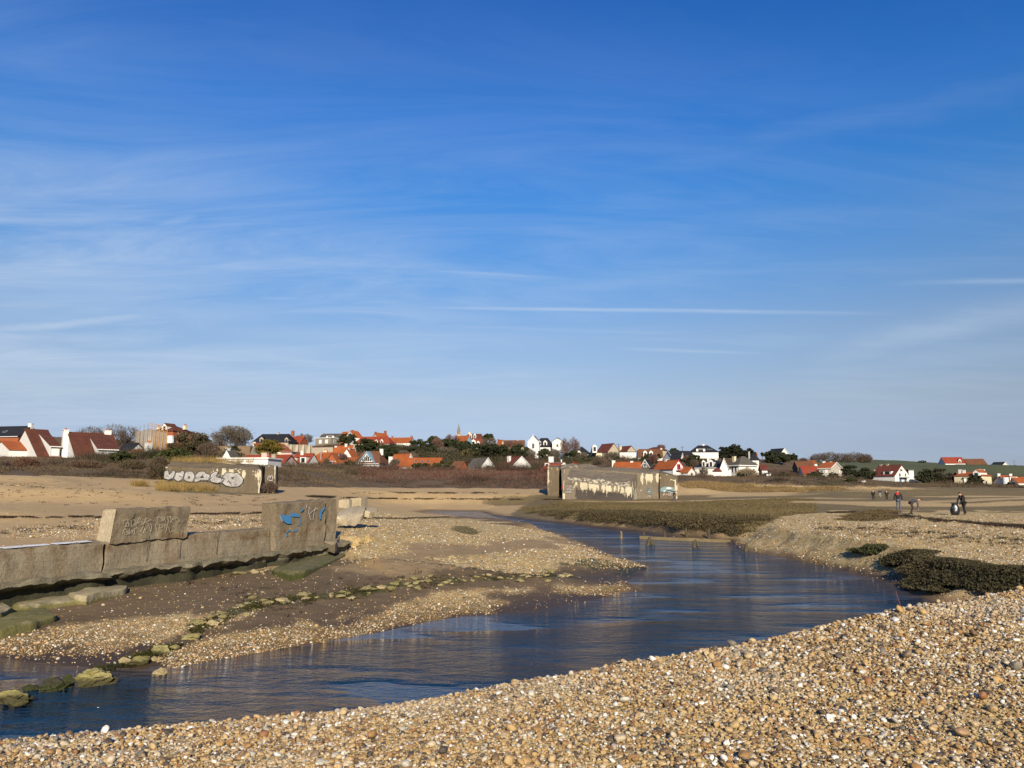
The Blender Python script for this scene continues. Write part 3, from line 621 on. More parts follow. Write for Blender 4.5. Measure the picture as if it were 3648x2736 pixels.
# ------------------------------------------------------------------ vegetation
def leaf_mat(name, rough=.8, trans=0.0):
    t = NT(name); c = t.attr('tint', 'Color'); n = t.noise(t.pos(), 1.2, 3)
    c = t.mix(t.math('MULTIPLY', n, .35), c, t.mix(1.0, c, (.6, .6, .55), 'MULTIPLY'))
    return t.surf(c, rough, None, .15)
M_LEAF = leaf_mat('needle_foliage'); M_TWIG = leaf_mat('bare_twigs'); M_BARK = simple('bark', (.11, .085, .06), .95, .3, 2.0)
def quads(name, c, ax, up, tint, mat, parent=None, tri=False):
    """many small faces: centre, half axis, half up, colour each"""
    n = len(c)
    if tri:
        v = np.stack([c - ax, c + ax, c + up], 1).reshape(-1, 3); f = np.arange(3 * n).reshape(-1, 3); k = 3
    else:
        v = np.stack([c - ax - up * .6, c + ax - up, c + ax * .7 + up, c - ax * .8 + up * .7], 1).reshape(-1, 3); f = np.arange(4 * n).reshape(-1, 4); k = 4
    me = np_mesh(name, v, f); set_attr(me, 'tint', np.repeat(np.concatenate([tint, np.ones((n, 1))], 1), k, 0), 'FLOAT_COLOR')
    return mesh_obj(name, me, mat, parent)
def rdir(n):
    d = RN.normal(size=(n, 3)); return d / np.linalg.norm(d, axis=1)[:, None]
def trunk(root, h, r, limbs, crown_r, lean=0.0, mat=M_BARK):
    mb = MB(); p0 = Vector((0, 0, -2)); p1 = Vector((lean * h * .5, 0, h * .45)); p2 = Vector((lean * h, 0, h * .8))
    mb.tube(p0, p1, r, r * .75, 7); mb.tube(p1, p2, r * .75, r * .3, 6)
    for i in range(limbs):
        a = R.uniform(0, 2 * PI); z = R.uniform(.3, .75); b = p0.lerp(p2, z) if z < .5 else p1.lerp(p2, (z - .45) / .35 if z < .8 else 1)
        e = b + Vector((math.cos(a) * crown_r * R.uniform(.4, .85), math.sin(a) * crown_r * R.uniform(.4, .85), h * R.uniform(.1, .3)))
        mb.tube(b, e, r * .35, r * .08, 5)
    return mb.build('trunk', mat, root)
def evergreen(label, u, vb, d, wp, hp, col=(.030, .040, .016), col2=None, shape='pine', lean=0.0, dens=1.0, cat='tree', name='pine_tree', group='evergreens among the houses', low=.15):
    b = P(u, vb, d); k = d / F; w, h = wp * k, hp * k
    root = empty(name, b); tag(root, label, cat, group); cp(u, vb, d, .4)
    trunk(root, h * .95, max(.14, h * .03), 7, w * .5, lean)
    nc = int(46 * dens * (1.0 if wp < 80 else 1.4)); npl = 70
    cc = []; rr = []
    while len(cc) < nc:
        x, y, z = RN.uniform(-1, 1), RN.uniform(-1, 1), RN.uniform(0, 1)
        if shape == 'pine': lim = math.sqrt(max(0, 1 - ((z - .45) / .58) ** 2)) * (.92 if z > .2 else .75)
        elif shape == 'cone': lim = (1 - z) * .95 + .08
        elif shape == 'umbrella': lim = 0 if z < .45 else math.sqrt(max(0, 1 - ((z - .45) / .55) ** 2))
        else: lim = math.sqrt(max(0, 1 - z ** 2))
        if z < low * .5 and shape != 'mound': continue
        r_ = math.hypot(x, y)
        if r_ > lim or r_ < lim * .35 and RN.uniform() < .6: continue
        cc.append((x * w / 2 + lean * h * z, y * w / 2, z * h * .93)); rr.append(RN.uniform(.09, .19) * min(w, h * 1.3))
    cc = np.array(cc); rr = np.array(rr); n = nc * npl
    ci = np.repeat(np.arange(nc), npl); off = rdir(n) * (RN.uniform(.15, 1, n) ** .5 * rr[ci])[:, None]; off[:, 2] *= .55
    c = cc[ci] + off; c[:, 2] = np.maximum(c[:, 2], .05)
    s = RN.uniform(.10, .26, n)[:, None] * np.clip(k / .1, .8, 1.6)
    a1 = rdir(n) * s; a2 = np.cross(rdir(n), a1); a2 = a2 / (np.linalg.norm(a2, axis=1)[:, None] + 1e-6) * s * .8
    base = np.array(col); alt = np.array(col2 if col2 else (col[0] * 1.7, col[1] * 1.5, col[2] * 1.3))
    m = RN.uniform(0, 1, nc)[ci][:, None] * .7 + RN.uniform(0, .3, n)[:, None]
    quads('crown', c, a1, a2, base * (1 - m) + alt * m, M_LEAF, root)
    return root
def bare(label, u, vb, d, wp, hp, col=(.135, .10, .075), shape='round', name='bare_tree', cat='tree', group='leafless trees among the houses', lean=.0, n=2600, solid=.0, stems=3):
    n = int(n * 1.6)
    b = P(u, vb, d); k = d / F; w, h = wp * k, hp * k
    root = empty(name, b); tag(root, label, cat, group); cp(u, vb, d, .4)
    mb = MB(); tips = []
    for i in range(stems):
        sx = R.uniform(-.25, .25) * w if stems > 1 else 0
        p0 = Vector((sx, R.uniform(-.2, .2) * w * .5, -1.5)); p1 = p0 + Vector((lean * h * .3 + R.uniform(-.05, .05) * w, 0, h * .4 + 1.5)); r = max(.1, h * .022)
        mb.tube(p0, p1, r, r * .7, 6)
        for j in range(7):
            a = R.uniform(0, 2 * PI); e = p1 + Vector((math.cos(a) * w * R.uniform(.15, .42) - sx * .3 + lean * h * .3, math.sin(a) * w * R.uniform(.15, .4), h * R.uniform(.1, .45)))
            st = p0.lerp(p1, R.uniform(.55, 1)); mb.tube(st, e, r * .5, r * .12, 5); tips.append(e)
            for q in range(3):
                e2 = e + Vector((R.uniform(-.2, .2) * w, R.uniform(-.2, .2) * w, R.uniform(.02, .2) * h)); mb.tube(st.lerp(e, R.uniform(.4, .9)), e2, r * .2, r * .06, 4)
    t = mb.build('trunk', M_BARK, root)
    P_ = []
    while len(P_) < n:
        q = RN.uniform(-1, 1, (n, 3)); z = (q[:, 2] + 1) / 2
        if shape == 'round': lim = np.sqrt(np.clip(1 - ((z - .5) / .52) ** 2, 0, 1))
        elif shape == 'tall': lim = np.clip(np.sin(np.clip(z, 0, 1) * PI * .93 + .15), 0, 1) * .9
        elif shape == 'wind': lim = np.sqrt(np.clip(1 - ((z - .35) / .66) ** 2, 0, 1)) * (.85 + .3 * vnoise(q[:, 0] * 4 + u, q[:, 1] * 0))
        else: lim = np.sqrt(np.clip(1 - z ** 2, 0, 1))
        r_ = np.hypot(q[:, 0], q[:, 1]); ok = (r_ < lim) & ((r_ > lim * .45) | (RN.uniform(size=n) < .45)) & (z > .12)
        P_ += list(q[ok])
    q = np.array(P_[:n]); z = (q[:, 2] + 1) / 2
    lump = fbm(q[:, 0] * 2.6 + u, q[:, 2] * 2.6 + q[:, 1] * 1.5, 3, 3); rq = np.sqrt(q[:, 0] ** 2 + q[:, 1] ** 2 + (q[:, 2] * .9) ** 2); keep = (lump > .38) & (rq < .62 + .62 * fbm(q[:, 0] * 3.5 + u, q[:, 2] * 3.5, 8, 2)); q = q[keep]; z = z[keep]; n = len(q)
    c = np.stack([q[:, 0] * w / 2 + lean * h * z, q[:, 1] * w / 2, z * h], 1)
    out = np.stack([q[:, 0] * .8 + lean, q[:, 1] * .8, .35 + z * .7], 1) + RN.normal(size=(n, 3)) * .4; out /= np.linalg.norm(out, axis=1)[:, None]
    L = RN.uniform(.5, 1.3, n)[:, None] * np.clip(k / .1, .6, 1.8) * .8
    side = np.cross(out, rdir(n)); side /= np.linalg.norm(side, axis=1)[:, None] + 1e-6
    wd = RN.uniform(.03, .075, n)[:, None] * np.clip(k / .1, .6, 1.8)
    m = RN.uniform(.65, 1.35, (n, 1)) * (.75 + .5 * lump[keep][:, None])
    quads('crown', c - out * L * .5, side * wd, out * L, np.array(col) * m, M_TWIG, root, tri=True)
    return root
GOLD = (.10, .085, .018)
evergreen('golden green conifer in front of the cream gabled house', 960, 1632, 240, 96, 70, (.085, .078, .016), (.21, .15, .025), 'pine', dens=1.2, group=None)
evergreen('wide windswept dark conifer right of the scaffolding', 668, 1636, 205, 150, 96, (.050, .046, .022), (.12, .09, .045), 'pine', lean=.12, dens=2.4)
evergreen('dense green shrub mound below the windswept conifer', 618, 1652, 150, 136, 60, (.035, .045, .014), (.075, .085, .025), 'mound', dens=1.4, name='shrub', cat='shrub')
evergreen('dark bushy pine hiding the little white gable', 828, 1642, 222, 74, 54, (.022, .032, .014), None, 'pine')
evergreen('low dark juniper bushes at the right end of the rust brown house', 432, 1648, 158, 104, 42, (.032, .040, .014), (.075, .075, .03), 'mound', dens=1.3, name='shrub', cat='shrub')
evergreen('small dark bush on the scrub slope left of the juniper', 360, 1665, 150, 34, 22, (.030, .038, .014), None, 'mound', dens=.6, name='shrub', cat='shrub')
evergreen('tall dark umbrella pine standing against the orange hilltop roofs', 1238, 1588, 360, 74, 46)
evergreen('broad dark pine in front of the red farmhouse', 1308, 1616, 340, 88, 54, dens=1.2)
evergreen('deep green pine clump right of the brown roofed house', 1380, 1642, 310, 88, 58, dens=1.3)
evergreen('dark pine behind the end of the hilltop orange row', 1488, 1608, 400, 66, 46)
evergreen('flat topped umbrella pine sticking up above the hill wood', 1544, 1592, 420, 48, 40, shape='umbrella')
evergreen('long dark pine canopy left below the orange and blue house', 1592, 1612, 400, 104, 48, dens=1.3)
evergreen('wide dark pine canopy below the red gablet cottage', 1690, 1628, 385, 116, 48, dens=1.4)
evergreen('small round pine touching the sky blue gable', 1650, 1596, 418, 54, 26)
evergreen('round topped pine on the skyline right of the maroon mansard', 1742, 1585, 440, 42, 42, shape='umbrella')
evergreen('dark pine filling the slope left of the white villa', 1784, 1628, 375, 84, 46, dens=1.2)
evergreen('dark pine brushing the left wall of the white villa', 1850, 1630, 372, 78, 46, dens=1.2)
evergreen('sparse pine standing in front of the white villa', 1938, 1642, 362, 54, 46, (.040, .046, .024), dens=.7)
evergreen('dark pine beside the tall white tower house', 2036, 1642, 372, 64, 38)
evergreen('bushy pine growing over the three skylight bungalow', 1500, 1676, 250, 66, 32, (.035, .045, .018))
evergreen('pale green bush right of the three skylight bungalow', 1572, 1672, 250, 92, 34, (.050, .058, .022), None, 'mound')
evergreen('tamarisk green bush left of the brown roofed house', 1242, 1676, 248, 56, 36, (.045, .050, .018))
evergreen('left part of the great dark skyline pine grove', 2584, 1632, 402, 62, 44, (.020, .024, .014), shape='mound', dens=2.0)
evergreen('middle and tallest part of the great dark skyline pine grove', 2622, 1632, 400, 70, 50, (.020, .024, .014), shape='mound', dens=2.2)
evergreen('right sloping part of the great dark skyline pine grove', 2664, 1634, 396, 56, 38, (.020, .024, .014), shape='mound', dens=1.9)
evergreen('round dark tree between the brown and the black roofs', 2402, 1618, 375, 30, 22)
evergreen('dark shrub clump below the wide black hipped house', 2476, 1654, 305, 48, 38, (.034, .040, .02), None, 'mound')
evergreen('dark hedge shrubs below the white arched dormers', 2308, 1640, 328, 52, 22, None or (.030, .036, .018), None, 'mound')
evergreen('little conifer at the right end of the dormer house', 2348, 1634, 330, 16, 24, shape='cone', dens=.5)
evergreen('pine cluster left of the lone skyline gable', 2748, 1652, 350, 50, 50, (.028, .036, .018))
evergreen('pine cluster under the lone skyline gable', 2790, 1648, 352, 54, 40, (.030, .038, .02))
evergreen('small dark pine right of the lone skyline gable', 2826, 1644, 400, 28, 30, (.024, .030, .016))
evergreen('tiny round pine on the skyline beside the orange sliver', 2716, 1625, 440, 10, 15, dens=.4)
evergreen('dark pine next to the beige house', 3030, 1708, 278, 64, 54, (.028, .034, .018))
evergreen('dark pine second from the beige house', 3088, 1708, 276, 72, 44, (.028, .034, .018))
evergreen('dark green shrub sitting low on the slope under the beige house', 3030, 1736, 205, 58, 38, (.032, .042, .016), None, 'mound', name='shrub', cat='shrub')
evergreen('dark pine right of the blue doored house', 3298, 1724, 292, 62, 56, (.030, .036, .02))
evergreen('brownish conifer behind the grey shed', 3350, 1716, 312, 74, 50, (.045, .042, .025))
evergreen('conifer covering the left of the cream hipped house', 3474, 1736, 272, 54, 48, (.026, .032, .018))
evergreen('low shrub in front of the round tower house', 3606, 1738, 272, 48, 24, (.035, .036, .02), None, 'mound', name='shrub', cat='shrub')
evergreen('round dark bush beside the last skyline house', 3614, 1672, 540, 24, 15, (.02, .024, .014), None, 'mound', dens=.5)
evergreen('flat dark bush at the very end of the skyline', 3638, 1675, 540, 22, 11, (.02, .024, .014), None, 'mound', dens=.5)
evergreen('dark hedge on the skyline left of the red barn', 3285, 1648, 640, 34, 8, (.025, .03, .016), None, 'mound', dens=.5)
evergreen('lone pale trunked shrub between bungalow and orange roofs', 1700, 1668, 300, 30, 24, (.04, .045, .02), None, 'mound', dens=.5)
BR = (.135, .10, .075); RB = (.17, .095, .075); GB = (.15, .125, .095)
bare('windswept bare tree left of the pair behind the rust brown roof', 305, 1600, 262, 120, 82, BR, 'wind', lean=.18, n=3200)
bare('windswept bare tree in the middle behind the rust brown roof', 382, 1600, 268, 128, 92, BR, 'wind', lean=.18, n=3400)
bare('bare tree against the left side of the scaffolding', 452, 1598, 272, 80, 84, BR, 'wind', lean=.1, n=2400)
bare('big round leafless tree on the skyline left of the black roof', 824, 1596, 335, 165, 80, (.15, .118, .08), 'wind', n=9000, stems=7)
bare('thin bare trees right of the scaffolded house', 690, 1584, 350, 110, 46, BR, 'wind', n=2200)
bare('small bare tree beyond the red cottage', 1085, 1584, 400, 70, 40, BR, n=1500)
bare('brown leafless tree in the hill wood by the umbrella pine', 1556, 1628, 390, 58, 74, RB, 'tall', n=2400)
bare('reddish bare tree below the church spire', 1610, 1598, 425, 66, 52, RB, n=2000)
bare('bare grey tree in the hollow of the hill wood', 1500, 1640, 365, 76, 48, GB, n=2200)
bare('bare tree with pale stems left of the grey slate chalet', 1590, 1640, 360, 92, 54, GB, n=2600)
bare('yellowish bare willow behind the grey slate chalet', 1668, 1640, 345, 62, 42, (.17, .13, .055), n=1800)
bare('bare tree below the round topped skyline pine', 1742, 1610, 425, 70, 52, BR, n=2000)
bare('bare thicket tree in front of the brown terrace', 1820, 1604, 410, 100, 34, RB, n=2000)
bare('ivy clad bare tree before the left wing of the villa', 1890, 1644, 370, 46, 48, GB, 'tall', n=1400)
bare('bare ivy tree before the tower house', 1974, 1644, 368, 48, 48, GB, 'tall', n=1500)
bare('pinkish bare poplar next to the tower house', 2012, 1630, 385, 42, 74, (.21, .125, .105), 'tall', n=1000, stems=2)
bare('pinkish bare poplar farther from the tower house', 2044, 1630, 388, 54, 76, (.21, .125, .105), 'tall', n=1300, stems=2)
bare('ivy covered bare tree in front of the pointed gablets', 2076, 1644, 365, 50, 36, GB, 'tall', n=1200)
bare('bare tree in front of the big cream gable', 2180, 1640, 365, 60, 32, GB, n=1300)
bare('bare tree behind the brown and dark red roofs', 2356, 1606, 430, 34, 22, RB, n=800)
bare('brown bush tree beside the orange gabled red balcony house', 2350, 1690, 235, 90, 42, (.115, .075, .06), 'mound', n=2600)
bare('leafless tree in front of the manor porch', 2508, 1704, 240, 34, 42, GB, n=900)
bare('straw coloured bare shrubs in front of the cream villa', 2660, 1700, 240, 90, 32, (.27, .20, .12), 'mound', n=1800)
for i, (u, w, h) in enumerate(((2918, 56, 38), (2958, 60, 44), (3002, 62, 40), (3048, 64, 44), (3084, 44, 36))):
    bare(('left end tree of the brown skyline copse', 'second tree from the left in the brown skyline copse', 'middle tree of the brown skyline copse', 'fourth tree from the left in the brown skyline copse', 'right end tree of the brown skyline copse')[i], u, 1652, 520, w * 1.4, h, (.12, .085, .06), 'mound', n=1500, group='skyline copse')
bare('thin bare bushes on the skyline left of the copse', 2862, 1645, 530, 40, 14, BR, 'mound', n=500)
bare('twiggy tree right beside the graffiti covered bunker', 1016, 1698, 175, 74, 54, (.12, .10, .055), 'round', n=2400)
bare('twiggy bush tree in front of the low red cottage', 1076, 1698, 185, 66, 44, (.125, .09, .065), 'round', n=2000)
bare('reddish twiggy bush in front of the orange brick house', 1140, 1700, 190, 80, 44, (.15, .085, .07), 'round', n=2200)
bare('dark bare shrub above the left edge dune', 18, 1690, 92, 64, 44, (.06, .042, .036), 'mound', n=2400, name='bare_shrub', cat='shrub')
bare('rust coloured bare shrub under the first white triangle gable', 90, 1672, 112, 110, 44, (.17, .095, .06), 'mound', n=3000, name='bare_shrub', cat='shrub')
bare('brown shrub crowding the left end of the graffiti covered bunker', 556, 1712, 90, 80, 60, (.10, .075, .045), 'mound', n=3600, name='bare_shrub', cat='shrub')
bare('purple brown shrub at the foot of the graffiti covered bunker', 962, 1752, 78, 60, 34, (.13, .085, .065), 'mound', n=1800, name='bare_shrub', cat='shrub')
bare('brown conifer tangle beside the dark red boarded house', 3400, 1720, 330, 60, 34, (.10, .07, .055), 'mound', n=1600)

for i in range(12):
    evergreen('dark bushy evergreen in the belt of trees behind the large bunker', R.uniform(2060, 2470), R.uniform(1648, 1668), R.uniform(280, 330), R.uniform(26, 50), R.uniform(18, 30), (.030, .034, .018), None, R.choice(('pine', 'mound')), dens=.8, group='tree belt behind the large bunker')
for i in range(12):
    bare('leafless tree in the belt of trees behind the large bunker', R.uniform(2040, 2480), R.uniform(1650, 1672), R.uniform(270, 335), R.uniform(30, 56), R.uniform(22, 38), R.choice((BR, GB, RB)), R.choice(('round', 'tall', 'mound')), n=1000, group='tree belt behind the large bunker')
for i in range(12):
    bare('leafless garden tree between the orange roofs left of the hill wood', R.choice((R.uniform(960, 1230), R.uniform(1385, 1420), R.uniform(1050, 1225))), R.uniform(1640, 1690), R.uniform(230, 300), R.uniform(28, 50), R.uniform(20, 36), R.choice((BR, GB, RB)), R.choice(('round', 'mound')), n=1000, group='garden trees between the orange roofs')
for i in range(10):
    evergreen('dark garden shrub between the houses on the right hand slope', R.uniform(2560, 3000), R.uniform(1690, 1716), R.uniform(225, 262), R.uniform(26, 46), R.uniform(12, 24), (.032, .036, .018), None, 'mound', dens=.6, name='shrub', cat='shrub', group='garden shrubs on the right hand slope')
for i in range(8):
    evergreen('dark pine in the wood between the church and the villa', R.uniform(1440, 1860), R.uniform(1612, 1640), R.uniform(345, 380), R.uniform(60, 96), R.uniform(34, 46), (.024, .030, .015), None, 'pine', dens=1.0, group='pines of the hill wood')

bare('wide brown thicket tree filling the dip behind the graffiti covered bunker', 742, 1650, 190, 110, 78, (.125, .088, .062), 'mound', n=4200, stems=5)
bare('tall brown thicket left of the graffiti covered bunker roof', 570, 1690, 118, 96, 66, (.105, .08, .05), 'mound', n=4200, stems=4)
bare('low brown thicket in front of the long rust brown roof', 300, 1668, 132, 150, 30, (.15, .095, .062), 'mound', n=3000, stems=3, name='bare_shrub', cat='shrub')
bare('brown thicket between the rust brown roof and the juniper bushes', 470, 1672, 132, 110, 36, (.12, .092, .055), 'mound', n=2600, stems=3, name='bare_shrub', cat='shrub')
# ------------------------------------------------------------------ terrain
def cpz(u, v, z, w=1.0):
    a, t = ray(u, v); d = (z - CAMZ) / t; CP.append((a, math.log(d), z, w))
LOW = []           # the low mud side of the sea wall
def low(u, v, z):
    a, t = ray(u, v); d = (z - CAMZ) / t; LOW.append((a, math.log(d), z, 1.0))
for q in ((-300, 2200, .35), (0, 2150, .36), (200, 2150, .36), (400, 2110, .36), (600, 2075, .36), (900, 2030, .42), (1100, 1990, .55), (1250, 2000, .6), (1500, 1965, .62), (1800, 1940, .6), (2000, 1930, .55),
          (0, 2250, .25), (300, 2230, .26), (600, 2180, .28), (900, 2130, .32), (1200, 2080, .38), (1500, 2040, .42), (1800, 2000, .42), (2100, 1985, .36), (2200, 2010, .25), (1300, 2200, .2), (1700, 2130, .22), (2000, 2090, .25)): low(*q)
# back beach (sand) and bar
for q in ((-400, 1900, 22), (0, 1915, 22), (200, 1895, 25), (450, 1870, 29), (700, 1870, 29.5), (900, 1860, 31), (500, 1840, 36), (800, 1825, 40), (200, 1810, 40), (0, 1800, 42), (-300, 1780, 42), (1000, 1800, 50), (1150, 1790, 58), (200, 1740, 62), (0, 1715, 66), (-300, 1700, 66), (500, 1745, 68),
          (700, 1762, 70), (850, 1757, 76), (1000, 1757, 84), (1100, 1770, 70), (1300, 1785, 82), (1500, 1785, 116), (1700, 1783, 120), (1300, 1762, 105), (1500, 1762, 135), (1700, 1765, 135), (1850, 1790, 116),
          (0, 1690, 80), (200, 1695, 85), (400, 1700, 90), (600, 1712, 95), (750, 1716, 100), (1000, 1735, 105), (1200, 1738, 130), (1500, 1735, 150), (1800, 1738, 150), (1950, 1745, 135), (2000, 1778, 117), (2250, 1789, 116), (2350, 1778, 124), (2420, 1772, 126), (2405, 1793, 113),
          (2500, 1765, 145), (2650, 1755, 160), (2750, 1740, 175), (2950, 1750, 170), (3100, 1745, 175), (3300, 1748, 175), (3600, 1750, 178), (3900, 1755, 178),
          (2800, 1770, 120), (3112, 1784, 100), (3160, 1786, 98), (3300, 1775, 110), (3600, 1772, 112), (2700, 1785, 92), (2600, 1775, 125)): cp(*q)
for q in ((1300, 1840, 1.35), (1220, 1870, 1.45), (1250, 1850, 1.5), (1450, 1870, 1.1), (1300, 1900, 1.15), (1500, 1910, .9), (1700, 1915, .75), (1900, 1905, .6), (1600, 1860, .85), (1800, 1880, .7), (1400, 1825, 1.35), (1250, 1950, 1.0),
          (1850, 1830, .95), (2000, 1820, 1.0), (2200, 1835, 1.0), (2200, 1808, 1.05), (2400, 1845, 1.0), (2400, 1815, 1.05), (2550, 1850, 1.0), (2600, 1820, 1.1), (2000, 1802, 1.1),
          (2750, 1900, .9), (2750, 1850, 1.05), (2900, 1930, .95), (2900, 1860, 1.15), (3000, 1822, 1.25), (3200, 1813, 1.35), (3247, 1838, 1.15), (3430, 1838, 1.1), (3100, 1960, .95), (3200, 1880, 1.15), (3300, 1980, .8), (3400, 1900, 1.15), (3500, 2040, .75), (3600, 1880, 1.25), (3640, 1980, .9), (3900, 1900, 1.3), (3900, 2000, 1.1)): cpz(*q)
for q in ((1600, 1848, .5, 2), (1550, 1842, .55, 2), (1500, 1832, .8, 2), (1700, 1856, .45, 2), (1650, 1846, .3, 2), (1560, 1837, .3, 2), (1450, 1826, 1.0, 1)): cpz(*q)
# dune scrub and hill behind
for q in ((-300, 1672, 140, 2), (0, 1672, 135, 2), (300, 1676, 135, 2), (550, 1690, 120, 1.5), (1890, 1660, 372, 3), (1985, 1660, 372, 3), (1930, 1668, 340, 2), (2420, 1708, 204, 2), (2570, 1714, 234, 2), (2650, 1714, 236, 2), (2500, 1712, 210, 1.5), (2960, 1716, 262, 2), (3215, 1732, 270, 2), (1300, 1690, 235, 1.5), (1500, 1692, 238, 1.5), (1740, 1690, 262, 1.5), (1860, 1690, 258, 1.5)): cp(*q)
for u, vs in ((-300, (1640, 1585)), (300, (1632, 1580)), (700, (1640, 1582)), (1000, (1660, 1596)), (1300, (1668, 1600)), (1600, (1672, 1606)), (1900, (1665, 1612)), (2100, (1668, 1618)), (2400, (1680, 1628)), (2600, (1690, 1632))):
    cp(u, vs[0] + 20, 200, .6); cp(u, vs[1], 440, .6); cp(u, vs[1] + 25, 620, .6); cp(u, vs[1] + 60, 900, .6)
for q in ((600, 1680, 150), (1200, 1690, 180), (1500, 1690, 190), (1800, 1690, 190), (2100, 1715, 160), (2300, 1715, 165), (2500, 1708, 190), (2700, 1705, 210), (2900, 1712, 215), (3100, 1725, 220), (3300, 1732, 220), (3600, 1738, 220), (3900, 1740, 220),
          (2500, 1632, 392), (2650, 1630, 400), (2750, 1642, 430), (2850, 1643, 480), (2950, 1644, 520), (3100, 1639, 720), (3200, 1641, 720), (3300, 1645, 700), (3450, 1655, 620), (3600, 1666, 600), (3900, 1675, 600),
          (3000, 1660, 430), (3100, 1675, 390), (3250, 1680, 390), (3400, 1690, 380), (3550, 1690, 380), (3700, 1695, 380), (3000, 1690, 310), (3600, 1708, 310), (2800, 1668, 330),
          (3100, 1660, 1100), (3400, 1675, 1000), (3700, 1690, 1000), (2700, 1665, 900)): cp(*q, .8)

def kernel(cps, a, ly):
    c = np.array(cps); num = np.zeros_like(a); den = np.zeros_like(a)
    for ca, cl, cz, w in c:
        r2 = ((a - ca) / .05) ** 2 + ((ly - cl) / .10) ** 2
        k = w * (np.exp(-r2 / 2) + 2e-3 * np.exp(-r2 / 18) + 1e-6 / (1 + r2))
        num += k * cz; den += k
    return num / den

# the river outline (world XY) with the slope of the bank at each vertex
RIV = []
for u, v, k in ((0, 2340, .06), (220, 2372, .06), (400, 2385, .07), (560, 2378, .10), (650, 2375, .10), (800, 2345, .10), (950, 2320, .10), (1150, 2288, .10), (1400, 2242, .10), (1650, 2196, .10), (1900, 2176, .10), (2110, 2138, .10), (2230, 2112, .12), (2296, 2103, .12), (2250, 2082, .10), (2215, 2068, .08), (2300, 2045, .12), (2312, 2022, .14),
                (2260, 2002, .16), (2190, 1983, .16), (2110, 1950, .17), (2039, 1920, .2), (1953, 1893, .24), (1850, 1872, .26), (1750, 1855, .16), (1640, 1844, .13), (1560, 1835, .12), (1505, 1825, .08)):
    x, y = G(u, v); RIV.append((x, y, k))
for u, v, k in ((1540, 1818, .12), (1700, 1820, .12), (1757, 1838, .10), (1884, 1856, .12), (2000, 1868, .3), (2137, 1882, .3), (2275, 1898, .3), (2371, 1914, .3), (2481, 1924, .3), (2590, 1932, .25), (2640, 1957, .35), (2760, 1979, .5), (2871, 2003, .55), (3043, 2039, .55), (3171, 2076, .5), (3257, 2106, .45), (3321, 2142, .4)):
    x, y = G(u, v); RIV.append((x, y, k))
# crest of the near shingle bank: (u, v, depth)
CREST = [(-700, 2720, 5.4), (-300, 2695, 5.7), (0, 2666, 6.0), (248, 2637, 6.0), (620, 2600, 6.0), (900, 2583, 6.1), (1319, 2536, 6.2), (1649, 2482, 6.3), (1979, 2421, 6.4), (2309, 2362, 6.6), (2600, 2308, 6.8), (2932, 2240, 7.2), (3216, 2173, 7.6), (3405, 2150, 7.8), (3548, 2121, 8.0), (3648, 2102, 8.2), (4000, 2060, 8.4), (4400, 2040, 8.6)]
CR = []
for u, v, d in CREST:
    p = P(u, v, d); CR.append((p.x / d, d, p.z))
CR = np.array(CR)
near = []
for a, d, z in CR[::-1]:
    y = d + z / .62 + .3; near.append((a * d * (1 + (y - d) / d * .9), y, .5))
RIV += [(13.5, 16.2, .4), (14.5, 14.0, .5)] + near + [(-40, 7.5, .4), (-60, 9, .1), (-60, 15, .06), (-20, 14.2, .06)]
RIV = np.array(RIV)
def poly_inside(px, py, poly):
    ins = np.zeros(px.shape, bool); n = len(poly)
    for i in range(n):
        x1, y1 = poly[i][:2]; x2, y2 = poly[(i + 1) % n][:2]
        if y1 == y2: continue
        c = ((y1 > py) != (y2 > py)) & (px < (x2 - x1) * (py - y1) / (y2 - y1) + x1)
        ins ^= c
    return ins
def poly_dist(px, py, poly, closed=True, val=None):
    best = np.full(px.shape, 1e9); bv = np.zeros(px.shape); n = len(poly)
    for i in range(n if closed else n - 1):
        x1, y1 = poly[i][:2]; x2, y2 = poly[(i + 1) % n][:2]
        dx, dy = x2 - x1, y2 - y1; L2 = dx * dx + dy * dy + 1e-9
        t = np.clip(((px - x1) * dx + (py - y1) * dy) / L2, 0, 1)
        d = (px - x1 - t * dx) ** 2 + (py - y1 - t * dy) ** 2
        m = d < best
        best = np.where(m, d, best)
        if val is not None: bv = np.where(m, val[i] + (val[(i + 1) % n] - val[i]) * t, bv)
    return np.sqrt(best), bv
# sea wall line: front foot of the wall, in plan
WA = np.array((-11.67, 17.5)); WB = np.array((-6.38, 28.0)); WE = (WB - WA) / np.linalg.norm(WB - WA); WLEN = float(np.linalg.norm(WB - WA)); WN = np.array((WE[1], -WE[0]))
STEP = [tuple(WA - WE * 30), tuple(WB + WE * .3)] + [G(u, v, z) for u, v, z in ((1280, 1985, .7), (1500, 1948, .75), (1750, 1928, .75), (1950, 1915, .6), (2060, 1905, .5))]
def side_of(px, py, line):
    """signed distance to an open polyline, positive on the far (back) side"""
    d, _ = poly_dist(px, py, line, False)
    best = np.full(px.shape, 1e18); sg = np.zeros(px.shape)
    for i in range(len(line) - 1):
        x1, y1 = line[i]; x2, y2 = line[i + 1]; dx, dy = x2 - x1, y2 - y1; L2 = dx * dx + dy * dy
        t = np.clip(((px - x1) * dx + (py - y1) * dy) / L2, 0, 1)
        q = (px - x1 - t * dx) ** 2 + (py - y1 - t * dy) ** 2
        m = q < best; best = np.where(m, q, best)
        sg = np.where(m, np.sign(dx * (py - y1) - dy * (px - x1)), sg)
    return d * sg
def river(px, py):
    d, k = poly_dist(px, py, RIV, True, RIV[:, 2])
    return np.where(poly_inside(px, py, RIV), -d, d), k
DUNES = []
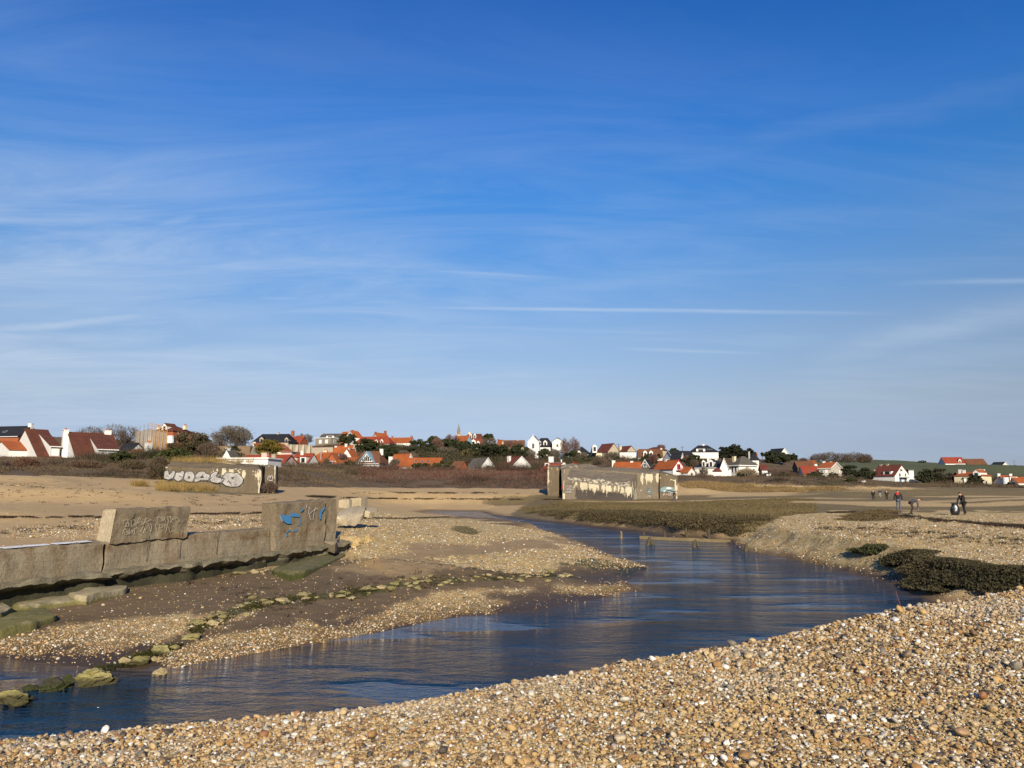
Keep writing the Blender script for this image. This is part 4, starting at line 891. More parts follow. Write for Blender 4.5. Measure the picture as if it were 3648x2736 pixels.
for u, v, d, h, rx, ry in ((2790, 1745, 160, 1.5, 5.5, 4), (2700, 1748, 158, .9, 6, 3), (2880, 1748, 162, .7, 6, 3), (3060, 1752, 150, 1.0, 6, 3), (3150, 1755, 148, .6, 8, 3), (2480, 1752, 150, .7, 5, 3), (0, 1712, 70, .9, 5, 4), (120, 1730, 66, .4, 5, 3), (600, 1760, 66, .35, 6, 2.5)):
    q0 = P(u, v, d); DUNES.append((q0.x, q0.y, h, rx, ry))
def hz(x, y, detail=True):
    x = np.asarray(x, float); y = np.asarray(y, float)
    ys = np.maximum(y, 1.0); a = np.clip(x / ys, -1.1, 1.1); ly = np.log(np.clip(ys, 9, 1150))
    z = kernel(CP, a, ly)
    m = (y < 130) & (y > 3)
    zl = z.copy(); w = np.ones_like(z)
    mm = m & (x < 25)
    if mm.any():
        zl[mm] = kernel(LOW, a[mm], ly[mm])
        sd = side_of(x[mm], y[mm], STEP)
        along = (x[mm] - WA[0]) * WE[0] + (y[mm] - WA[1]) * WE[1]
        hw = .25 + sstep(a[mm], -.226, -.10) * 6.0
        w[mm] = np.maximum(np.maximum(sstep(sd, .15 - hw * .3, .35 + hw), sstep(y[mm], 44, 62)), sstep(a[mm], .085, .115))
    z = zl + (z - zl) * w
    if detail:
        amp = .03 + .05 * sstep(y, 15, 60) + .35 * sstep(y, 130, 260)
        z = z + amp * (fbm(x * .25, y * .25, 3) - .5) * 2 + .03 * (fbm(x * 1.3, y * 1.3, 5, 3) - .5)
    s = np.full(x.shape, 50.0); k = np.full(x.shape, .3)
    mr = (y < 150) & (y > 0)
    if mr.any(): s[mr], k[mr] = river(x[mr], y[mr])
    wb_ = np.zeros(x.shape, bool)
    if mm.any():
        q_ = np.zeros(int(mm.sum()), bool); q_ = (sd > .12) & (a[mm] < -.22) & (y[mm] < 75); wb_[mm] = q_
    sj = s + (fbm(x * .8, y * .8, 9, 3) - .5) * .5 * np.clip(y / 30, .3, 1.5)
    cap = np.where(sj > 0, sj * k + np.clip(sj - 1.2, 0, 3) * (k > .22) * .35, np.maximum(sj * .3, -.7))
    cap = cap + np.clip(sj - 8, 0, 200) * .22; cap = np.where(wb_, 99.0, cap)
    q = np.clip(.5 + .5 * (cap - z) / .12, 0, 1)          # smooth minimum
    zr = cap * (1 - q) + z * q - .12 * q * (1 - q)
    z = np.where(mr & (s < 49), zr, z)
    for bx, by, bh, rx, ry in DUNES: z = z + bh * np.exp(-((x - bx) / rx) ** 2 - ((y - by) / ry) ** 2) * (.8 + .4 * fbm(x * .3, y * .3, 77, 2))
    # near shingle bank
    dc = np.interp(a, CR[:, 0], CR[:, 1]); zc = np.interp(a, CR[:, 0], CR[:, 2])
    z4 = 1.37 - .10 * np.clip(-a, 0, 1) + .05 * np.clip(a, 0, 1)
    t = np.clip((ys - 4) / (dc - 4), -.6, 1)
    zf = z4 + (zc - z4) * t
    ov = np.maximum(ys - dc, 0); zf = zf - (.62 * ov - .62 * .35 * (1 - np.exp(-ov / .35)))
    bump = (fbm(x * .9, y * .9, 21, 3) - .5) * .07 + (fbm(x * 3.1, y * 3.1, 22, 2) - .5) * .03
    zf = zf + bump * sstep(zf, -.2, .3)
    return np.where(ys < 19, np.maximum(z * sstep(ys, 3, 9) - (1 - sstep(ys, 3, 9)), zf), z)

NA, NY = 520, 640
ag = np.linspace(-1.55, 1.55, NA); yg = np.exp(np.linspace(math.log(1.6), math.log(1500), NY))
# tighter spacing inside the view
ag = np.sign(ag) * np.where(np.abs(ag) < 1.1, np.abs(ag) * .72 / 1.1, .72 + (np.abs(ag) - 1.1) * 1.9)
AA, YY = np.meshgrid(ag, yg); XX = AA * YY
ZZ = hz(XX.ravel(), YY.ravel()).reshape(XX.shape)
ZZ[-12:] -= np.linspace(0, 60, 12)[:, None]
idx = np.arange(NA * NY).reshape(NY, NA)
faces = np.stack([idx[:-1, :-1], idx[:-1, 1:], idx[1:, 1:], idx[1:, :-1]], -1).reshape(-1, 4)
verts = np.stack([XX, YY, ZZ], -1).reshape(-1, 3)
# the bank goes on behind the camera, down to the beach
xb = np.linspace(-60, 60, 61); yb = np.array([1.6, -1, -4, -9, -20, -60]); zb = np.array([1.25, 1.15, 1.1, .9, .2, -1.0])
XB, YB = np.meshgrid(xb, yb); ZB = np.repeat(zb[:, None], 61, 1)
XB[0] = np.clip(xb, -2.4, 2.4) if False else xb; 
ZB[0] = hz(xb * 0 + np.clip(xb, -2, 2), np.full(61, 1.6)) - .02
nb = len(verts); ib = np.arange(61 * 6).reshape(6, 61) + nb
fb = np.stack([ib[:-1, 1:], ib[:-1, :-1], ib[1:, :-1], ib[1:, 1:]], -1).reshape(-1, 4)
verts = np.concatenate([verts, np.stack([XB, YB, ZB], -1).reshape(-1, 3)]); faces = np.concatenate([faces, fb])
gme = np_mesh('ground', verts, faces, True)

def GT(u, v, ymin=5):
    """where the sight line of a photo pixel first meets the ground (arrays allowed)"""
    u = np.atleast_1d(np.asarray(u, float)); v = np.atleast_1d(np.asarray(v, float)); a, t = ray(u, v)
    ci = np.clip(np.interp(a, ag, np.arange(NA)), 0, NA - 1.001); c0 = ci.astype(int); fr_ = ci - c0
    Hh = ZZ[:, c0] * (1 - fr_) + ZZ[:, c0 + 1] * fr_; zr = CAMZ + t[None, :] * yg[:, None]
    hit = (np.maximum(Hh, 0.0) >= zr) & (yg[:, None] > ymin); k = np.argmax(hit, 0); k = np.where(hit.any(0), k, NY - 2); k = np.maximum(k, 1)
    m = np.arange(len(u)); d1 = (zr - np.maximum(Hh, 0))[k - 1, m]; d2 = (zr - np.maximum(Hh, 0))[k, m]; f = np.clip(d1 / (d1 - d2 + 1e-9), 0, 1)
    y = yg[k - 1] + (yg[k] - yg[k - 1]) * f
    return a * y, y
def GT1(u, v, ymin=5):
    x, y = GT(u, v, ymin); return float(x[0]), float(y[0])
# --- what the ground is made of, as weights on the vertices
gx, gy, gz = verts[:, 0], verts[:, 1], verts[:, 2]
vis = gy > 2
pu, pv = proj(gx, np.maximum(gy, 2), gz)
wob = np.clip(60.0 / np.maximum(gy, 3), .2, 3)
ju = pu + (fbm(gx * .5, gy * .5, 31) - .5) * 130 * wob + (fbm(gx * 2.3, gy * 2.3, 33, 3) - .5) * 40 * wob
jv = pv + (fbm(gx * .5, gy * .5, 35) - .5) * 34 * wob ** .7 + (fbm(gx * 2.3, gy * 2.3, 37, 3) - .5) * 16 * wob ** .7
def zone(*pts): return (poly_inside(ju, jv, pts) & vis).astype(float)
nearbank = (gy < 17) & (gz > hz(gx, gy, True) - .001) & (gy < np.interp(np.clip(gx / np.maximum(gy, 1), -1.1, 1.1), CR[:, 0], CR[:, 1]) + 3.2)
nearbank = nearbank | (gy < 2)
shingle = np.zeros(len(gx)); mud = np.zeros(len(gx)); marsh = np.zeros(len(gx)); field = np.zeros(len(gx)); scrub = np.zeros(len(gx)); algae = np.zeros(len(gx)); reed = np.zeros(len(gx))
# bar and back beach pebbles
shingle = np.maximum(shingle, .9 * zone((1150, 1990), (1200, 1830), (1400, 1815), (1560, 1838), (1850, 1868), (1953, 1888), (2030, 1915), (1900, 1925), (1500, 1948), (1250, 2000)))
shingle = np.maximum(shingle, .5 * zone((380, 1845), (1000, 1822), (1300, 1800), (1300, 1850), (1000, 1900), (600, 1895), (330, 1915), (60, 1930), (100, 1880)))
shingle = np.maximum(shingle, .35 * zone((1100, 1765), (2000, 1765), (2000, 1800), (1500, 1815), (1100, 1800)))
mud = np.maximum(mud, zone((-900, 2500), (-900, 2150), (0, 2125), (331, 2086), (713, 2055), (971, 2010), (1115, 1975), (1260, 1995), (1500, 1952), (1800, 1932), (2010, 1918), (2120, 1960), (2330, 2010), (2330, 2060), (2300, 2110), (2000, 2200), (600, 2500)))
mud = np.maximum(mud, zone((1560, 1842), (1700, 1826), (1800, 1835), (2000, 1850), (2300, 1878), (2600, 1905), (2650, 1925), (2650, 1965), (2300, 1930), (2000, 1890), (1700, 1850)))
mud = np.where(zone((1180, 2020), (1260, 1985), (1500, 1945), (1800, 1925), (2040, 1908), (2130, 1960), (2200, 1985), (1900, 2000), (1600, 2025), (1300, 2060)) > .5, .50, mud)
strips = zone((1500, 1995), (1640, 1990), (1800, 1978), (1950, 1958), (2060, 1930), (2180, 1970), (2310, 2015), (2300, 2030), (2060, 2036), (1900, 2040), (1650, 2028))
strips = np.maximum(strips, zone((540, 2385), (700, 2372), (900, 2330), (1300, 2255), (1700, 2190), (2100, 2140), (2310, 2104), (2240, 2078), (2060, 2086), (1700, 2110), (1400, 2150), (1150, 2190), (900, 2235), (700, 2275), (560, 2330)))
strips = np.maximum(strips, .8 * zone((-500, 2330), (-500, 2270), (0, 2285), (200, 2235), (500, 2215), (750, 2180), (900, 2170), (800, 2215), (600, 2260), (400, 2300), (200, 2330), (0, 2350)))
hole = np.maximum(zone((1780, 2128), (1900, 2112), (2040, 2112), (2160, 2124), (2060, 2148), (1860, 2170)), zone((1000, 2225), (1300, 2170), (1420, 2172), (1250, 2210), (1050, 2245)))
strips = strips * (1 - hole) * (1 - .0)
shingle = np.maximum(shingle, strips); mud = np.where(strips > .5, np.maximum(mud, 0) * 0.0, mud)
# right hand shingle bank
shingle = np.maximum(shingle, zone((2640, 1960), (2620, 1920), (2690, 1870), (2800, 1838), (2950, 1820), (3100, 1812), (4200, 1828), (4200, 2110), (3330, 2140), (3171, 2074), (3043, 2037), (2871, 2001), (2760, 1977)))
wet = zone((2640, 1962), (2700, 1960), (2871, 1985), (3043, 2020), (3200, 2040), (3330, 2040), (3420, 2150), (3257, 2110), (3043, 2042), (2871, 2006), (2760, 1982))
mud = np.maximum(mud, wet); shingle = np.where(wet > .5, .25, shingle)
# marsh turf and the striped plain
marsh = np.maximum(marsh, zone((1800, 1838), (1850, 1812), (1900, 1800), (2200, 1795), (2500, 1800), (2800, 1805), (3000, 1815), (2800, 1836), (2690, 1870), (2620, 1905), (2500, 1885), (2300, 1872), (2000, 1852)))
plain = zone((1700, 1800), (1750, 1775), (1950, 1760), (2420, 1765), (2450, 1735), (4200, 1735), (4200, 1830), (3300, 1822), (2800, 1812), (1900, 1802))
stripe = fbm(gx * .05, gy * .11, 41, 4)
marsh = np.maximum(marsh, plain * sstep(stripe, .30, .50) * .9)
shingle = np.maximum(shingle, plain * (1 - sstep(stripe, .30, .50)) * .5)
marsh = np.maximum(marsh, .75 * zone((560, 1712), (940, 1750), (960, 1770), (800, 1768), (560, 1748), (520, 1730)))
marsh = np.maximum(marsh, .7 * zone((1700, 1790), (1720, 1772), (2000, 1770), (2000, 1786)))
marsh = np.maximum(marsh, .8 * zone((2980, 1842), (3060, 1815), (3180, 1818), (3190, 1845), (3100, 1855)))
# dark strand lines on the back beach
scrubline = np.zeros(len(gx))
# scrub soil
line = np.interp(pu, (-2000, 0, 250, 600, 960, 1010, 1300, 1900, 1960, 2420, 2700, 3000, 4200), (1690, 1692, 1698, 1712, 1728, 1736, 1738, 1742, 1745, 1722, 1728, 1735, 1745))
scrub = np.maximum(scrub, sstep(line - (jv * .5 + pv * .5), -4, 6) * (gy > 60))
fl = (gy > 330) * (gx / np.maximum(gy, 1) > .33) * (gy < 900)
fieldm = fl * np.maximum(sstep(pu, 2860, 2930), 0) * (pv < 1700)
field = np.maximum(field, fieldm); scrub = np.where(field > .5, 0, scrub)
reed = np.maximum(reed, zone((2420, 1735), (2440, 1716), (2560, 1722), (2700, 1730), (2850, 1740), (3060, 1738), (2900, 1752), (2600, 1752)))
reed = np.maximum(reed, fl * sstep(pu, 2350, 2450) * (pu < 2720) * (pv < 1652)); reed = np.maximum(reed, ((gy > 370) & (gy < 470) & (pu > 2400) & (pu < 2760)) * .8)
for cx, cy in ((2770, 1744), (2600, 1742)): pass
# the near bank wins over everything
for arr in (mud, marsh, field, scrub, algae, reed, scrubline): arr[nearbank] = 0
shingle[nearbank] = 1
# algae along the line of stones
STONES = [(0, 2480), (130, 2440), (330, 2400), (480, 2352), (590, 2310), (680, 2260), (740, 2216), (860, 2172), (940, 2148), (1060, 2134), (1180, 2118), (1300, 2106), (1420, 2088), (1530, 2078), (1680, 2060), (1850, 2058), (2000, 2050)]
sw = [GT1(u, v) for u, v in STONES]
ds, _ = poly_dist(gx, gy, sw, False)
algae = np.clip(1 - ds / (.25 + gy * .022), 0, 1) * sstep(fbm(gx * 1.6, gy * 1.6, 51, 3), .36, .52) * (gy < 60) * (1 - nearbank)
tip = zone((2060, 2000), (2180, 1990), (2300, 2015), (2330, 2040), (2200, 2065), (2050, 2040)) * .75
algae = np.maximum(algae, tip * sstep(fbm(gx * 1.2, gy * 1.2, 52, 3), .4, .55))
def soft(q, n=2):
    g2 = q[:NA * NY].reshape(NY, NA).copy()
    for _ in range(n):
        g2[:, 1:-1] = (g2[:, :-2] + 2 * g2[:, 1:-1] + g2[:, 2:]) / 4; g2[1:-1] = (g2[:-2] + 2 * g2[1:-1] + g2[2:]) / 4
    out = q.copy(); out[:NA * NY] = g2.ravel(); return out
shingle, mud, marsh, scrub, reed = (soft(q) for q in (shingle, mud, marsh, scrub, reed))
one = np.ones_like(gx)
set_attr(gme, 'zone_a', np.stack([shingle, mud, marsh, one], -1), 'FLOAT_COLOR')
set_attr(gme, 'zone_b', np.stack([field, np.maximum(scrub, scrubline), reed, one], -1), 'FLOAT_COLOR')
set_attr(gme, 'zone_c', np.stack([algae, np.clip(1.0 - (gz - .02) / .35, 0, 1) * (gy > 9) * (gy < 160), one * 0, one], -1), 'FLOAT_COLOR')

PAL = [(0.0, (.48, .335, .12)), (.16, (.62, .47, .21)), (.32, (.38, .23, .08)), (.43, (.68, .58, .35)), (.55, (.47, .32, .115)), (.67, (.25, .175, .085)), (.75, (.58, .43, .18)), (.86, (.12, .10, .08)), (.91, (.64, .59, .45)), (.97, (.38, .18, .06))]
def ground_mat():
    t = NT('ground_material'); p = t.pos()
    za = t.n('SeparateColor'); t.t.links.new(t.attr('zone_a', 'Color'), za.inputs[0])
    zb = t.n('SeparateColor'); t.t.links.new(t.attr('zone_b', 'Color'), zb.inputs[0])
    zc = t.n('SeparateColor'); t.t.links.new(t.attr('zone_c', 'Color'), zc.inputs[0])
    n1 = t.noise(p, .35, 5, .6); n2 = t.noise(p, 2.2, 5, .65); n3 = t.noise(p, 11, 4, .7); n4 = t.noise(p, 45, 3, .7)
    def edge(m, k=1.0):      # break a weight up with noise
        s = t.math('ADD', m, t.math('MULTIPLY', t.math('SUBTRACT', n2, .5), k))
        s = t.math('ADD', s, t.math('MULTIPLY', t.math('SUBTRACT', n3, .5), k * .8))
        return t.ramp(s, [(.38, (0, 0, 0)), (.62, (1, 1, 1))])
    # sand
    sand = t.mix(t.ramp(n1, [(.3, (0, 0, 0)), (.7, (1, 1, 1))]), (.47, .325, .155), (.56, .405, .205))
    sand = t.mix(t.math('MULTIPLY', t.ramp(n2, [(.42, (0, 0, 0)), (.7, (1, 1, 1))]), .42), sand, (.37, .245, .125))
    sand = t.mix(t.math('MULTIPLY', t.ramp(n3, [(.45, (0, 0, 0)), (.75, (1, 1, 1))]), .5), sand, (.36, .235, .12))
    fleck = t.ramp(n4, [(.66, (0, 0, 0)), (.72, (1, 1, 1))]); sand = t.mix(t.math('MULTIPLY', fleck, .5), sand, (.64, .54, .40))
    # pebbles
    v = t.n('TexVoronoi', {'Scale': 26.0, 'Randomness': 1.0}); t.t.links.new(p, v.inputs['Vector'])
    vs = t.n('SeparateColor'); t.t.links.new(v.outputs['Color'], vs.inputs[0])
    peb = t.ramp(vs.outputs[0], PAL, 'CONSTANT')
    v2 = t.n('TexVoronoi', {'Scale': 8.0, 'Randomness': 1.0}); t.t.links.new(p, v2.inputs['Vector'])
    vs2 = t.n('SeparateColor'); t.t.links.new(v2.outputs['Color'], vs2.inputs[0])
    peb2 = t.ramp(vs2.outputs[0], PAL, 'CONSTANT'); v3 = t.n('TexVoronoi', {'Scale': 3.2, 'Randomness': 1.0}); t.t.links.new(p, v3.inputs['Vector'])
    vs3 = t.n('SeparateColor'); t.t.links.new(v3.outputs['Color'], vs3.inputs[0])
    peb = t.mix(.40, peb, peb2); peb = t.mix(.28, peb, t.ramp(vs3.outputs[0], PAL, 'CONSTANT'))
    peb = t.mix(t.math('MULTIPLY', t.ramp(n1, [(.35, (0, 0, 0)), (.7, (1, 1, 1))]), .18), peb, (.46, .34, .14))
    # mud
    mudc = t.mix(t.ramp(n2, [(.3, (0, 0, 0)), (.7, (1, 1, 1))]), (.110, .074, .036), (.18, .124, .062))
    mudc = t.mix(t.math('MULTIPLY', t.ramp(n1, [(.4, (0, 0, 0)), (.65, (1, 1, 1))]), .5), mudc, (.21, .142, .082))
    mudc = t.mix(t.math('MULTIPLY', fleck, .4), mudc, (.34, .27, .19))
    # turf
    turf = t.mix(t.ramp(n3, [(.35, (0, 0, 0)), (.65, (1, 1, 1))]), (.125, .096, .038), (.20, .152, .062))
    turf = t.mix(t.ramp(n1, [(.35, (0, 0, 0)), (.65, (1, 1, 1))]), turf, (.23, .165, .075))
    turf = t.mix(t.math('MULTIPLY', t.ramp(n2, [(.5, (0, 0, 0)), (.7, (1, 1, 1))]), .6), turf, (.075, .070, .028))
    fld = t.mix(n1, (.062, .082, .028), (.092, .104, .042)); fld = t.mix(t.math('MULTIPLY', n3, .4), fld, (.12, .11, .05))
    scr = t.mix(n2, (.105, .070, .040), (.18, .125, .068)); scr = t.mix(t.math('MULTIPLY', n3, .5), scr, (.07, .05, .035))
    red = t.mix(n3, (.30, .205, .085), (.42, .30, .13))
    alg = t.mix(t.ramp(n3, [(.4, (0, 0, 0)), (.6, (1, 1, 1))]), (.035, .038, .012), (.095, .095, .02))
    c = sand
    fs = edge(za.outputs[0]); c = t.mix(fs, c, peb)
    fm = t.ramp(t.math('ADD', za.outputs[1], t.math('ADD', t.math('MULTIPLY', t.math('SUBTRACT', n2, .5), .55), t.math('MULTIPLY', t.math('SUBTRACT', n3, .5), .35))), [(.12, (0, 0, 0)), (.88, (1, 1, 1))]); c = t.mix(fm, c, mudc)
    fg = edge(za.outputs[2]); c = t.mix(fg, c, turf)
    fsc = edge(zb.outputs[1], .7); c = t.mix(fsc, c, scr)
    c = t.mix(edge(zb.outputs[0], .3), c, fld); c = t.mix(edge(zb.outputs[2], .6), c, red)
    c = t.mix(t.math('MULTIPLY', edge(zc.outputs[0], .9), .85), c, alg)
    wetf = t.ramp(zc.outputs[1], [(.45, (0, 0, 0)), (.95, (1, 1, 1))])
    c = t.mix(t.math('MULTIPLY', wetf, .88), c, t.mix(1.0, c, (.35, .3, .25), 'MULTIPLY'))
    dist = v.outputs['Distance']
    h = t.math('ADD', t.math('MULTIPLY', t.math('MULTIPLY', t.math('SUBTRACT', .6, dist), fs), .6), t.math('ADD', t.math('MULTIPLY', n4, .18), t.math('MULTIPLY', n3, .5)))
    foot = t.noise(p, 2.6, 2, .5); h = t.math('ADD', h, t.math('MULTIPLY', foot, 1.5))
    nm = t.bump(h, .8, .04)
    rough = t.math('SUBTRACT', .92, t.math('MULTIPLY', t.math('MULTIPLY', wetf, fm), .35))
    b = t.n('BsdfPrincipled', {'Base Color': t.alb(c), 'Roughness': rough, 'Specular IOR Level': .25, 'Normal': nm})
    t.t.links.new(b.outputs[0], t.out.inputs[0]); return t.m
ground = mesh_obj('ground', gme, ground_mat()); tag(ground, 'sandy and shingly ground with mud flats, marsh turf and a scrub covered hill', kind='structure')

# ------------------------------------------------------------------ water
def water_mat():
    t = NT('river_water'); p = t.pos(); shore = t.attr('shore')
    m1 = t.mapping(p, (1.0, 1.7, 1), (0, 0, 0), (0, 0, .35))
    calm = t.ramp(t.noise(t.mapping(p, (.22, .5, 1)), 1.0, 3, .5), [(.40, (.10, .10, .10)), (.60, (1, 1, 1))])
    a = t.noise(m1, 1.5, 3, .55, .6); b = t.noise(m1, 4.6, 3, .6, .4); c = t.noise(m1, 15, 2, .6)
    h = t.math('ADD', t.math('MULTIPLY', a, 1.0), t.math('ADD', t.math('MULTIPLY', b, .45), t.math('MULTIPLY', c, .26)))
    h = t.math('MULTIPLY', h, calm)
    nm = t.bump(h, 1.0, .32)
    col = t.mix(t.noise(p, .25, 3), (.004, .019, .048), (.006, .022, .042))
    col = t.mix(t.ramp(t.math('ADD', shore, t.math('MULTIPLY', t.math('SUBTRACT', t.noise(p, .9, 4), .5), .5)), [(.35, (0, 0, 0)), (.95, (1, 1, 1))]), col, (.075, .052, .030))
    return t.surf(col, .06, nm, .5, alb=False, IOR=1.40)
wx = np.concatenate([np.linspace(-75, -15, 30)[:-1], np.linspace(-15, 32, 141), np.linspace(32, 60, 20)[1:]]); wy = np.concatenate([np.linspace(6.2, 40, 120)[:-1], np.linspace(40, 150, 120)])
WX, WY = np.meshgrid(wx, wy); wi = np.arange(WX.size).reshape(WX.shape)
wme = np_mesh('water', np.stack([WX, WY, WX * 0], -1).reshape(-1, 3), np.stack([wi[:-1, :-1], wi[:-1, 1:], wi[1:, 1:], wi[1:, :-1]], -1).reshape(-1, 4), True)
sw_, _ = river(WX.ravel(), WY.ravel()); set_attr(wme, 'shore', np.clip(1 + np.minimum(sw_, 0) / np.clip(WY.ravel() * .11, .8, 3.0), 0, 1) * np.where(WX.ravel() < -3, 1.0, .75))
water = mesh_obj('water', wme, water_mat()); tag(water, 'blue rippled tidal stream winding through mud and shingle', kind='structure')
# ------------------------------------------------------------------ concrete
def hzp(x, y): return float(hz(np.array([x]), np.array([y]))[0])
def concrete(name, base, stain, moss=None, paint=False, mossz=(0, 1), wallz=False):
    t = NT(name); p = t.pos()
    n1 = t.noise(p, .5, 5, .62); n2 = t.noise(p, 3.0, 5, .65); n3 = t.noise(p, 14, 4, .7)
    drip = t.noise(t.mapping(p, (1.3, 1.3, .16)), 1.6, 5, .65)
    c = t.mix(t.ramp(n1, [(.32, (0, 0, 0)), (.68, (1, 1, 1))]), base, tuple(x * .72 for x in base))
    c = t.mix(t.math('MULTIPLY', t.ramp(drip, [(.45, (0, 0, 0)), (.66, (1, 1, 1))]), .75), c, stain)
    c = t.mix(t.math('MULTIPLY', t.ramp(n3, [(.40, (0, 0, 0)), (.72, (1, 1, 1))]), .45), c, tuple(min(1, x * 1.45) for x in base))
    c = t.mix(t.math('MULTIPLY', t.ramp(n2, [(.52, (0, 0, 0)), (.7, (1, 1, 1))]), .5), c, tuple(x * .55 for x in base))
    if moss:
        zz = t.n('SeparateXYZ'); t.t.links.new(p, zz.inputs[0])
        zf = t.n('MapRange', {1: mossz[1], 2: mossz[0], 3: 0.0, 4: 1.0}); t.t.links.new(zz.outputs[2], zf.inputs[0])
        f = t.ramp(t.math('ADD', zf.outputs[0], t.math('MULTIPLY', t.math('SUBTRACT', n2, .5), .9)), [(.42, (0, 0, 0)), (.62, (1, 1, 1))])
        c = t.mix(t.math('MULTIPLY', f, .9), c, t.mix(n3, moss, tuple(x * 1.7 for x in moss)))
    if paint:     # flaking cream whitewash, running down the face in drips
        pm = t.attr('paint')
        run = t.noise(t.mapping(p, (1.0, 1.0, .10)), 1.9, 6, .62, .3)
        fl = t.noise(p, 2.4, 6, .7)
        s = t.math('ADD', pm, t.math('ADD', t.math('MULTIPLY', t.math('SUBTRACT', run, .5), 2.6), t.math('MULTIPLY', t.math('SUBTRACT', fl, .5), .75)))
        f = t.ramp(s, [(.56, (0, 0, 0)), (.63, (1, 1, 1))])
        dk = t.attr('tar_shade'); sd = t.math('ADD', dk, t.math('MULTIPLY', t.math('SUBTRACT', n2, .5), .8))
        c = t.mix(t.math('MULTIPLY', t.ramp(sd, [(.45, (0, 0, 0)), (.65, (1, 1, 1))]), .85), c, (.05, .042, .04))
        c = t.mix(f, c, t.mix(n2, (.52, .44, .28), (.62, .57, .45)))
    if wallz:     # weathered dark crowns, a rusty band and paler lower courses
        zs_ = t.n('SeparateXYZ'); t.t.links.new(p, zs_.inputs[0])
        zn = t.math('ADD', zs_.outputs[2], t.math('MULTIPLY', t.math('SUBTRACT', n1, .5), .7))
        top_ = t.ramp(t.n('MapRange', {0: zn, 1: 1.55, 2: 1.85}).outputs[0], [(0, (0, 0, 0)), (1, (1, 1, 1))])
        brd = t.n('TexWave', {'Scale': 1.6, 'Distortion': .5, 'Detail': 2.0}, wave_type='BANDS', bands_direction='Z', wave_profile='SAW'); t.t.links.new(p, brd.inputs['Vector'])
        c = t.mix(t.math('MULTIPLY', t.ramp(brd.outputs[0], [(.0, (1, 1, 1)), (.10, (0, 0, 0))]), .45), c, (.10, .075, .045))
        c = t.mix(t.math('MULTIPLY', top_, .62), c, t.mix(n3, (.10, .072, .042), (.20, .15, .095)))
        band = t.math('MULTIPLY', t.ramp(t.math('ABSOLUTE', t.math('SUBTRACT', zn, 1.52)), [(.0, (1, 1, 1)), (.22, (0, 0, 0))]), t.ramp(n2, [(.42, (0, 0, 0)), (.6, (1, 1, 1))]))
        c = t.mix(t.math('MULTIPLY', band, .8), c, (.135, .070, .024))
        c = t.mix(t.math('MULTIPLY', t.ramp(t.noise(p, 40, 2, .7), [(.55, (0, 0, 0)), (.7, (1, 1, 1))]), .35), c, (.46, .39, .27))
    h = t.math('ADD', n2, t.math('MULTIPLY', n3, .5))
    return t.surf(c, .92, t.bump(h, .7, .06), .2)

M_WALLC = concrete('sea_wall_concrete', (.28, .235, .165), (.13, .075, .03), (.055, .058, .022), mossz=(.45, .9), wallz=True)
M_FOOT = concrete('wall_footing', (.22, .195, .135), (.10, .085, .05), (.026, .026, .014), mossz=(.45, .86))
M_SLAB = concrete('old_concrete_slab', (.40, .345, .22), (.22, .18, .08), (.12, .11, .035), mossz=(.15, .55))
M_PALE = concrete('pale_concrete', (.50, .42, .29), (.30, .24, .15))
M_BUNK = concrete('bunker_concrete', (.165, .130, .085), (.10, .075, .048), paint=True)
M_BUNKG = concrete('bunker_roof_concrete', (.205, .170, .125), (.12, .095, .07), paint=True)

WROOT = Vector((WA[0], WA[1], 0)); WANG = math.atan2(WE[1], WE[0])
def wl(t, y, z): return Vector((t, y, z))            # wall local: x along, y back (left of direction), z up
def wall_t(u, v=1950):
    a, _ = ray(u, v)
    # (WA + WE t).x = a * (WA + WE t).y
    return (a * WA[1] - WA[0]) / (WE[0] - a * WE[1])
def wall_z(u, v):
    t = wall_t(u, v); y = WA[1] + WE[1] * t; a, tt = ray(u, v); return CAMZ + tt * y
ledge = lambda t: .84 + .012 * t + .10 * max(0, (t - 6) / 6) ** 1.5
topz = lambda t: 1.50 + .018 * t
def low_wall(name, t0, t1, root, mat=M_WALLC, n=8, slant0=0, slant1=0, seed=1):
    rings = []
    for i in range(n + 1):
        t = t0 + (t1 - t0) * i / n; s = slant0 + (slant1 - slant0) * i / n
        z0, z1 = ledge(t) - .35, topz(t)
        rings.append([wl(t, -.02, z0), wl(t + s * .5, .0, (z0 + z1) / 2), wl(t + s, .03, z1 - .03), wl(t + s, .06, z1), wl(t + s, .5, z1 + .02), wl(t, .55, z0 - .3)])
    return loft(rings, 5, 4, .042, 2.6, seed).build(name, mat, root, True)
def footing(t0, t1, root, seed):
    rings = []
    n = max(3, int((t1 - t0) * 2.2))
    for i in range(n + 1):
        t = t0 + (t1 - t0) * i / n; z1 = ledge(t); rr = random.Random(int(t * 100) + seed)
        f = .34 + .10 * rr.random(); u = .05 + .22 * rr.random(); g = hzp(*(WA + WE * t + WN * .5)) - .35
        rings.append([wl(t, .4, z1 - .02), wl(t, -f, z1 - .05), wl(t, -f - .02, z1 - .12 - .06 * rr.random()), wl(t, -u, z1 - .22 - .1 * rr.random()), wl(t, -u - .05 * rr.random(), g), wl(t, .4, g)])
    me = loft(rings, 4, 5, .085, 2.6, seed)
    return me.build('footing', M_FOOT, root, True)
def wall_root(label, cat='sea wall', name='sea_wall'):
    r = empty(name, WROOT, WANG); tag(r, label, cat); return r
TC = wall_t(363, 1990)
w1 = wall_root('left length of the low broken sea wall, white paint on its top, split by a wide crack')
low_wall('wall_section', -9, TC - .05, w1, n=14, slant1=.12, seed=1); footing(-9, TC - .03, w1, 3)
M_WP = simple('chipped_white_paint', (.74, .76, .80), .6, .15, 3)
mb = MB(); ta, tb = wall_t(30, 1955), wall_t(340, 1918)
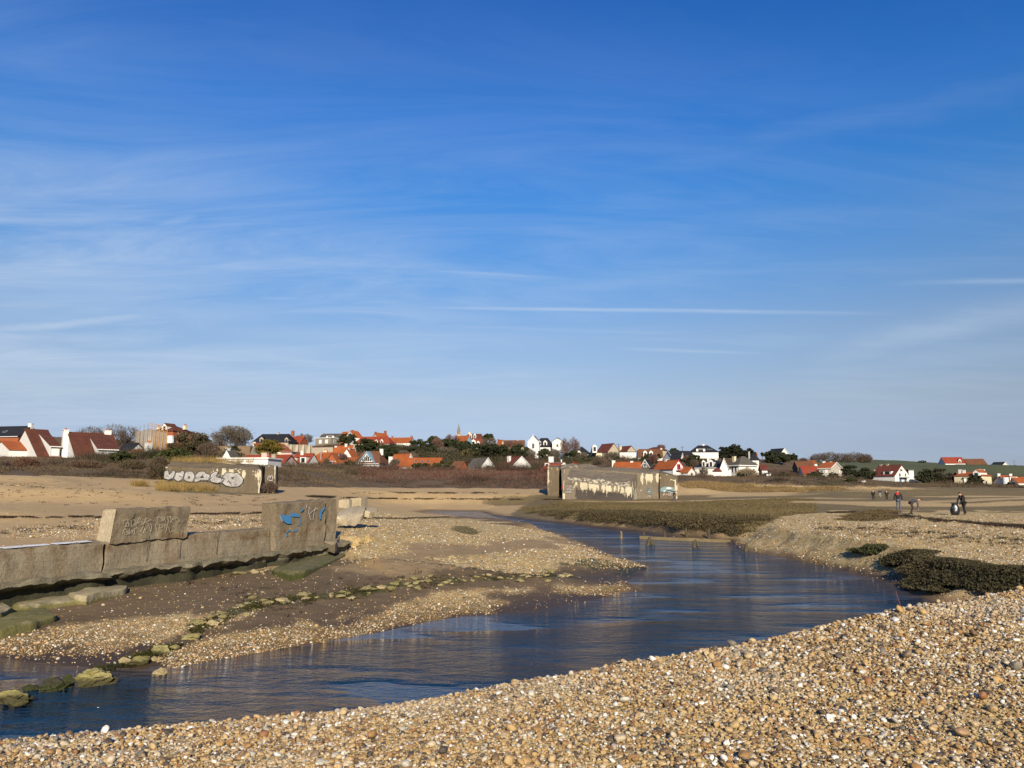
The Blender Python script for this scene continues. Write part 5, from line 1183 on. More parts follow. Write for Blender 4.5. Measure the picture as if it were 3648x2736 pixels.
for i in range(26):
    if i in (6, 13, 14, 21): continue
    a = ta + (tb - ta) * i / 26; b = ta + (tb - ta) * (i + 1) / 26; y0 = .10 + .05 * vnoise(i * .7, 0.); y1 = .42 - .12 * vnoise(i * .9, 3.)
    mb.prism([wl(a, y0, topz(a) + .026), wl(b, y0, topz(b) + .026), wl(b, y1, topz(b) + .04), wl(a, y1, topz(a) + .04)], [wl(a, y0, topz(a) + .035), wl(b, y0, topz(b) + .035), wl(b, y1, topz(b) + .05), wl(a, y1, topz(a) + .05)])
mb.build('paint_strip', M_WP, w1)
w2 = wall_root('longer right length of the sea wall carrying two upright graffitied slabs')
T2 = wall_t(961, 1930); TE = wall_t(1196, 1900)
low_wall('wall_section', TC + .05, T2, w2, n=10, slant0=.1, seed=5); footing(TC + .03, TE + .45, w2, 9)
# upright slab with scratched writing
f0b, f0t, f1t, f1b = wall_t(392, 1905), wall_t(415, 1814), wall_t(678, 1806), wall_t(662, 1890)
zt0, zt1 = wall_z(415, 1814), wall_z(678, 1806)
rings = []
for i in range(7):
    q = i / 6; b = f0b + (f1b - f0b) * q; t = f0t + (f1t - f0t) * q; z0 = topz(b) - .05; z1 = zt0 + (zt1 - zt0) * q
    rings.append([wl(b, -.035, z0), wl((b + t) / 2, -.02, (z0 + z1) / 2), wl(t, 0, z1 - .04), wl(t + .02, .05, z1), wl(t, .47, z1), wl(b, .5, z0)])
loft(rings, 6, 5, .05, 2.9, 21).build('upright_slab', M_WALLC, w2, True)
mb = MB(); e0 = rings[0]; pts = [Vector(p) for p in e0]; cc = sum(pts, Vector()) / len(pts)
mb.prism([p + Vector((-.015, 0, 0)) for p in pts], [p + Vector((-.06, 0, 0)) + (cc - p) * .12 for p in pts]); mb.build('sunlit_pale_end', M_PALE, w2)  # pale skin puts the sunlight on the slab's left end into colour
# two-piece slab with the blue paint
def slab2(ua, ub, y, seed, va=1794, vb=1777):
    ta, tb = wall_t(ua, 1860), wall_t(ub, 1860); za = wall_z(975 if ua < 1000 else ua, 1794 - (ua - 975) * .077 if ua > 975 else 1794); zb = wall_z(ub, 1794 - (ub - 975) * .077)
    rings = []
    for i in range(6):
        q = i / 5; t = ta + (tb - ta) * q; z0 = ledge(t) - .1; z1 = za + (zb - za) * q
        rings.append([wl(t, y, z0), wl(t, y, (z0 + z1) / 2), wl(t, y + .02, z1 - .03), wl(t, y + .06, z1), wl(t, .5, z1 + .01), wl(t, .5, z0)])
    return loft(rings, 6, 5, .042, 2.9, seed).build('upright_slab', M_WALLC, w2, True)
slab2(972, 1146, -.15, 31); slab2(1150, 1196, -.02, 33)
# ---- strokes of paint and scratches on the wall face
def ribbon(mb, pts, w, thick, frame):
    """pts in the 2D face plane -> flat stroke; frame maps (a, b, off) to 3D"""
    n = len(pts)
    for i in range(n - 1):
        (x0, y0), (x1, y1) = pts[i], pts[i + 1]; dx, dy = x1 - x0, y1 - y0; L = math.hypot(dx, dy) + 1e-9
        nx, ny = -dy / L * w / 2, dx / L * w / 2; ex_, ey_ = dx / L * w * .3, dy / L * w * .3
        q = [(x0 + nx - ex_, y0 + ny - ey_), (x0 - nx - ex_, y0 - ny - ey_), (x1 - nx + ex_, y1 - ny + ey_), (x1 + nx + ex_, y1 + ny + ey_)]
        mb.prism([frame(a, b, 0) for a, b in q], [frame(a, b, thick) for a, b in q])
def blob(mb, pts, thick, frame):
    mb.prism([frame(a, b, 0) for a, b in pts], [frame(a, b, thick) for a, b in pts])
def wall_frame(y):
    def fr(u, v, off):
        t = wall_t(u, v); return wl(t, y - .040 - off, wall_z(u, v))
    return fr
M_CHALK = simple('chalk_scratch', (.52, .47, .36), .9, .1)
M_BLUEP = simple('blue_spray_paint', (.035, .19, .42), .7, .35, 6, tint=(.09, .22, .38))
M_LILAC = simple('pale_spray_paint', (.55, .52, .55), .8, .2, 5)
def Z7(pts): return [(340 + x * .16275, 1780 + y * .16275) for x, y in pts]
mb = MB(); fr = wall_frame(-.035)
for s in ([(570, 530), (560, 455), (685, 430), (605, 590), (690, 570), (680, 480), (700, 560)], [(715, 590), (745, 585), (735, 455), (810, 430), (850, 490), (770, 580)], [(840, 560), (920, 385), (1010, 540)], [(880, 510), (940, 480), (1000, 510), (940, 550), (880, 510)],
          [(1000, 560), (1060, 400), (1180, 440), (1040, 490), (1120, 530), (1170, 710), (1190, 560), (1150, 520)], [(1220, 455), (1228, 460)], [(1245, 430), (1250, 436)], [(1255, 460), (1260, 466)],
          [(1280, 500), (1330, 490), (1300, 390), (1360, 370), (1410, 430), (1390, 470)], [(1410, 370), (1440, 470), (1470, 380), (1490, 480)], [(1540, 350), (1550, 470)], [(1540, 370), (1610, 360), (1590, 420), (1660, 410), (1590, 490), (1650, 500)], [(1690, 400), (1750, 390), (1800, 470), (1740, 495)],
          [(545, 740), (600, 630), (690, 720)], [(590, 760), (590, 710), (640, 700), (670, 750), (600, 770)], [(700, 640), (690, 760), (760, 660), (780, 750)], [(820, 760), (800, 640), (860, 605), (940, 700), (1000, 580)], [(930, 680), (1000, 740), (1040, 620), (1050, 720)],
          [(1270, 530), (1290, 660)], [(1270, 540), (1350, 525)], [(1350, 530), (1440, 590), (1370, 620), (1350, 530)], [(1470, 540), (1480, 620)], [(1550, 480), (1500, 700)], [(1560, 590), (1590, 720), (1660, 660)]):
    ribbon(mb, Z7(s), .95, .004, fr)
mb.build('scratched_writing', M_CHALK, w2)
def Z8(pts): return [(930 + x * .18083, 1750 + y * .18083) for x, y in pts]
fr = wall_frame(-.15); mb = MB()
for s in ([(275, 460), (480, 480), (515, 520), (515, 640), (430, 640), (340, 580)], [(480, 430), (600, 430), (690, 480), (680, 510), (600, 500), (500, 500)], [(690, 400), (740, 330), (770, 345), (720, 400)], [(1050, 470), (1100, 370), (1160, 300), (1170, 340), (1110, 430), (1100, 550), (1070, 550)], [(560, 770), (640, 730), (640, 780), (590, 800)]): blob(mb, Z8(s), .004, fr)
ribbon(mb, Z8([(680, 500), (690, 640), (640, 680)]), 2.2, .004, fr); ribbon(mb, Z8([(420, 890), (420, 820), (460, 770), (520, 790)]), 3, .004, fr)
mb.build('blue_paint', M_BLUEP, w2)
mb = MB(); fr2 = wall_frame(-.02)
blob(mb, Z8([(1195, 300), (1240, 320), (1250, 450), (1225, 450), (1200, 370)]), .004, fr2); mb.build('blue_paint', M_BLUEP, w2)
mb = MB()
for s in ([(870, 310), (850, 420), (890, 560)], [(990, 310), (960, 420), (940, 560)], [(870, 450), (960, 360), (1030, 340)], [(820, 260), (810, 330)], [(330, 600), (280, 470)]): ribbon(mb, Z8(s), 1.3, .004, fr)
mb.build('pale_paint', M_LILAC, w2)
mb = MB()
for u0, u1 in ((518, 527), (636, 644), (768, 773)):
    s = [(u0 + (790 - 0) * 0, 2000 - (u0 - 518) * .1), (u0 + 4, 1950 - (u0 - 518) * .12), (u0 + 12, 1908 - (u0 - 518) * .09)]
    ribbon(mb, s, .8, .006, wall_frame(.0))
mb.build('crack', M_DARK, w2)
# block added out of frame on the left so its shade falls on the footing
rk = loft([[(-13.6, 15.2, -.3), (-12.8, 14.4, -.3), (-12.7, 14.6, 1.4), (-13.4, 15.2, 1.5)], [(-11.9, 17.0, -.3), (-11.45, 16.2, -.3), (-11.5, 16.3, 1.4), (-11.9, 16.9, 1.45)]], 8, 4, .12, 1.2, 4).build('shade_block', M_FOOT, None, True)
tag(rk, 'unseen concrete block added left of the sea wall to shade its footing', 'concrete block')

# ---- loose slabs, drawn as top outlines (photo points) on a plane, thick enough to be real
def slab(label, pts, z, th, mat=M_SLAB, tilt=0.0, name='concrete_slab', cat='concrete slab', group=None, amp=.02, seed=1):
    P2 = [G(u, v, z) for u, v in pts]; cx = sum(p[0] for p in P2) / len(P2); cy = sum(p[1] for p in P2) / len(P2)
    top_ = [Vector((x - cx, y - cy, 0 + tilt * (x - cx))) for x, y in P2]; bot = [Vector((p.x * 1.02, p.y * 1.02, -th)) for p in top_]
    mid = [Vector((p.x * 1.03, p.y * 1.03, p.z - .06)) for p in top_]
    inner = [Vector((p.x * .93, p.y * .93, p.z + .015)) for p in top_]
    def dn(r):
        out = []
        for i, p in enumerate(r):
            for j in range(5): out.append(p.lerp(r[(i + 1) % len(r)], j / 5))
        return out
    rings = [dn(r) for r in (bot, mid, top_, inner)]; M = len(rings[0]); vs = []; fs = []
    for r in rings: vs += [disp(p, amp * 2.2, 1.7, seed) for p in r]
    for i in range(3):
        for k in range(M): fs.append((i * M + k, i * M + (k + 1) % M, (i + 1) * M + (k + 1) % M, (i + 1) * M + k))
    vs.append(Vector((0, 0, .02))); c = len(vs) - 1
    for k in range(M): fs.append((3 * M + k, 3 * M + (k + 1) % M, c))
    mb = MB(); mb.add(vs, fs); o = mb.build(name, mat, None, True); o.location = (cx, cy, z)
    return tag(o, label, cat, group)
slab('broad pale slab lying flat at the foot of the sea wall', [(45, 2150), (120, 2118), (200, 2106), (245, 2105), (288, 2130), (270, 2140), (190, 2150), (100, 2162)], .34, .35, seed=1)
slab('mossy slab with slanted right edge nearest the stream on the left', [(-60, 2200), (60, 2175), (160, 2165), (198, 2196), (120, 2218), (0, 2240), (-80, 2250)], .26, .35, seed=2)
slab('slab stump cut by the left edge below the sea wall shadow', [(-60, 2140), (0, 2130), (20, 2155), (38, 2170), (0, 2186), (-60, 2195)], .36, .5, seed=3)
slab('long narrow mossy ledge stone against the wall footing', [(250, 2110), (330, 2094), (400, 2090), (457, 2086), (445, 2098), (380, 2110), (310, 2124), (270, 2122)], .45, .35, seed=4)
M_MOSS = concrete('mossy_apron', (.20, .17, .09), (.09, .09, .03), (.075, .085, .022), mossz=(.2, 1.0))
slab('green mossy apron sloping below the blue painted slab', [(975, 2022), (1060, 2000), (1150, 1965), (1215, 1930), (1250, 1945), (1255, 1965), (1180, 1998), (1090, 2032), (1040, 2040)], .62, .4, M_MOSS, seed=5)
def slab3(label, pts, th, mat, seed, name='concrete_slab', cat='concrete slab', amp=.05):
    T = [P(*p) for p in pts]; o = sum(T, Vector()) / len(T); T = [p - o for p in T]; nrm = Vector()
    for a_, b_ in zip(T, T[1:] + T[:1]): nrm += a_.cross(b_)
    nrm.normalize(); nrm = nrm if nrm.z > 0 else -nrm
    def dn(r): return [p.lerp(r[(i + 1) % len(r)], q / 6) for i, p in enumerate(r) for q in range(6)]
    rings = [dn([p - nrm * th * 1.0 for p in T]), dn([p * 1.03 - nrm * th * .5 for p in T]), dn([p * 1.02 - nrm * .05 for p in T]), dn([p * .98 for p in T]), dn([p * .5 for p in T])]
    M = len(rings[0]); vs = [disp(p, amp if k < 3 else amp * .4, 2.2, seed) for k, r in enumerate(rings) for p in r]; fs = []
    for i in range(4):
        for k in range(M): fs.append((i * M + k, i * M + (k + 1) % M, (i + 1) * M + (k + 1) % M, (i + 1) * M + k))
    fs.append(tuple(4 * M + k for k in range(M))); mb = MB(); mb.add(vs, fs); ob = mb.build(name, mat, None, True); ob.location = o
    return tag(ob, label, cat)
slab3('big tilted concrete slab fallen behind the right end of the sea wall', [(1200, 1838, 32.5), (1230, 1846, 32.6), (1262, 1842, 33), (1296, 1826, 33.6), (1304, 1808, 34.8), (1272, 1802, 35.4), (1240, 1806, 35), (1205, 1826, 33.4)], .34, M_PALE, 6, amp=.09)
slab3('rough block resting on the end of the fallen slab', [(1300, 1818, 34), (1318, 1822, 34), (1342, 1818, 34.4), (1340, 1810, 35.2), (1318, 1806, 35.2)], .3, M_PALE, 7, amp=.07)
slab('crumbled rubble lump at the right end of the wall footing', [(1160, 1925), (1175, 1908), (1205, 1900), (1212, 1915), (1195, 1928)], 1.15, .4, M_WALLC, seed=8, amp=.05)
def remnant(label, u0, u1, vt, vb, d, th=.5, seed=1):
    a = P(u0, vb, d); b = P(u1, vb, d * 1.01); h = (vb - vt) * d / F
    q = [[a + Vector((0, 0, -.5)), a + Vector((0, 0, h)), a + Vector((.1, th, h)), a + Vector((.1, th, -.5))], [b + Vector((0, 0, -.5)), b + Vector((0, 0, h * 1.02)), b + Vector((.1, th, h * 1.02)), b + Vector((.1, th, -.5))]]
    c = a.lerp(b, .5); q = [[p - c for p in r] for r in q]
    o = loft(q, 6, 3, .05, 1.6, seed).build('wall_remnant', M_PALE, None, True); o.location = c; return tag(o, label, 'wall remnant', 'pale wall remnants behind the sea wall')
remnant('pale low wall remnant with a dark hollow just behind the blue painted slab', 1206, 1244, 1781, 1808, 54, seed=11)
remnant('pale wall remnant ending in a stub post behind the fallen slab', 1246, 1290, 1775, 1806, 57, seed=12)
remnant('narrow upright stub closing the pale wall remnants', 1287, 1298, 1771, 1806, 56.4, .6, seed=13)

# ------------------------------------------------------------------ bunkers
def paint_attr(o, fn):
    me = o.data; n = len(me.vertices); co = np.empty(n * 3, dtype=np.float32); me.vertices.foreach_get('co', co); co = co.reshape(-1, 3)
    pa, ta = fn(co); set_attr(me, 'paint', pa); set_attr(me, 'tar_shade', ta)
def ringpx(rows): return [P(*r) for r in rows]
# small bunker on the left, settled to the right
bl = empty('bunker', P(760, 1740, 80)); tag(bl, 'low tilted concrete bunker on the dune edge covered in silver bubble graffiti', 'bunker'); O = bl.location.copy()
def rel(rows): return [P(*r) - O for r in rows]
d0 = 78
body = loft([rel([(588, 1790, d0), (590, 1663, d0), (610, 1644, d0 + 1.6), (640, 1640, d0 + 9), (640, 1790, d0 + 9)]), rel([(926, 1800, d0), (931, 1677, d0), (921, 1659, d0 + 1.6), (958, 1659, d0 + 7), (958, 1790, d0 + 7)])], 28, 9, .13, .6, 2).build('body', M_BUNK, bl, False)
def pf(co):
    u, v = proj(co[:, 0] + O.x, co[:, 1] + O.y, co[:, 2] + O.z); fr_ = co[:, 1] + O.y < d0 + .4
    e = (1677 + (u - 931) * .041)
    p_ = np.where(fr_ & (u > 730), .70 - np.abs(v - e - 18) / 90, -1.0); p_ = np.where(fr_ & (u > 921), .8, p_); p_ = np.where(fr_ & (np.abs(v - e - 3) < 4) & (u < 660), .6, p_)
    return p_, np.where(fr_ & (u > 740) & (v > e + 5), .35, 0)
paint_attr(body, pf)
rec = loft([rel([(944, 1790, d0 + 3.4), (944, 1680, d0 + 3.4), (944, 1659, d0 + 4.2), (950, 1657, d0 + 9), (950, 1790, d0 + 9)]), rel([(979, 1790, d0 + 3.8), (984, 1678, d0 + 3.8), (983, 1660, d0 + 4.6), (990, 1660, d0 + 9), (990, 1790, d0 + 9)])], 8, 5, .05, 1.0, 6).build('wing', M_BUNK, bl)
paint_attr(rec, lambda co: (np.where(np.abs(proj(co[:, 0] + O.x, co[:, 1] + O.y, co[:, 2] + O.z)[0] - 981) < 4, .75, .25), np.zeros(len(co))))
sand_heap = loft([[Vector(p) for p in r] for r in ([(-3, 2.5, 2.55), (-3, 6, 2.6), (-3, 6, 2.4), (-3, 2.5, 2.4)], [(0, 2.0, 2.9), (0, 5, 3.0), (0, 5, 2.2), (0, 2.0, 2.2)], [(2.4, 2.6, 2.35), (2.4, 5, 2.4), (2.4, 5, 2.1), (2.4, 2.6, 2.1)])], 6, 3, .12, .8, 3).build('sand_heap', simple('blown_sand', (.44, .34, .20), .95, .2, 1.5), bl, True)
M_SILV = simple('silver_spray_paint', (.40, .39, .38), .6, .55, 1.1, scale2=4, tint=(.17, .155, .14))
M_BLKP = simple('black_spray_paint', (.03, .03, .035), .7)
def Z4(pts): return [(550 + x * .20796, 1580 + y * .20796) for x, y in pts]
def face_frame(d, org):
    def fr(u, v, off): return P(u, v, d - .10 - off) - org
    return fr
fr = face_frame(d0, O); mb = MB(); ob = MB(); dk = MB()
BL = [[(185, 480), (245, 465), (255, 530), (315, 465), (352, 490), (340, 560), (310, 590), (240, 610), (175, 590)],
      [(340, 570), (370, 500), (430, 500), (470, 470), (500, 490), (510, 540), (480, 600), (410, 640), (360, 610)],
      [(500, 600), (515, 530), (560, 485), (640, 485), (670, 530), (690, 580), (660, 650), (560, 640)],
      [(680, 640), (720, 540), (770, 490), (850, 485), (880, 520), (930, 535), (950, 580), (920, 620), (800, 620), (740, 650)],
      [(950, 590), (990, 520), (1050, 485), (1090, 500), (1060, 560), (1090, 580), (1180, 600), (1160, 640), (1080, 670), (990, 650)],
      [(1180, 600), (1230, 520), (1300, 510), (1350, 520), (1420, 510), (1460, 560), (1500, 600), (1490, 670), (1430, 720), (1330, 730), (1240, 710), (1190, 670)]]
for i, b in enumerate(BL):
    cx4 = sum(p[0] for p in b) / len(b); cy4 = sum(p[1] for p in b) / len(b); b = [(cx4 + (x - cx4) * 1.16, cy4 + (y - cy4) * 1.14) for x, y in b]
    z = Z4(b); blob(mb, z, .004 * (1 + i % 2), fr); ribbon(ob, z + [z[0]], 2.4, .016, fr)
for b in ([(770, 590), (825, 535), (850, 590)], [(560, 600), (600, 550), (610, 590)], [(1100, 590), (1130, 530), (1140, 590)], [(1310, 580), (1370, 570), (1345, 620)], [(1250, 640), (1330, 680), (1300, 690)], [(420, 560), (450, 545), (430, 575)]): blob(dk, Z4(b), .02, fr)
mb2 = MB(); blob(mb2, Z4([(185, 560), (330, 500), (480, 520), (620, 510), (840, 520), (1000, 520), (1230, 540), (1430, 560), (1490, 620), (1440, 715), (1250, 705), (1050, 655), (760, 640), (420, 635), (240, 600)]), .002, fr); mb2.build('graffiti', simple('dull_silver_paint', (.20, .185, .16), .8, .5, 1.0, scale2=4, tint=(.10, .085, .06)), bl)
mb3 = MB(); rq = random.Random(3)
for i in range(26):
    x0 = rq.uniform(200, 1480); y0 = 600 + (x0 - 200) * .06 + rq.uniform(-80, 40); ribbon(mb3, Z4([(x0, y0), (x0 + rq.uniform(-40, 40), y0 + rq.uniform(10, 50)), (x0 + rq.uniform(-60, 60), y0 + rq.uniform(-20, 40))]), rq.uniform(.6, 1.4), .022, fr)
mb3.build('graffiti_outline', M_BLKP, bl)
mb.build('graffiti', M_SILV, bl); ob.build('graffiti_outline', M_BLKP, bl); dk.build('graffiti_outline', M_BLKP, bl)
fr = face_frame(d0 + 3.4, O); mb = MB()
for s in ([(1945, 620), (1950, 560), (1975, 550), (1985, 610)], [(1985, 610), (1990, 555), (2020, 550), (2030, 610)], [(1960, 630), (2020, 630)]): ribbon(mb, Z4(s), 2.0, .004, fr)
mb.build('graffiti', M_LILAC, bl)
# large bunker
bb = empty('bunker', P(2180, 1780, 122)); tag(bb, 'large rounded concrete bunker with peeling cream whitewash beside the marsh', 'bunker'); O2 = bb.location.copy()
def rel2(rows): return [P(*r) - O2 for r in rows]
D = 118; B = 126
front = loft([rel2([(2005, 1800, D), (2007, 1713, D), (2022, 1701, D + 1.5), (2034, 1667, B + 1), (2034, 1800, B + 1)]), rel2([(2250, 1812, D), (2250, 1737, D), (2241, 1720, D + 1.5), (2272, 1687, B + 1), (2279, 1800, B + 1)])], 34, 10, .26, .42, 8).build('front_block', M_BUNKG, bb)
def pf2(co):
    u, v = proj(co[:, 0] + O2.x, co[:, 1] + O2.y, co[:, 2] + O2.z); y = co[:, 1] + O2.y; fr_ = y < D + .5
    q = v - (1713 + (u - 2007) * .098)
    p_ = np.where(fr_ & (u > 2040), .72 - np.abs(q - 10) / 60, -1.0); p_ = np.where(fr_ & (u < 2013), .70, p_); p_ = np.where(fr_ & (u >= 2014) & (u <= 2040), .25 - np.abs(q - 3) / 20, p_)
    p_ = np.where(~fr_ & (y < D + 2.2), .56, p_); p_ = np.where((~fr_) & (y > D + 2.2), .16, p_); p_ = np.where((u > 2249) & (v > 1725), .62, p_)
    return p_, np.where(fr_ & (u > 2050), np.clip((q - 8) / 22, 0, 1) * .8, 0)
paint_attr(front, pf2)
st = [(1999, 1673, 1660, 0), (2037, 1670, 1654, 0), (2096, 1672, 1656.5, 0), (2143, 1676, 1666, 0), (2274, 1686, 1672.5, 0), (2350, 1689, 1677, 0)]
main = loft([rel2([(u, 1800, B), (u, f_, B), (u + (2 if u < 2100 else 0), c_, B + 3.5), (u, c_ - 1.5, B + 9), (u, 1800, B + 12)]) for u, f_, c_, _ in st], 7, 7, .28, .38, 12).build('main_block', M_BUNKG, bb)
def pf3(co):
    u, v = proj(co[:, 0] + O2.x, co[:, 1] + O2.y, co[:, 2] + O2.z); y = co[:, 1] + O2.y; fr_ = y < B + .5
    q = v - (1686 + (u - 2274) * .04)
    p_ = np.where(fr_ & (u > 2276), .82 - np.abs(q - 13) / 38, .12); p_ = np.where((u < 2060) & (~fr_), .42, p_)
    return p_, np.zeros(len(co))
paint_attr(main, pf3)
pier = loft([rel2([(2350.5, 1800, B - .6), (2350.5, 1686, B - .6), (2350.5, 1677, B + 2.5), (2350.5, 1677, B + 11), (2350.5, 1800, B + 11)]), rel2([(2392, 1800, B - .6), (2392, 1692, B - .6), (2392, 1689, B + 2.5), (2392, 1689, B + 11), (2392, 1800, B + 11)]), rel2([(2413, 1800, B - .6), (2414, 1704, B - .6), (2412, 1698, B + 2.5), (2412, 1698, B + 11), (2412, 1800, B + 11)])], 5, 7, .05, .8, 14).build('pier', M_BUNK, bb)
def pf4(co):
    u, v = proj(co[:, 0] + O2.x, co[:, 1] + O2.y, co[:, 2] + O2.z)
    arc = np.hypot((u - 2368) / 1.0, (v - 1742) * .9)
    return np.where((np.abs(arc - 42) < 6) & (v < 1755), .8, np.where(u > 2406, .55, -.3)), np.zeros(len(co))
paint_attr(pier, pf4)
wing = loft([rel2([(1951, 1790, B + 1), (1951, 1664, B + 1), (1953, 1660, B + 3), (1953, 1659, B + 9), (1951, 1790, B + 9)]), rel2([(1991, 1790, B + 1), (1991, 1664, B + 1), (1994, 1659, B + 3), (1996, 1658, B + 9), (1996, 1790, B + 9)])], 8, 7, .08, .7, 16).build('wing', M_BUNK, bb)
paint_attr(wing, lambda co: (np.where(proj(co[:, 0] + O2.x, co[:, 1] + O2.y, co[:, 2] + O2.z)[0] < 1956, .70, .3), np.zeros(len(co))))
lk = loft([rel2([(1985, 1790, B + 4), (1985, 1664, B + 4), (1985, 1659, B + 5), (1985, 1659, B + 9), (1985, 1790, B + 9)]), rel2([(2010, 1790, B + 4), (2010, 1664, B + 4), (2010, 1659, B + 5), (2010, 1659, B + 9), (2010, 1790, B + 9)])], 3, 2, .0).build('recess_wall', M_BUNK, bb); paint_attr(lk, lambda co: (np.zeros(len(co)), np.ones(len(co)) * .6))  # even dark coat on the recess wall stands in for shade in the slot
def Z6(pts): return [(2160 + x * .12658, 1640 + y * .12658) for x, y in pts]
def Z5(pts): return [(1920 + x * .11754, 1620 + y * .11754) for x, y in pts]
M_TEAL = simple('teal_spray_paint', (.10, .22, .25), .7, .5, 1.5, scale2=4, tint=(.30, .36, .34)); M_WSP = simple('white_spray_paint', (.66, .68, .70), .7, .2, 3); M_NAVY = simple('navy_spray_paint', (.02, .04, .06), .7, .3, 3); M_REDP = simple('red_spray_paint', (.35, .02, .02), .7)
fr = face_frame(B - .62, O2)
mb = MB(); blob(mb, Z6([(1515, 870), (1530, 790), (1600, 750), (1720, 735), (1880, 755), (1925, 820), (1965, 880), (1900, 890), (1790, 890), (1680, 870), (1600, 890)]), .01, fr); mb.build('mural', M_TEAL, bb)
mb = MB(); blob(mb, Z6([(1670, 800), (1720, 755), (1810, 760), (1850, 790), (1790, 810), (1720, 815)]), .02, fr); blob(mb, Z6([(1590, 870), (1640, 840), (1680, 860), (1650, 880)]), .02, fr); ribbon(mb, Z6([(1740, 885), (1860, 905), (1970, 900)]), 1.5, .025, fr); mb.build('mural', M_WSP, bb)
mb = MB(); blob(mb, Z6([(1660, 830), (1740, 830), (1850, 850), (1960, 880), (1860, 885), (1740, 860)]), .03, fr); mb.build('mural', M_NAVY, bb)
M_ROCK = simple('pink_white_spray_paint', (.68, .56, .50), .7, .15, 3); mb = MB()
for s in ([(1600, 1000), (1610, 920), (1650, 925), (1625, 960), (1665, 985)], [(1690, 950), (1710, 940), (1720, 965), (1695, 975), (1690, 950)], [(1775, 940), (1740, 955), (1745, 990), (1775, 985)], [(1755, 930), (1770, 990)], [(1795, 930), (1790, 995)], [(1835, 925), (1795, 960), (1840, 990)], [(1850, 955), (1856, 958)]): ribbon(mb, Z6(s), 1.2, .012, fr)
mb.build('sprayed_word', M_ROCK, bb)
fr = face_frame(B - .05, O2); mb = MB(); ribbon(mb, Z6([(1165, 740), (1190, 790), (1230, 790), (1270, 740)]), 1.2, .01, fr); ribbon(mb, Z6([(1140, 910), (1150, 860), (1210, 850), (1290, 880), (1300, 930)]), 2.4, .01, fr); ribbon(mb, Z6([(1150, 820), (1210, 840), (1280, 810)]), 1.6, .01, fr); ribbon(mb, Z6([(1170, 930), (1280, 935)]), 1.6, .01, fr); mb.build('graffiti', M_TEAL, bb)
mb = MB()
for s in ([(1150, 1020), (1210, 990), (1260, 1010), (1210, 1030)], [(1180, 870), (1205, 910), (1235, 870), (1180, 870)], [(945, 830), (1000, 850), (950, 870)]): ribbon(mb, Z6(s), .9, .012, fr)
mb.build('graffiti', M_WSP, bb)
fr = face_frame(D - .1, O2); mb = MB()
for s in ([(830, 950), (1000, 945), (850, 1050), (1000, 1040)], [(840, 1110), (990, 1105)], [(850, 1080), (900, 1010), (960, 1090)], [(1010, 990), (1060, 980), (1040, 1060), (1010, 1060)], [(800, 1140), (980, 1150)]): ribbon(mb, Z5(s), 1.1, .01, fr)
mb.build('graffiti', M_LILAC, bb)
mb = MB(); blob(mb, Z5([(742, 1050), (705, 1010), (700, 960), (742, 930)]), .02, face_frame(D + .2, O2)); mb.build('graffiti', M_REDP, bb)

# ------------------------------------------------------------------ timber remains in the stream
M_WOOD = simple('weathered_groyne_timber', (.25, .19, .10), .9, .35, 1.2, scale2=9); M_WOODD = simple('dark_wet_timber', (.085, .07, .04), .8, .4, 2.0, scale2=9)
pa, pb2 = Vector((*G(2278, 1913, .12), .12)), Vector((*G(2602, 1927, .10), .10))
bm_ = loft([[pa + Vector(q) for q in ((0, 0, -.15), (0, .25, -.15), (0, .25, .06), (0, 0, .06))], [pb2 + Vector(q) for q in ((0, 0, -.15), (0, .25, -.15), (0, .25, .06), (0, 0, .06))]], 24, 2, .03, 1.5, 3)
o = bm_.build('timber_beam', M_WOOD); tag(o, 'long pale groyne beam lying across the stream', 'timber')
def stump(label, u, vt, vb, w, lean=0.0, z0=0.0, mat=M_WOODD, tip=.35, group='groyne posts in the stream'):
    x, y = G(u, vb, z0); h = (vb - vt) * y / F; r = w * y / F / 2; rings = []
    for t, k in ((-.6, 1.1), (0, 1), (.5, .85), (.85, .6), (1.0, tip)):
        z = t * h if t > 0 else t; rings.append([Vector((lean * max(t, 0) * h + r * k * math.cos(i * PI / 3), r * k * math.sin(i * PI / 3), z)) for i in range(6)])
    o = loft(rings, 2, 2, .05, 3.0, u * .1).build('groyne_post', mat); o.location = (x, y, z0); return tag(o, label, 'wooden post', group)
stump('lone pointed groyne stump standing in the blue water', 2213, 1893, 1917, 11, mat=M_WOOD)
stump('worn stump, left of the pair in front of the beam', 2308, 1915, 1943, 17, .3, mat=M_WOODD)
stump('leaning dark stump, right of the pair in front of the beam', 2324, 1917, 1940, 15, -.4)
stump('forked stump, taller of the pair below the middle of the beam', 2472, 1922, 1949, 14, .2)
stump('short slanting stump beside the forked one', 2488, 1926, 1946, 13, -.4)
stump('thin broken post at the left end of the beam', 2292, 1897, 1914, 7, .1)
stump('spiky post with side splinters behind the beam', 2369, 1890, 1919, 11, -.1)
stump('straight dark post rising behind the middle of the beam', 2445, 1880, 1919, 11)
stump('straight dark post near the right third of the beam', 2526, 1884, 1925, 11)
stump('bank side post at the right end of the beam', 2605, 1888, 1928, 12)
stump('low dark stump where the shingle bank meets the water', 2656, 1941, 1956, 18, .2, .1)

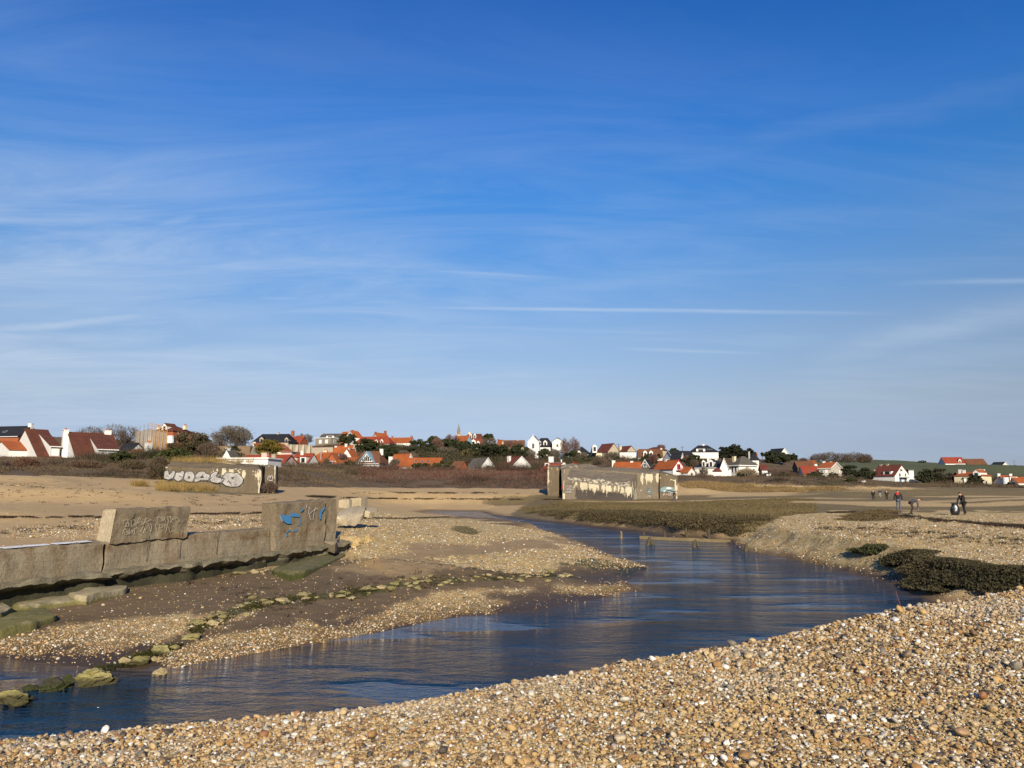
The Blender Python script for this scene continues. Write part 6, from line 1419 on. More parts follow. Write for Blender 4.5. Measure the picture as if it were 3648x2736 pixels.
# ------------------------------------------------------------------ rocks
def rock_mesh(seed, sub=3, rough=.35, flat=.6):
    bm = bmesh.new(); bmesh.ops.create_icosphere(bm, subdivisions=sub, radius=1)
    rr = random.Random(seed); pl = [(Vector((rr.uniform(-1, 1), rr.uniform(-1, 1), rr.uniform(-.6, 1))).normalized(), rr.uniform(.45, .82)) for _ in range(13)]
    for v in bm.verts:
        p = v.co.copy()
        for n, d in pl:
            s = p.dot(n)
            if s > d: p -= n * (s - d) * .9
        p = disp(p, rough * .22, 1.3, seed); p = disp(p, rough * .16, 4.2, seed); p.z *= flat; v.co = p
    for f in bm.faces: f.smooth = True
    me = bpy.data.meshes.new('rock'); bm.to_mesh(me); bm.free(); me.set_sharp_from_angle(angle=math.radians(24)); return me
M_ROCKM = concrete('mossy_limestone', (.33, .28, .13), (.17, .165, .03), (.035, .032, .014), mossz=(.0, .24))
M_ROCKP = concrete('pale_limestone', (.42, .34, .19), (.27, .21, .10))
M_ROCKD = concrete('dark_wet_rock', (.05, .042, .03), (.03, .03, .015), (.03, .035, .01), mossz=(-.1, .4))
def put_rock(label, u, v, w, h, mat, seed, z=None, flat=.55, group=None, me=None, rot=0, cat='rock', sub=3):
    x, y = GT1(u, v) if z is None else G(u, v, z); g = hzp(x, y) if z is None else z
    sx = w * y / F / 2; sz = h * y / F
    m = me or rock_mesh(seed, sub + 1, .85, flat)
    o = bpy.data.objects.new('rock', m); COL.objects.link(o)
    if not m.materials: m.materials.append(mat)
    o.location = (x, y, max(g, -.05) + sz * .25); sx *= 1.25; o.scale = (sx, sx * .75, sz * .72 / max(flat, .01) * .75); o.rotation_euler = (0, 0, rot)
    return tag(o, label, cat, group)
put_rock('large bright mossy boulder standing in the stream', 328, 2436, 140, 74, M_ROCKM, 1, z=.0, rot=.3)
put_rock('yellow topped boulder in the water at the left edge', 62, 2506, 116, 60, M_ROCKM, 2, z=.0)
put_rock('dark wet rock low in the stream beside the mossy boulder', 200, 2456, 90, 52, M_ROCKD, 3, z=.0, rot=.5)
put_rock('small dark rock touching the left flank of the mossy boulder', 242, 2436, 42, 46, M_ROCKD, 4, z=.0)
put_rock('flat black rock just breaking the water at the left', 112, 2458, 60, 24, M_ROCKD, 5, z=.0)
put_rock('ochre rock alone at the water edge of the shingle spit', 572, 2400, 52, 28, M_ROCKP, 6, z=0.0)
put_rock('pointed grey rock at the water edge of the stone line', 440, 2364, 42, 28, M_ROCKP, 7)
put_rock('angular mossy rock in the middle of the water edge cluster', 500, 2362, 76, 36, M_ROCKM, 8, rot=.4)
put_rock('pale flat rock at the right of the water edge cluster', 545, 2352, 36, 16, M_ROCKP, 9)
put_rock('broad mossy rock with a split top above the water edge cluster', 572, 2326, 62, 38, M_ROCKM, 10)
put_rock('rounded green rock right of the split topped rock', 620, 2312, 36, 22, M_ROCKM, 11)
put_rock('long craggy rock halfway up the stone line', 682, 2274, 72, 28, M_ROCKM, 12, rot=-.2)
put_rock('smooth ochre rock next to the craggy rock', 752, 2228, 44, 26, M_ROCKP, 13)
put_rock('grey boulder behind the smooth ochre rock', 708, 2226, 40, 22, M_ROCKM, 14)
mm = [rock_mesh(100 + i, 2, .5, .55) for i in range(6)]
mats = [M_ROCKM, M_ROCKP, M_ROCKM, M_ROCKM, M_ROCKP, M_ROCKM]
for m, q in zip(mm, mats): m.materials.append(q)
rs = random.Random(5)
SL = STONES[6:]
for i in range(96):
    t = rs.random() ** .9 * (len(SL) - 1); k = int(t); f = t - k
    u = SL[k][0] + (SL[k + 1][0] - SL[k][0]) * f + rs.gauss(0, 22); v = SL[k][1] + (SL[k + 1][1] - SL[k][1]) * f + rs.gauss(0, 11)
    w = rs.choice((18, 24, 32, 40, 54)) * (1 - .3 * t / len(SL)); put_rock('small mossy stone in the ragged line across the mud', u, v, w, w * .34, None, 0, group='stones in the ragged line', me=rs.choice(mm), rot=rs.uniform(0, 6), cat='stone')
for i in range(44):
    u = rs.gauss(1600, 120); v = 1998 + rs.gauss(0, 11) - (u - 1600) * .04
    w = rs.choice((10, 14, 18, 26)); put_rock('pale stone scattered on the mud below the shingle bar', u, v, w, w * .32, None, 0, group='pale stones below the bar', me=mm[rs.choice((1, 4))], rot=rs.uniform(0, 6), cat='stone')
for i in range(40):
    u = rs.uniform(560, 1450); v = 2040 + rs.uniform(-30, 110) - (u - 900) * .03
    w = rs.choice((6, 8, 10, 14)); put_rock('loose pale stone on the brown mud below the sea wall', u, v, w, w * .5, None, 0, group='loose stones on the mud', me=mm[rs.choice((1, 4))], rot=rs.uniform(0, 6), cat='stone')
for i, (u, v, w, h) in enumerate(((845, 2046, 60, 16), (905, 2042, 36, 20), (935, 2042, 26, 12), (985, 2030, 36, 16), (950, 2034, 22, 10))):
    put_rock('pale broken stone heaped on the mud under the wall footing', u, v, w, h, None, 0, group='broken stones under the footing', me=mm[(0, 1, 1, 4, 1)[i]], rot=i, cat='stone')
# ------------------------------------------------------------------ ground cover (uncountable)
FO = np.array(FOOT)
def blades(name, label, x, y, z, h, w, nb, col, var=.35, splay=.5, mat=None, patch=None, leafy=False, wid=(.05, .14), leaf=(.10, .22)):
    """tufts: nb blades on each point; col (n,3)"""
    n = len(x); i = np.repeat(np.arange(n), nb); m = n * nb
    ang = RN.uniform(0, 2 * PI, m); rad = RN.uniform(0, 1, m) ** .5 * w[i]
    c = np.stack([x[i] + np.cos(ang) * rad, y[i] + np.sin(ang) * rad, z[i] - .03 * h[i]], 1)
    lean = np.stack([np.cos(ang) * splay * RN.uniform(.2, 1, m), np.sin(ang) * splay * RN.uniform(.2, 1, m), np.ones(m)], 1)
    hh = h[i] * RN.uniform(.5, 1.1, m)
    up = lean * hh[:, None]
    sd = np.stack([-np.sin(ang + RN.uniform(-1, 1, m)), np.cos(ang + RN.uniform(-1, 1, m)), np.zeros(m)], 1) * (w[i] * RN.uniform(wid[0], wid[1], m))[:, None]
    t = col[i] * RN.uniform(1 - var, 1 + var, (m, 1))
    if leafy:
        c = c + up * RN.uniform(.25, 1, m)[:, None]; s = (w[i] * RN.uniform(leaf[0], leaf[1], m))[:, None]
        a1 = rdir(m) * s; a2 = np.cross(rdir(m), a1); a2 = a2 / (np.linalg.norm(a2, axis=1)[:, None] + 1e-6) * s
        o = quads(name, c, a1, a2, t, mat or M_LEAF)
    else:
        o = quads(name, c, sd, up, t, mat or M_TWIG, tri=True)
    tag(o, label, kind='stuff'); return o
gsel = np.arange(NA * NY)
gX, gY, gZ, gU, gV = gx[gsel], gy[gsel], gz[gsel], pu[gsel], pv[gsel]
inview = (gU > -250) & (gU < 3900)
def pick(mask, n):
    ids = np.nonzero(mask)[0]; w = np.ones(len(ids)); ii = RN.choice(ids, n, replace=True)
    sx = gX[ii] * .0; k = gY[ii]
    x = gX[ii] + RN.uniform(-.5, .5, n) * k * .006; y = gY[ii] + RN.uniform(-.5, .5, n) * k * .012
    return x, y, hz(x, y), gU[ii], gV[ii]
def off_houses(x, y, pad=0.6):
    ok = np.ones(len(x), bool)
    for fx, fy, fr in FO: ok &= (x - fx) ** 2 + (y - fy) ** 2 > (fr * pad) ** 2
    return ok
SCR = scrub[gsel] > .6
# brown scrub thicket on the dunes and between the houses
x, y, z, u, v = pick(SCR & inview & (gY > 64) & (gY < 470) & (field[gsel] < .5) & (reed[gsel] < .5), 74000)
pn = fbm(x * .035, y * .035, 61, 4); p2 = fbm(x * .12, y * .12, 63, 3)
keep = off_houses(x, y, .75) & (p2 > .33); x, y, z, u, v, pn, p2 = (q[keep] for q in (x, y, z, u, v, pn, p2))
CA = np.array([(.155, .080, .062), (.135, .098, .066), (.105, .085, .05), (.185, .13, .08), (.085, .06, .05), (.07, .075, .03)])
ci = np.clip(((pn - .25) * 1.9 + RN.normal(0, .10, len(x))) * 6, 0, 5.99).astype(int)
mid = (u > 1280) & (u < 2000) & (y > 140) & (y < 240); ci = np.where(mid & (RN.uniform(size=len(x)) < .75), 0, ci); ci = np.where((u < 700) & (y < 170) & (RN.uniform(size=len(x)) < .55), 1, ci)
dk = mid & (v > 1708); ci = np.where(dk & (RN.uniform(size=len(x)) < .6), 4, ci)
col = CA[ci]
edge_ = np.clip((line_y := np.interp(u, (-2000, 0, 250, 600, 960, 1010, 1300, 1900, 1960, 2420, 2700, 3000, 4200), (1690, 1692, 1698, 1712, 1728, 1736, 1738, 1742, 1745, 1722, 1728, 1735, 1745))) - v, 0, 30) / 30
hgt = (.22 + 1.5 * p2 * p2 * 1.3) * (.5 + .6 * edge_) * np.clip(y / 160, .7, 1.25) * RN.uniform(.5, 1.15, len(x))
hgt = hgt * np.where((u < 720) & (y > 95), .62, 1.0) * np.where((u > 2300) & (u < 3300), .62, 1.0)
lump = fbm(x * .09, y * .09, 67, 3); hgt = hgt * (.75 + 2.4 * sstep(lump, .55, .78)); col = col * (1.15 - .45 * sstep(lump, .5, .75))[:, None]
hgt = np.where(((u > 1900) & (u < 2440) & (y > 118) & (y < 150)), hgt * .4, hgt)
blades('scrub_thicket', 'brown winter scrub covering the dunes and the slopes between the houses', x, y, z, hgt, .45 + .003 * y, 15, col, .45, 1.1, wid=(.018, .055))
# evergreen undergrowth on the hill
x, y, z, u, v = pick(SCR & inview & (gY > 315) & (gY < 430) & (gU > 1330) & (gU < 2150) & ~((gU > 1850) & (gU < 2020)), 4200)
p2 = fbm(x * .06, y * .06, 71, 3); keep = off_houses(x, y, .9) & (p2 > .46); x, y, z = x[keep], y[keep], z[keep]
blades('hill_undergrowth', 'dark evergreen undergrowth in the wood on the hillside', x, y, z, RN.uniform(1, 2.6, len(x)), RN.uniform(1.0, 1.8, len(x)), 22, np.tile(np.array([(.062, .056, .030)]), (len(x), 1)), .6, .4, leafy=True, leaf=(.08, .16))
# dry golden dune grass
x, y, z, u, v = pick(inview & (gY > 60) & (gY < 82) & (gU > 570) & (gU < 860) & (gV > 1690) & (gV < 1752), 900)
p2 = fbm(x * .5, y * .5, 73, 3); keep = p2 > .40; x, y, z, u, v = x[keep], y[keep], z[keep], u[keep], v[keep]
x1, y1 = [], []
for i in range(60):
    q = P(498 + R.gauss(0, 9), 1722, 76); x1.append(q.x); y1.append(q.y + R.gauss(0, .4))
x = np.concatenate([x, x1]); y = np.concatenate([y, y1]); z = hz(x, y)
for i in range(170):
    q = P(R.uniform(650, 800) if i < 120 else R.uniform(600, 900), 1641 + (i % 3), R.uniform(80.5, 86)); x = np.append(x, q.x); y = np.append(y, q.y); z = np.append(z, q.z - .15)
blades('dune_grass', 'dry golden dune grass in front of the graffiti covered bunker', x, y, z, RN.uniform(.35, .95, len(x)), np.full(len(x), .38), 26, np.tile(np.array([(.34, .235, .085)]), (len(x), 1)), .4, .8, wid=(.012, .035))
m = (reed[gsel] > .5) & inview & (gY > 100) & (gY < 330)
x, y, z, u, v = pick(m, 5000)
blades('reed_grass', 'pale straw coloured reeds along the foot of the right hand slope', x, y, z, RN.uniform(.2, .65, len(x)), np.full(len(x), .9), 14, np.tile(np.array([(.30, .205, .095)]), (len(x), 1)), .4, .7, wid=(.02, .06))
# marsh turf: short everywhere, shaggy along the bank of the stream
sriv, _ = river(gX, gY)
m = (marsh[gsel] > .6) & inview & (gY > 40) & (gY < 112) & (gU > 1700) & (gU < 2900) & (gZ > .45)
x, y, z, u, v = pick(m, 15000); pn = fbm(x * .12, y * .12, 81, 3)[:, None]
blades('marsh_turf', 'olive brown salt marsh turf on the flat beyond the stream', x, y, z, RN.uniform(.05, .14, len(x)), np.full(len(x), .42), 12, np.array([(.110, .090, .042)]) * (1 - pn) + np.array([(.20, .15, .075)]) * pn, .4, .7)
m = (marsh[gsel] + .3 > .6) & inview & (sriv > 1.2) & (sriv < 6.0) & (gY > 38) & (gY < 92) & (gU > 1760) & (gU < 2720) & (gZ > .35)
x, y, z, u, v = pick(m, 5200); p2 = fbm(x * .35, y * .35, 83, 3); keep = p2 > .36; x, y, z, p2 = x[keep], y[keep], z[keep], p2[keep]
blades('marsh_shrub_fringe', 'shaggy dark sea purslane fringe overhanging the marsh bank', x, y, z, .10 + .30 * p2 * p2 * 1.6, np.full(len(x), .50), 60, np.array([(.050, .044, .022)]) * (1 - p2[:, None]) + np.array([(.13, .10, .052)]) * p2[:, None], .55, 1.2, leafy=True, leaf=(.025, .07))
# sea purslane on the right bank: two bushes one can point to
def purslane(label, outline, n, hmax, col, col2, seed, group=None):
    W = [GT1(u, v, 14) for u, v in outline]; xs = [p[0] for p in W]; ys = [p[1] for p in W]
    cx, cy = sum(xs) / len(W), sum(ys) / len(W)
    X = RN.uniform(min(xs), max(xs), n * 4); Y = RN.uniform(min(ys), max(ys), n * 4)
    jx = X + (fbm(X * 1.5, Y * 1.5, seed, 3) - .5) * 1.2; jy = Y + (fbm(X * 1.5, Y * 1.5, seed + 3, 3) - .5) * 1.8
    ok = poly_inside(jx, jy, W); X, Y = X[ok][:n], Y[ok][:n]; n = len(X)
    d, _ = poly_dist(X, Y, W); Z = np.maximum(hz(X, Y), .02); lump = fbm(X * .9, Y * .9, seed + 9, 3)
    H_ = np.clip(d / .9, .15, 1) * hmax * (.35 + 1.05 * lump)
    root = empty('sea_purslane_bush', (cx, cy, hzp(cx, cy))); tag(root, label, 'bush', group)
    nb = 48; i = np.repeat(np.arange(n), nb); m = n * nb
    c = np.stack([X[i] + RN.normal(0, .14, m) - cx, Y[i] + RN.normal(0, .14, m) - cy, Z[i] - root.location.z + H_[i] * RN.uniform(.02, 1, m) ** .7], 1)
    s = RN.uniform(.012, .032, m)[:, None]; a1 = rdir(m) * s; a2 = np.cross(rdir(m), a1); a2 = a2 / (np.linalg.norm(a2, axis=1)[:, None] + 1e-6) * s
    mix = np.clip(lump[i] + RN.normal(0, .15, m), 0, 1)[:, None]
    quads('crown', c, a1, a2, np.array(col) * (1 - mix) + np.array(col2) * mix, M_LEAF, root)
    k = n // 3; c0 = np.stack([X[:k] - cx, Y[:k] - cy, Z[:k] - root.location.z - .05], 1); up = np.stack([RN.normal(0, .15, k), RN.normal(0, .15, k), H_[:k]], 1)
    quads('stem', c0, rdir(k) * .012, up, np.tile(np.array([(.10, .07, .045)]), (k, 1)), M_TWIG, root, tri=True)
    return root
purslane('small pointed green bush on the shingle near the stream bend', [(3040, 1962), (3075, 1950), (3112, 1938), (3145, 1946), (3150, 1952), (3110, 1966), (3070, 1966)], 700, .24, (.035, .042, .018), (.085, .085, .035), 5)
purslane('large spreading dark green bush bed on the right bank of the stream', [(3165, 1998), (3185, 1978), (3230, 1962), (3290, 1962), (3360, 1985), (3450, 2008), (3560, 2028), (3720, 2050), (3800, 2090), (3640, 2100), (3560, 2112), (3440, 2112), (3340, 2104), (3270, 2080), (3300, 2050), (3250, 2022), (3200, 2014)], 9500, .24, (.030, .028, .014), (.12, .098, .05), 15)
purslane('low brown heathery mound in front of the people on the shingle', [(2990, 1853), (3050, 1828), (3120, 1815), (3180, 1820), (3200, 1845), (3130, 1856), (3060, 1857)], 1500, .20, (.085, .065, .035), (.17, .125, .06), 25)
purslane('thin mat of grey weed lying on the shingle bar', [(1612, 1884), (1640, 1876), (1680, 1890), (1700, 1906), (1650, 1898)], 260, .16, (.10, .09, .055), (.16, .14, .08), 35)
# strand line weed
xs, ys, hs = [], [], []
def strand(pts, n, jit, hh):
    for i in range(n):
        t = R.random() * (len(pts) - 1); k = int(t); f = t - k
        u = pts[k][0] + (pts[k + 1][0] - pts[k][0]) * f; v = pts[k][1] + (pts[k + 1][1] - pts[k][1]) * f + R.gauss(0, jit)
        x_, y_ = GT1(u, v)
        if y_ < 3 or y_ > 170: continue
        if vnoise(u * .03, v * .3, 5) < .42: continue
        xs.append(x_); ys.append(y_); hs.append(hh)
strand([(0, 1843, 1.7), (300, 1842, 1.7), (380, 1842, 1.7)], 500, 1.5, .03); strand([(680, 1832, 1.75), (960, 1828, 1.8)], 400, 1.5, .03); strand([(0, 1905, 1.55), (250, 1880, 1.6), (600, 1862, 1.65), (950, 1854, 1.7)], 260, 9, .03)
strand([(1180, 1838, 1.1), (1260, 1846, 1.05), (1440, 1848, 1.0), (1600, 1842, .95)], 300, 1.0, .04); strand([(3150, 1830, 1.2), (3300, 1850, 1.2), (3500, 1868, 1.2), (3700, 1880, 1.2)], 900, 3, .05); strand([(2900, 1880, 1.1), (3100, 1890, 1.1), (3350, 1905, 1.1), (3640, 1935, 1.0)], 260, 10, .05)
strand([(1100, 1770, 1), (1300, 1776, 1), (1600, 1778, 1), (2000, 1781, 1)], 700, .9, .10); strand([(1250, 1757, 1), (1850, 1757, 1)], 400, 1.2, .10); strand([(0, 1740, 1), (500, 1770, 1), (1000, 1785, 1)], 200, 22, .04)
strand([(2950, 1826, 1.2), (3060, 1824, 1.2)], 200, 1.2, .04); strand([(600, 2040, .4), (1000, 2150, .3), (1500, 2060, .4)], 160, 22, .04)
xs = np.array(xs); ys = np.array(ys); hs = np.array(hs)
blades('seaweed', 'dark dried seaweed lying in strand lines on the sand', xs, ys, hz(xs, ys), hs * 2.2, np.full(len(xs), .12) * np.clip(ys / 28, .6, 3), 12, np.tile(np.array([(.055, .04, .028)]), (len(xs), 1)), .5, 1.6)
# algae tufts on the stones
x_, y_ = [], []
for i in range(900):
    t = R.random() * (len(STONES) - 3) + 2; k = int(t); f = t - k
    a_ = STONES[k]; b_ = STONES[min(k + 1, len(STONES) - 1)]
    q = GT1(a_[0] + (b_[0] - a_[0]) * f + R.gauss(0, 14), a_[1] + (b_[1] - a_[1]) * f + R.gauss(0, 9))
    if vnoise(q[0] * 1.3, q[1] * 1.3, 8) > .4: x_.append(q[0]); y_.append(q[1])
x_, y_ = np.array(x_), np.array(y_)
blades('green_weed', 'green weed growing between the stones across the mud', x_, y_, np.maximum(hz(x_, y_), .01), np.full(len(x_), .05), np.full(len(x_), .10), 14, np.array([(.030, .031, .010)]) + vnoise(x_ * 2, y_ * 2, 4)[:, None] * np.array([(.035, .034, .004)]), .4, 1.5)

# ------------------------------------------------------------------ loose pebbles
def pebble_mat():
    t = NT('flint_pebbles'); o = t.n('ObjectInfo'); r = o.outputs['Random']
    c = t.ramp(r, [(0.0, (.50, .325, .125)), (.14, (.56, .40, .20)), (.25, (.36, .20, .07)), (.36, (.60, .50, .34)), (.44, (.53, .38, .17)), (.54, (.16, .10, .05)), (.63, (.58, .40, .20)), (.70, (.05, .042, .038)), (.80, (.58, .54, .44)), (.85, (.18, .16, .13)), (.875, (.30, .13, .05)), (.90, (.50, .47, .41)), (.925, (.84, .82, .77))], 'CONSTANT')
    wp = t.pos(); bn = t.noise(wp, .9, 4, .6); c = t.mix(t.math('MULTIPLY', t.ramp(bn, [(.46, (0, 0, 0)), (.66, (1, 1, 1))]), .4), c, t.mix(.5, c, (.36, .22, .09))); c = t.mix(t.math('MULTIPLY', t.ramp(bn, [(.34, (1, 1, 1)), (.48, (0, 0, 0))]), .3), c, (.60, .54, .42))
    p = t.obj(); n = t.noise(p, 1.3, 4, .65); c = t.mix(t.math('MULTIPLY', t.ramp(n, [(.42, (0, 0, 0)), (.68, (1, 1, 1))]), .55), c, t.mix(.6, c, (.20, .13, .07)))
    return t.surf(c, .55, t.bump(n, .3, .1), .4)
M_PEB = pebble_mat()
def pebble_nodes():
    g = bpy.data.node_groups.new('scatter_pebbles', 'GeometryNodeTree')
    g.interface.new_socket('Geometry', in_out='INPUT', socket_type='NodeSocketGeometry'); g.interface.new_socket('Geometry', in_out='OUTPUT', socket_type='NodeSocketGeometry')
    N = g.nodes; L = g.links
    gi = N.new('NodeGroupInput'); go = N.new('NodeGroupOutput'); join = N.new('GeometryNodeGeometryToInstance')
    for i in range(5):
        ico = N.new('GeometryNodeMeshIcoSphere'); ico.inputs['Subdivisions'].default_value = 3; ico.inputs['Radius'].default_value = 1
        sp = N.new('GeometryNodeSetPosition'); nz = N.new('ShaderNodeTexNoise'); nz.noise_dimensions = '4D'; nz.inputs['W'].default_value = i * 7.3; nz.inputs['Scale'].default_value = .75; nz.inputs['Detail'].default_value = 1.5
        sb = N.new('ShaderNodeVectorMath'); sb.operation = 'SUBTRACT'; sb.inputs[1].default_value = (.5, .5, .5); ml = N.new('ShaderNodeVectorMath'); ml.operation = 'MULTIPLY'; ml.inputs[1].default_value = (.95, .95, .7)
        L.new(nz.outputs['Color'], sb.inputs[0]); L.new(sb.outputs[0], ml.inputs[0]); L.new(ml.outputs[0], sp.inputs['Offset']); L.new(ico.outputs['Mesh'], sp.inputs['Geometry'])
        sm = N.new('GeometryNodeSetShadeSmooth'); L.new(sp.outputs[0], sm.inputs[0]); mt = N.new('GeometryNodeSetMaterial'); mt.inputs['Material'].default_value = M_PEB; L.new(sm.outputs[0], mt.inputs[0]); L.new(mt.outputs[0], join.inputs[0])
    ins = N.new('GeometryNodeInstanceOnPoints'); L.new(gi.outputs[0], ins.inputs['Points']); L.new(join.outputs[0], ins.inputs['Instance']); ins.inputs['Pick Instance'].default_value = True
    at = N.new('GeometryNodeInputNamedAttribute'); at.data_type = 'FLOAT_VECTOR'; at.inputs[0].default_value = 'size'; L.new(at.outputs[0], ins.inputs['Scale'])
    rt = N.new('GeometryNodeInputNamedAttribute'); rt.data_type = 'FLOAT_VECTOR'; rt.inputs[0].default_value = 'turn'; L.new(rt.outputs[0], ins.inputs['Rotation'])
    L.new(ins.outputs[0], go.inputs[0]); return g
PEBN = pebble_nodes()
def pebbles(name, label, x, y, z, r):
    n = len(x); me = bpy.data.meshes.new(name); me.vertices.add(n); me.vertices.foreach_set('co', np.stack([x, y, z], 1).astype(np.float32).ravel()); me.update()
    set_attr(me, 'size', np.stack([r, r * RN.uniform(.66, .98, n), r * RN.uniform(.45, .78, n)], 1), 'FLOAT_VECTOR')
    set_attr(me, 'turn', np.stack([RN.normal(0, .35, n), RN.normal(0, .35, n), RN.uniform(0, 6.28, n)], 1), 'FLOAT_VECTOR')
    o = mesh_obj(name, me, M_PEB); md = o.modifiers.new('scatter', 'NODES'); md.node_group = PEBN; tag(o, label, kind='stuff'); return o
n = 330000
Y = np.sqrt(RN.uniform(2.9 ** 2, 9.4 ** 2, n)); A = RN.uniform(-1.2, 1.2, n); X = A * Y
dc = np.interp(A, CR[:, 0], CR[:, 1]); ok = Y < dc + 1.0; X, Y = X[ok], Y[ok]; n = len(X)
patch = fbm(X * .8, Y * .8, 91, 3); r = np.exp(RN.normal(math.log(.0070), .46, n)) * (.72 + .6 * patch); big = RN.uniform(size=n) < .006; r = np.where(big, r * 1.6, r); r = np.clip(r, .004, .042)
pebbles('beach_pebbles', 'rounded flint pebbles of the near shingle bank', X, Y, hz(X, Y) + r * RN.uniform(-.35, 1.0, n), r)
n = 230000
Yi = 1 / RN.uniform(1 / 60, 1 / 9.5, n); A = RN.uniform(-.8, .8, n); X = A * Yi; Y = Yi
ii = (np.clip(np.searchsorted(yg, Y), 0, NY - 1) * NA + np.clip(np.searchsorted(ag, A), 0, NA - 1)); ii = np.clip(ii, 0, NA * NY - 1)
wgt = shingle[ii] + .05 * mud[ii] + .02
sr, _ = river(X, Y); z = hz(X, Y)
ok = (RN.uniform(size=n) < wgt) & (sr > -.05) & (z > -.03) & (Y > np.interp(A, CR[:, 0], CR[:, 1]) + 2.4); X, Y, z = X[ok], Y[ok], z[ok]; n = len(X)
r = np.exp(RN.normal(math.log(.0155), .42, n)) * np.clip(Y / 26, .75, 1.25); r = np.clip(r, .008, .05)
pebbles('shingle_pebbles', 'loose pebbles strewn over the far shingle bars and mud', X, Y, z + r * .2, r)
# ------------------------------------------------------------------ people
def skinmesh(name, verts, radii, edges, mat, parent=None, root=0, sub=1):
    me = bpy.data.meshes.new(name); me.from_pydata(verts, edges, []); o = mesh_obj(name, me, mat, parent)
    md = o.modifiers.new('skin', 'SKIN'); md.use_smooth_shade = True
    for i, r in enumerate(radii):
        sv = me.skin_vertices[0].data[i]; sv.radius = r if isinstance(r, tuple) else (r, r); sv.use_root = (i == root)
    if sub: s = o.modifiers.new('sub', 'SUBSURF'); s.levels = s.render_levels = sub
    return o
M_SKIN = simple('skin', (.50, .30, .21), .6, .1, 5); M_HAIR = simple('dark_hair', (.02, .014, .01), .7, .2, 9)
def person(label, u, v, d, height, yaw, bend=0.0, jacket=(.02, .02, .022), trousers=(.03, .035, .05), hair=(.02, .014, .01), arms=None, legs=None, extras=None, shoes=(.03, .025, .02), gloves=None, head=0.0):
    b = P(u, v, d); s = height / 1.75; b.z = hzp(b.x, b.y)
    J = {}
    def up(p):       # bend the upper body forward (towards -y) about the hip
        x, y, z = p; z -= .95; return Vector((x, y * math.cos(bend) - z * math.sin(bend), .95 + z * math.cos(bend) + y * math.sin(bend)))
    J['hip'] = Vector((0, 0, .95)); J['waist'] = up((0, 0, 1.10)); J['chest'] = up((0, 0, 1.32)); J['neck'] = up((0, 0, 1.49))
    hd = J['neck'] + Vector((0, -math.sin(bend + head) * .13 - .01, math.cos(bend + head) * .13)); J['head'] = hd
    tp = J['neck'] + Vector((0, -math.sin(bend + head) * .24, math.cos(bend + head) * .24)); J['top'] = tp
    fw = Vector((0, -math.cos(bend + head), -math.sin(bend + head)))
    J['nose'] = hd + fw * .115
    for q, sx in (('l', 1), ('r', -1)):
        J['sh' + q] = up((.185 * sx, 0, 1.41))
        a = (arms or {}).get(q); e, w = a if a else ((.245 * sx, .02, 1.14), (.265 * sx, -.05, .90))
        J['el' + q] = Vector(e); J['wr' + q] = Vector(w)
        l = (legs or {}).get(q); k, an = l if l else ((.105 * sx, -.02, .50), (.11 * sx, .01, .09))
        J['th' + q] = Vector((.10 * sx, 0, .90)); J['kn' + q] = Vector(k); J['an' + q] = Vector(an); J['to' + q] = Vector(an) + Vector((.02 * sx, -.17, -.05))
    V = []; Rr = []; E = []; ix = {}
    def add(nm, r, par=None, p=None):
        V.append((p if p is not None else J[nm]) * s); Rr.append((r[0] * s, r[1] * s) if isinstance(r, tuple) else r * s); ix[nm] = len(V) - 1
        if par: E.append((ix[par], ix[nm]))
    add('hip', (.15, .11)); add('waist', (.14, .10), 'hip'); add('chest', (.16, .11), 'waist'); add('neck', .055, 'chest'); add('head', (.078, .095), 'neck'); add('top', (.055, .065), 'head'); add('nose', .016, 'head')
    for q, sx in (('l', 1), ('r', -1)):
        add('sh' + q, .062, 'chest'); add('el' + q, .043, 'sh' + q); add('wr' + q, .028, 'el' + q)
        dr = (J['wr' + q] - J['el' + q]).normalized(); pm = J['wr' + q] + dr * .08; add('palm' + q, (.034, .022), 'wr' + q, pm)
        sd = Vector((0, 1, 0)).cross(dr); sd = sd.normalized() if sd.length > .1 else Vector((1, 0, 0)); f2 = dr.cross(sd).normalized()
        for i, (o_, l_) in enumerate(((-.027, .070), (-.009, .080), (.009, .075), (.027, .060))):
            p1 = pm + f2 * o_ + dr * l_ * .5; add(f'f{i}{q}', .009, 'palm' + q, p1); add(f'g{i}{q}', .008, f'f{i}{q}', p1 + dr * l_ * .4 + sd * .02)
        p1 = J['wr' + q] + dr * .045 - f2 * .045 + sd * .01; add('t0' + q, .011, 'wr' + q, p1); add('t1' + q, .009, 't0' + q, p1 + dr * .04 - f2 * .012)
        add('th' + q, .082, 'hip'); add('kn' + q, .055, 'th' + q); add('an' + q, .042, 'kn' + q); add('to' + q, .034, 'an' + q)
    def sc(i): return Rr[i]
    body = skinmesh('person', V, Rr, E, M_SKIN); body.location = b; body.rotation_euler = (0, 0, yaw); tag(body, label, 'person')
    mj = simple('jacket_%d_%d' % (u, v), jacket, .85, .2, 6); mt = simple('trousers_%d_%d' % (u, v), trousers, .9, .2, 6); msh = simple('shoe_%d_%d' % (u, v), shoes, .8, .2, 6); mh = simple('hair_%d_%d' % (u, v), hair, .8, .2, 9)
    g = lambda k, r: (J[k] * s, (r[0] * s, r[1] * s) if isinstance(r, tuple) else r * s)
    def garment(name, lst, ed, mat):
        vs = [g(k, r)[0] for k, r in lst]; rs_ = [g(k, r)[1] for k, r in lst]; id_ = {k: i for i, (k, r) in enumerate(lst)}
        return skinmesh(name, vs, rs_, [(id_[a], id_[c]) for a, c in ed], mat, body)
    J['hem'] = Vector((0, 0, .86)) if bend < .6 else Vector((0, .02, .90))
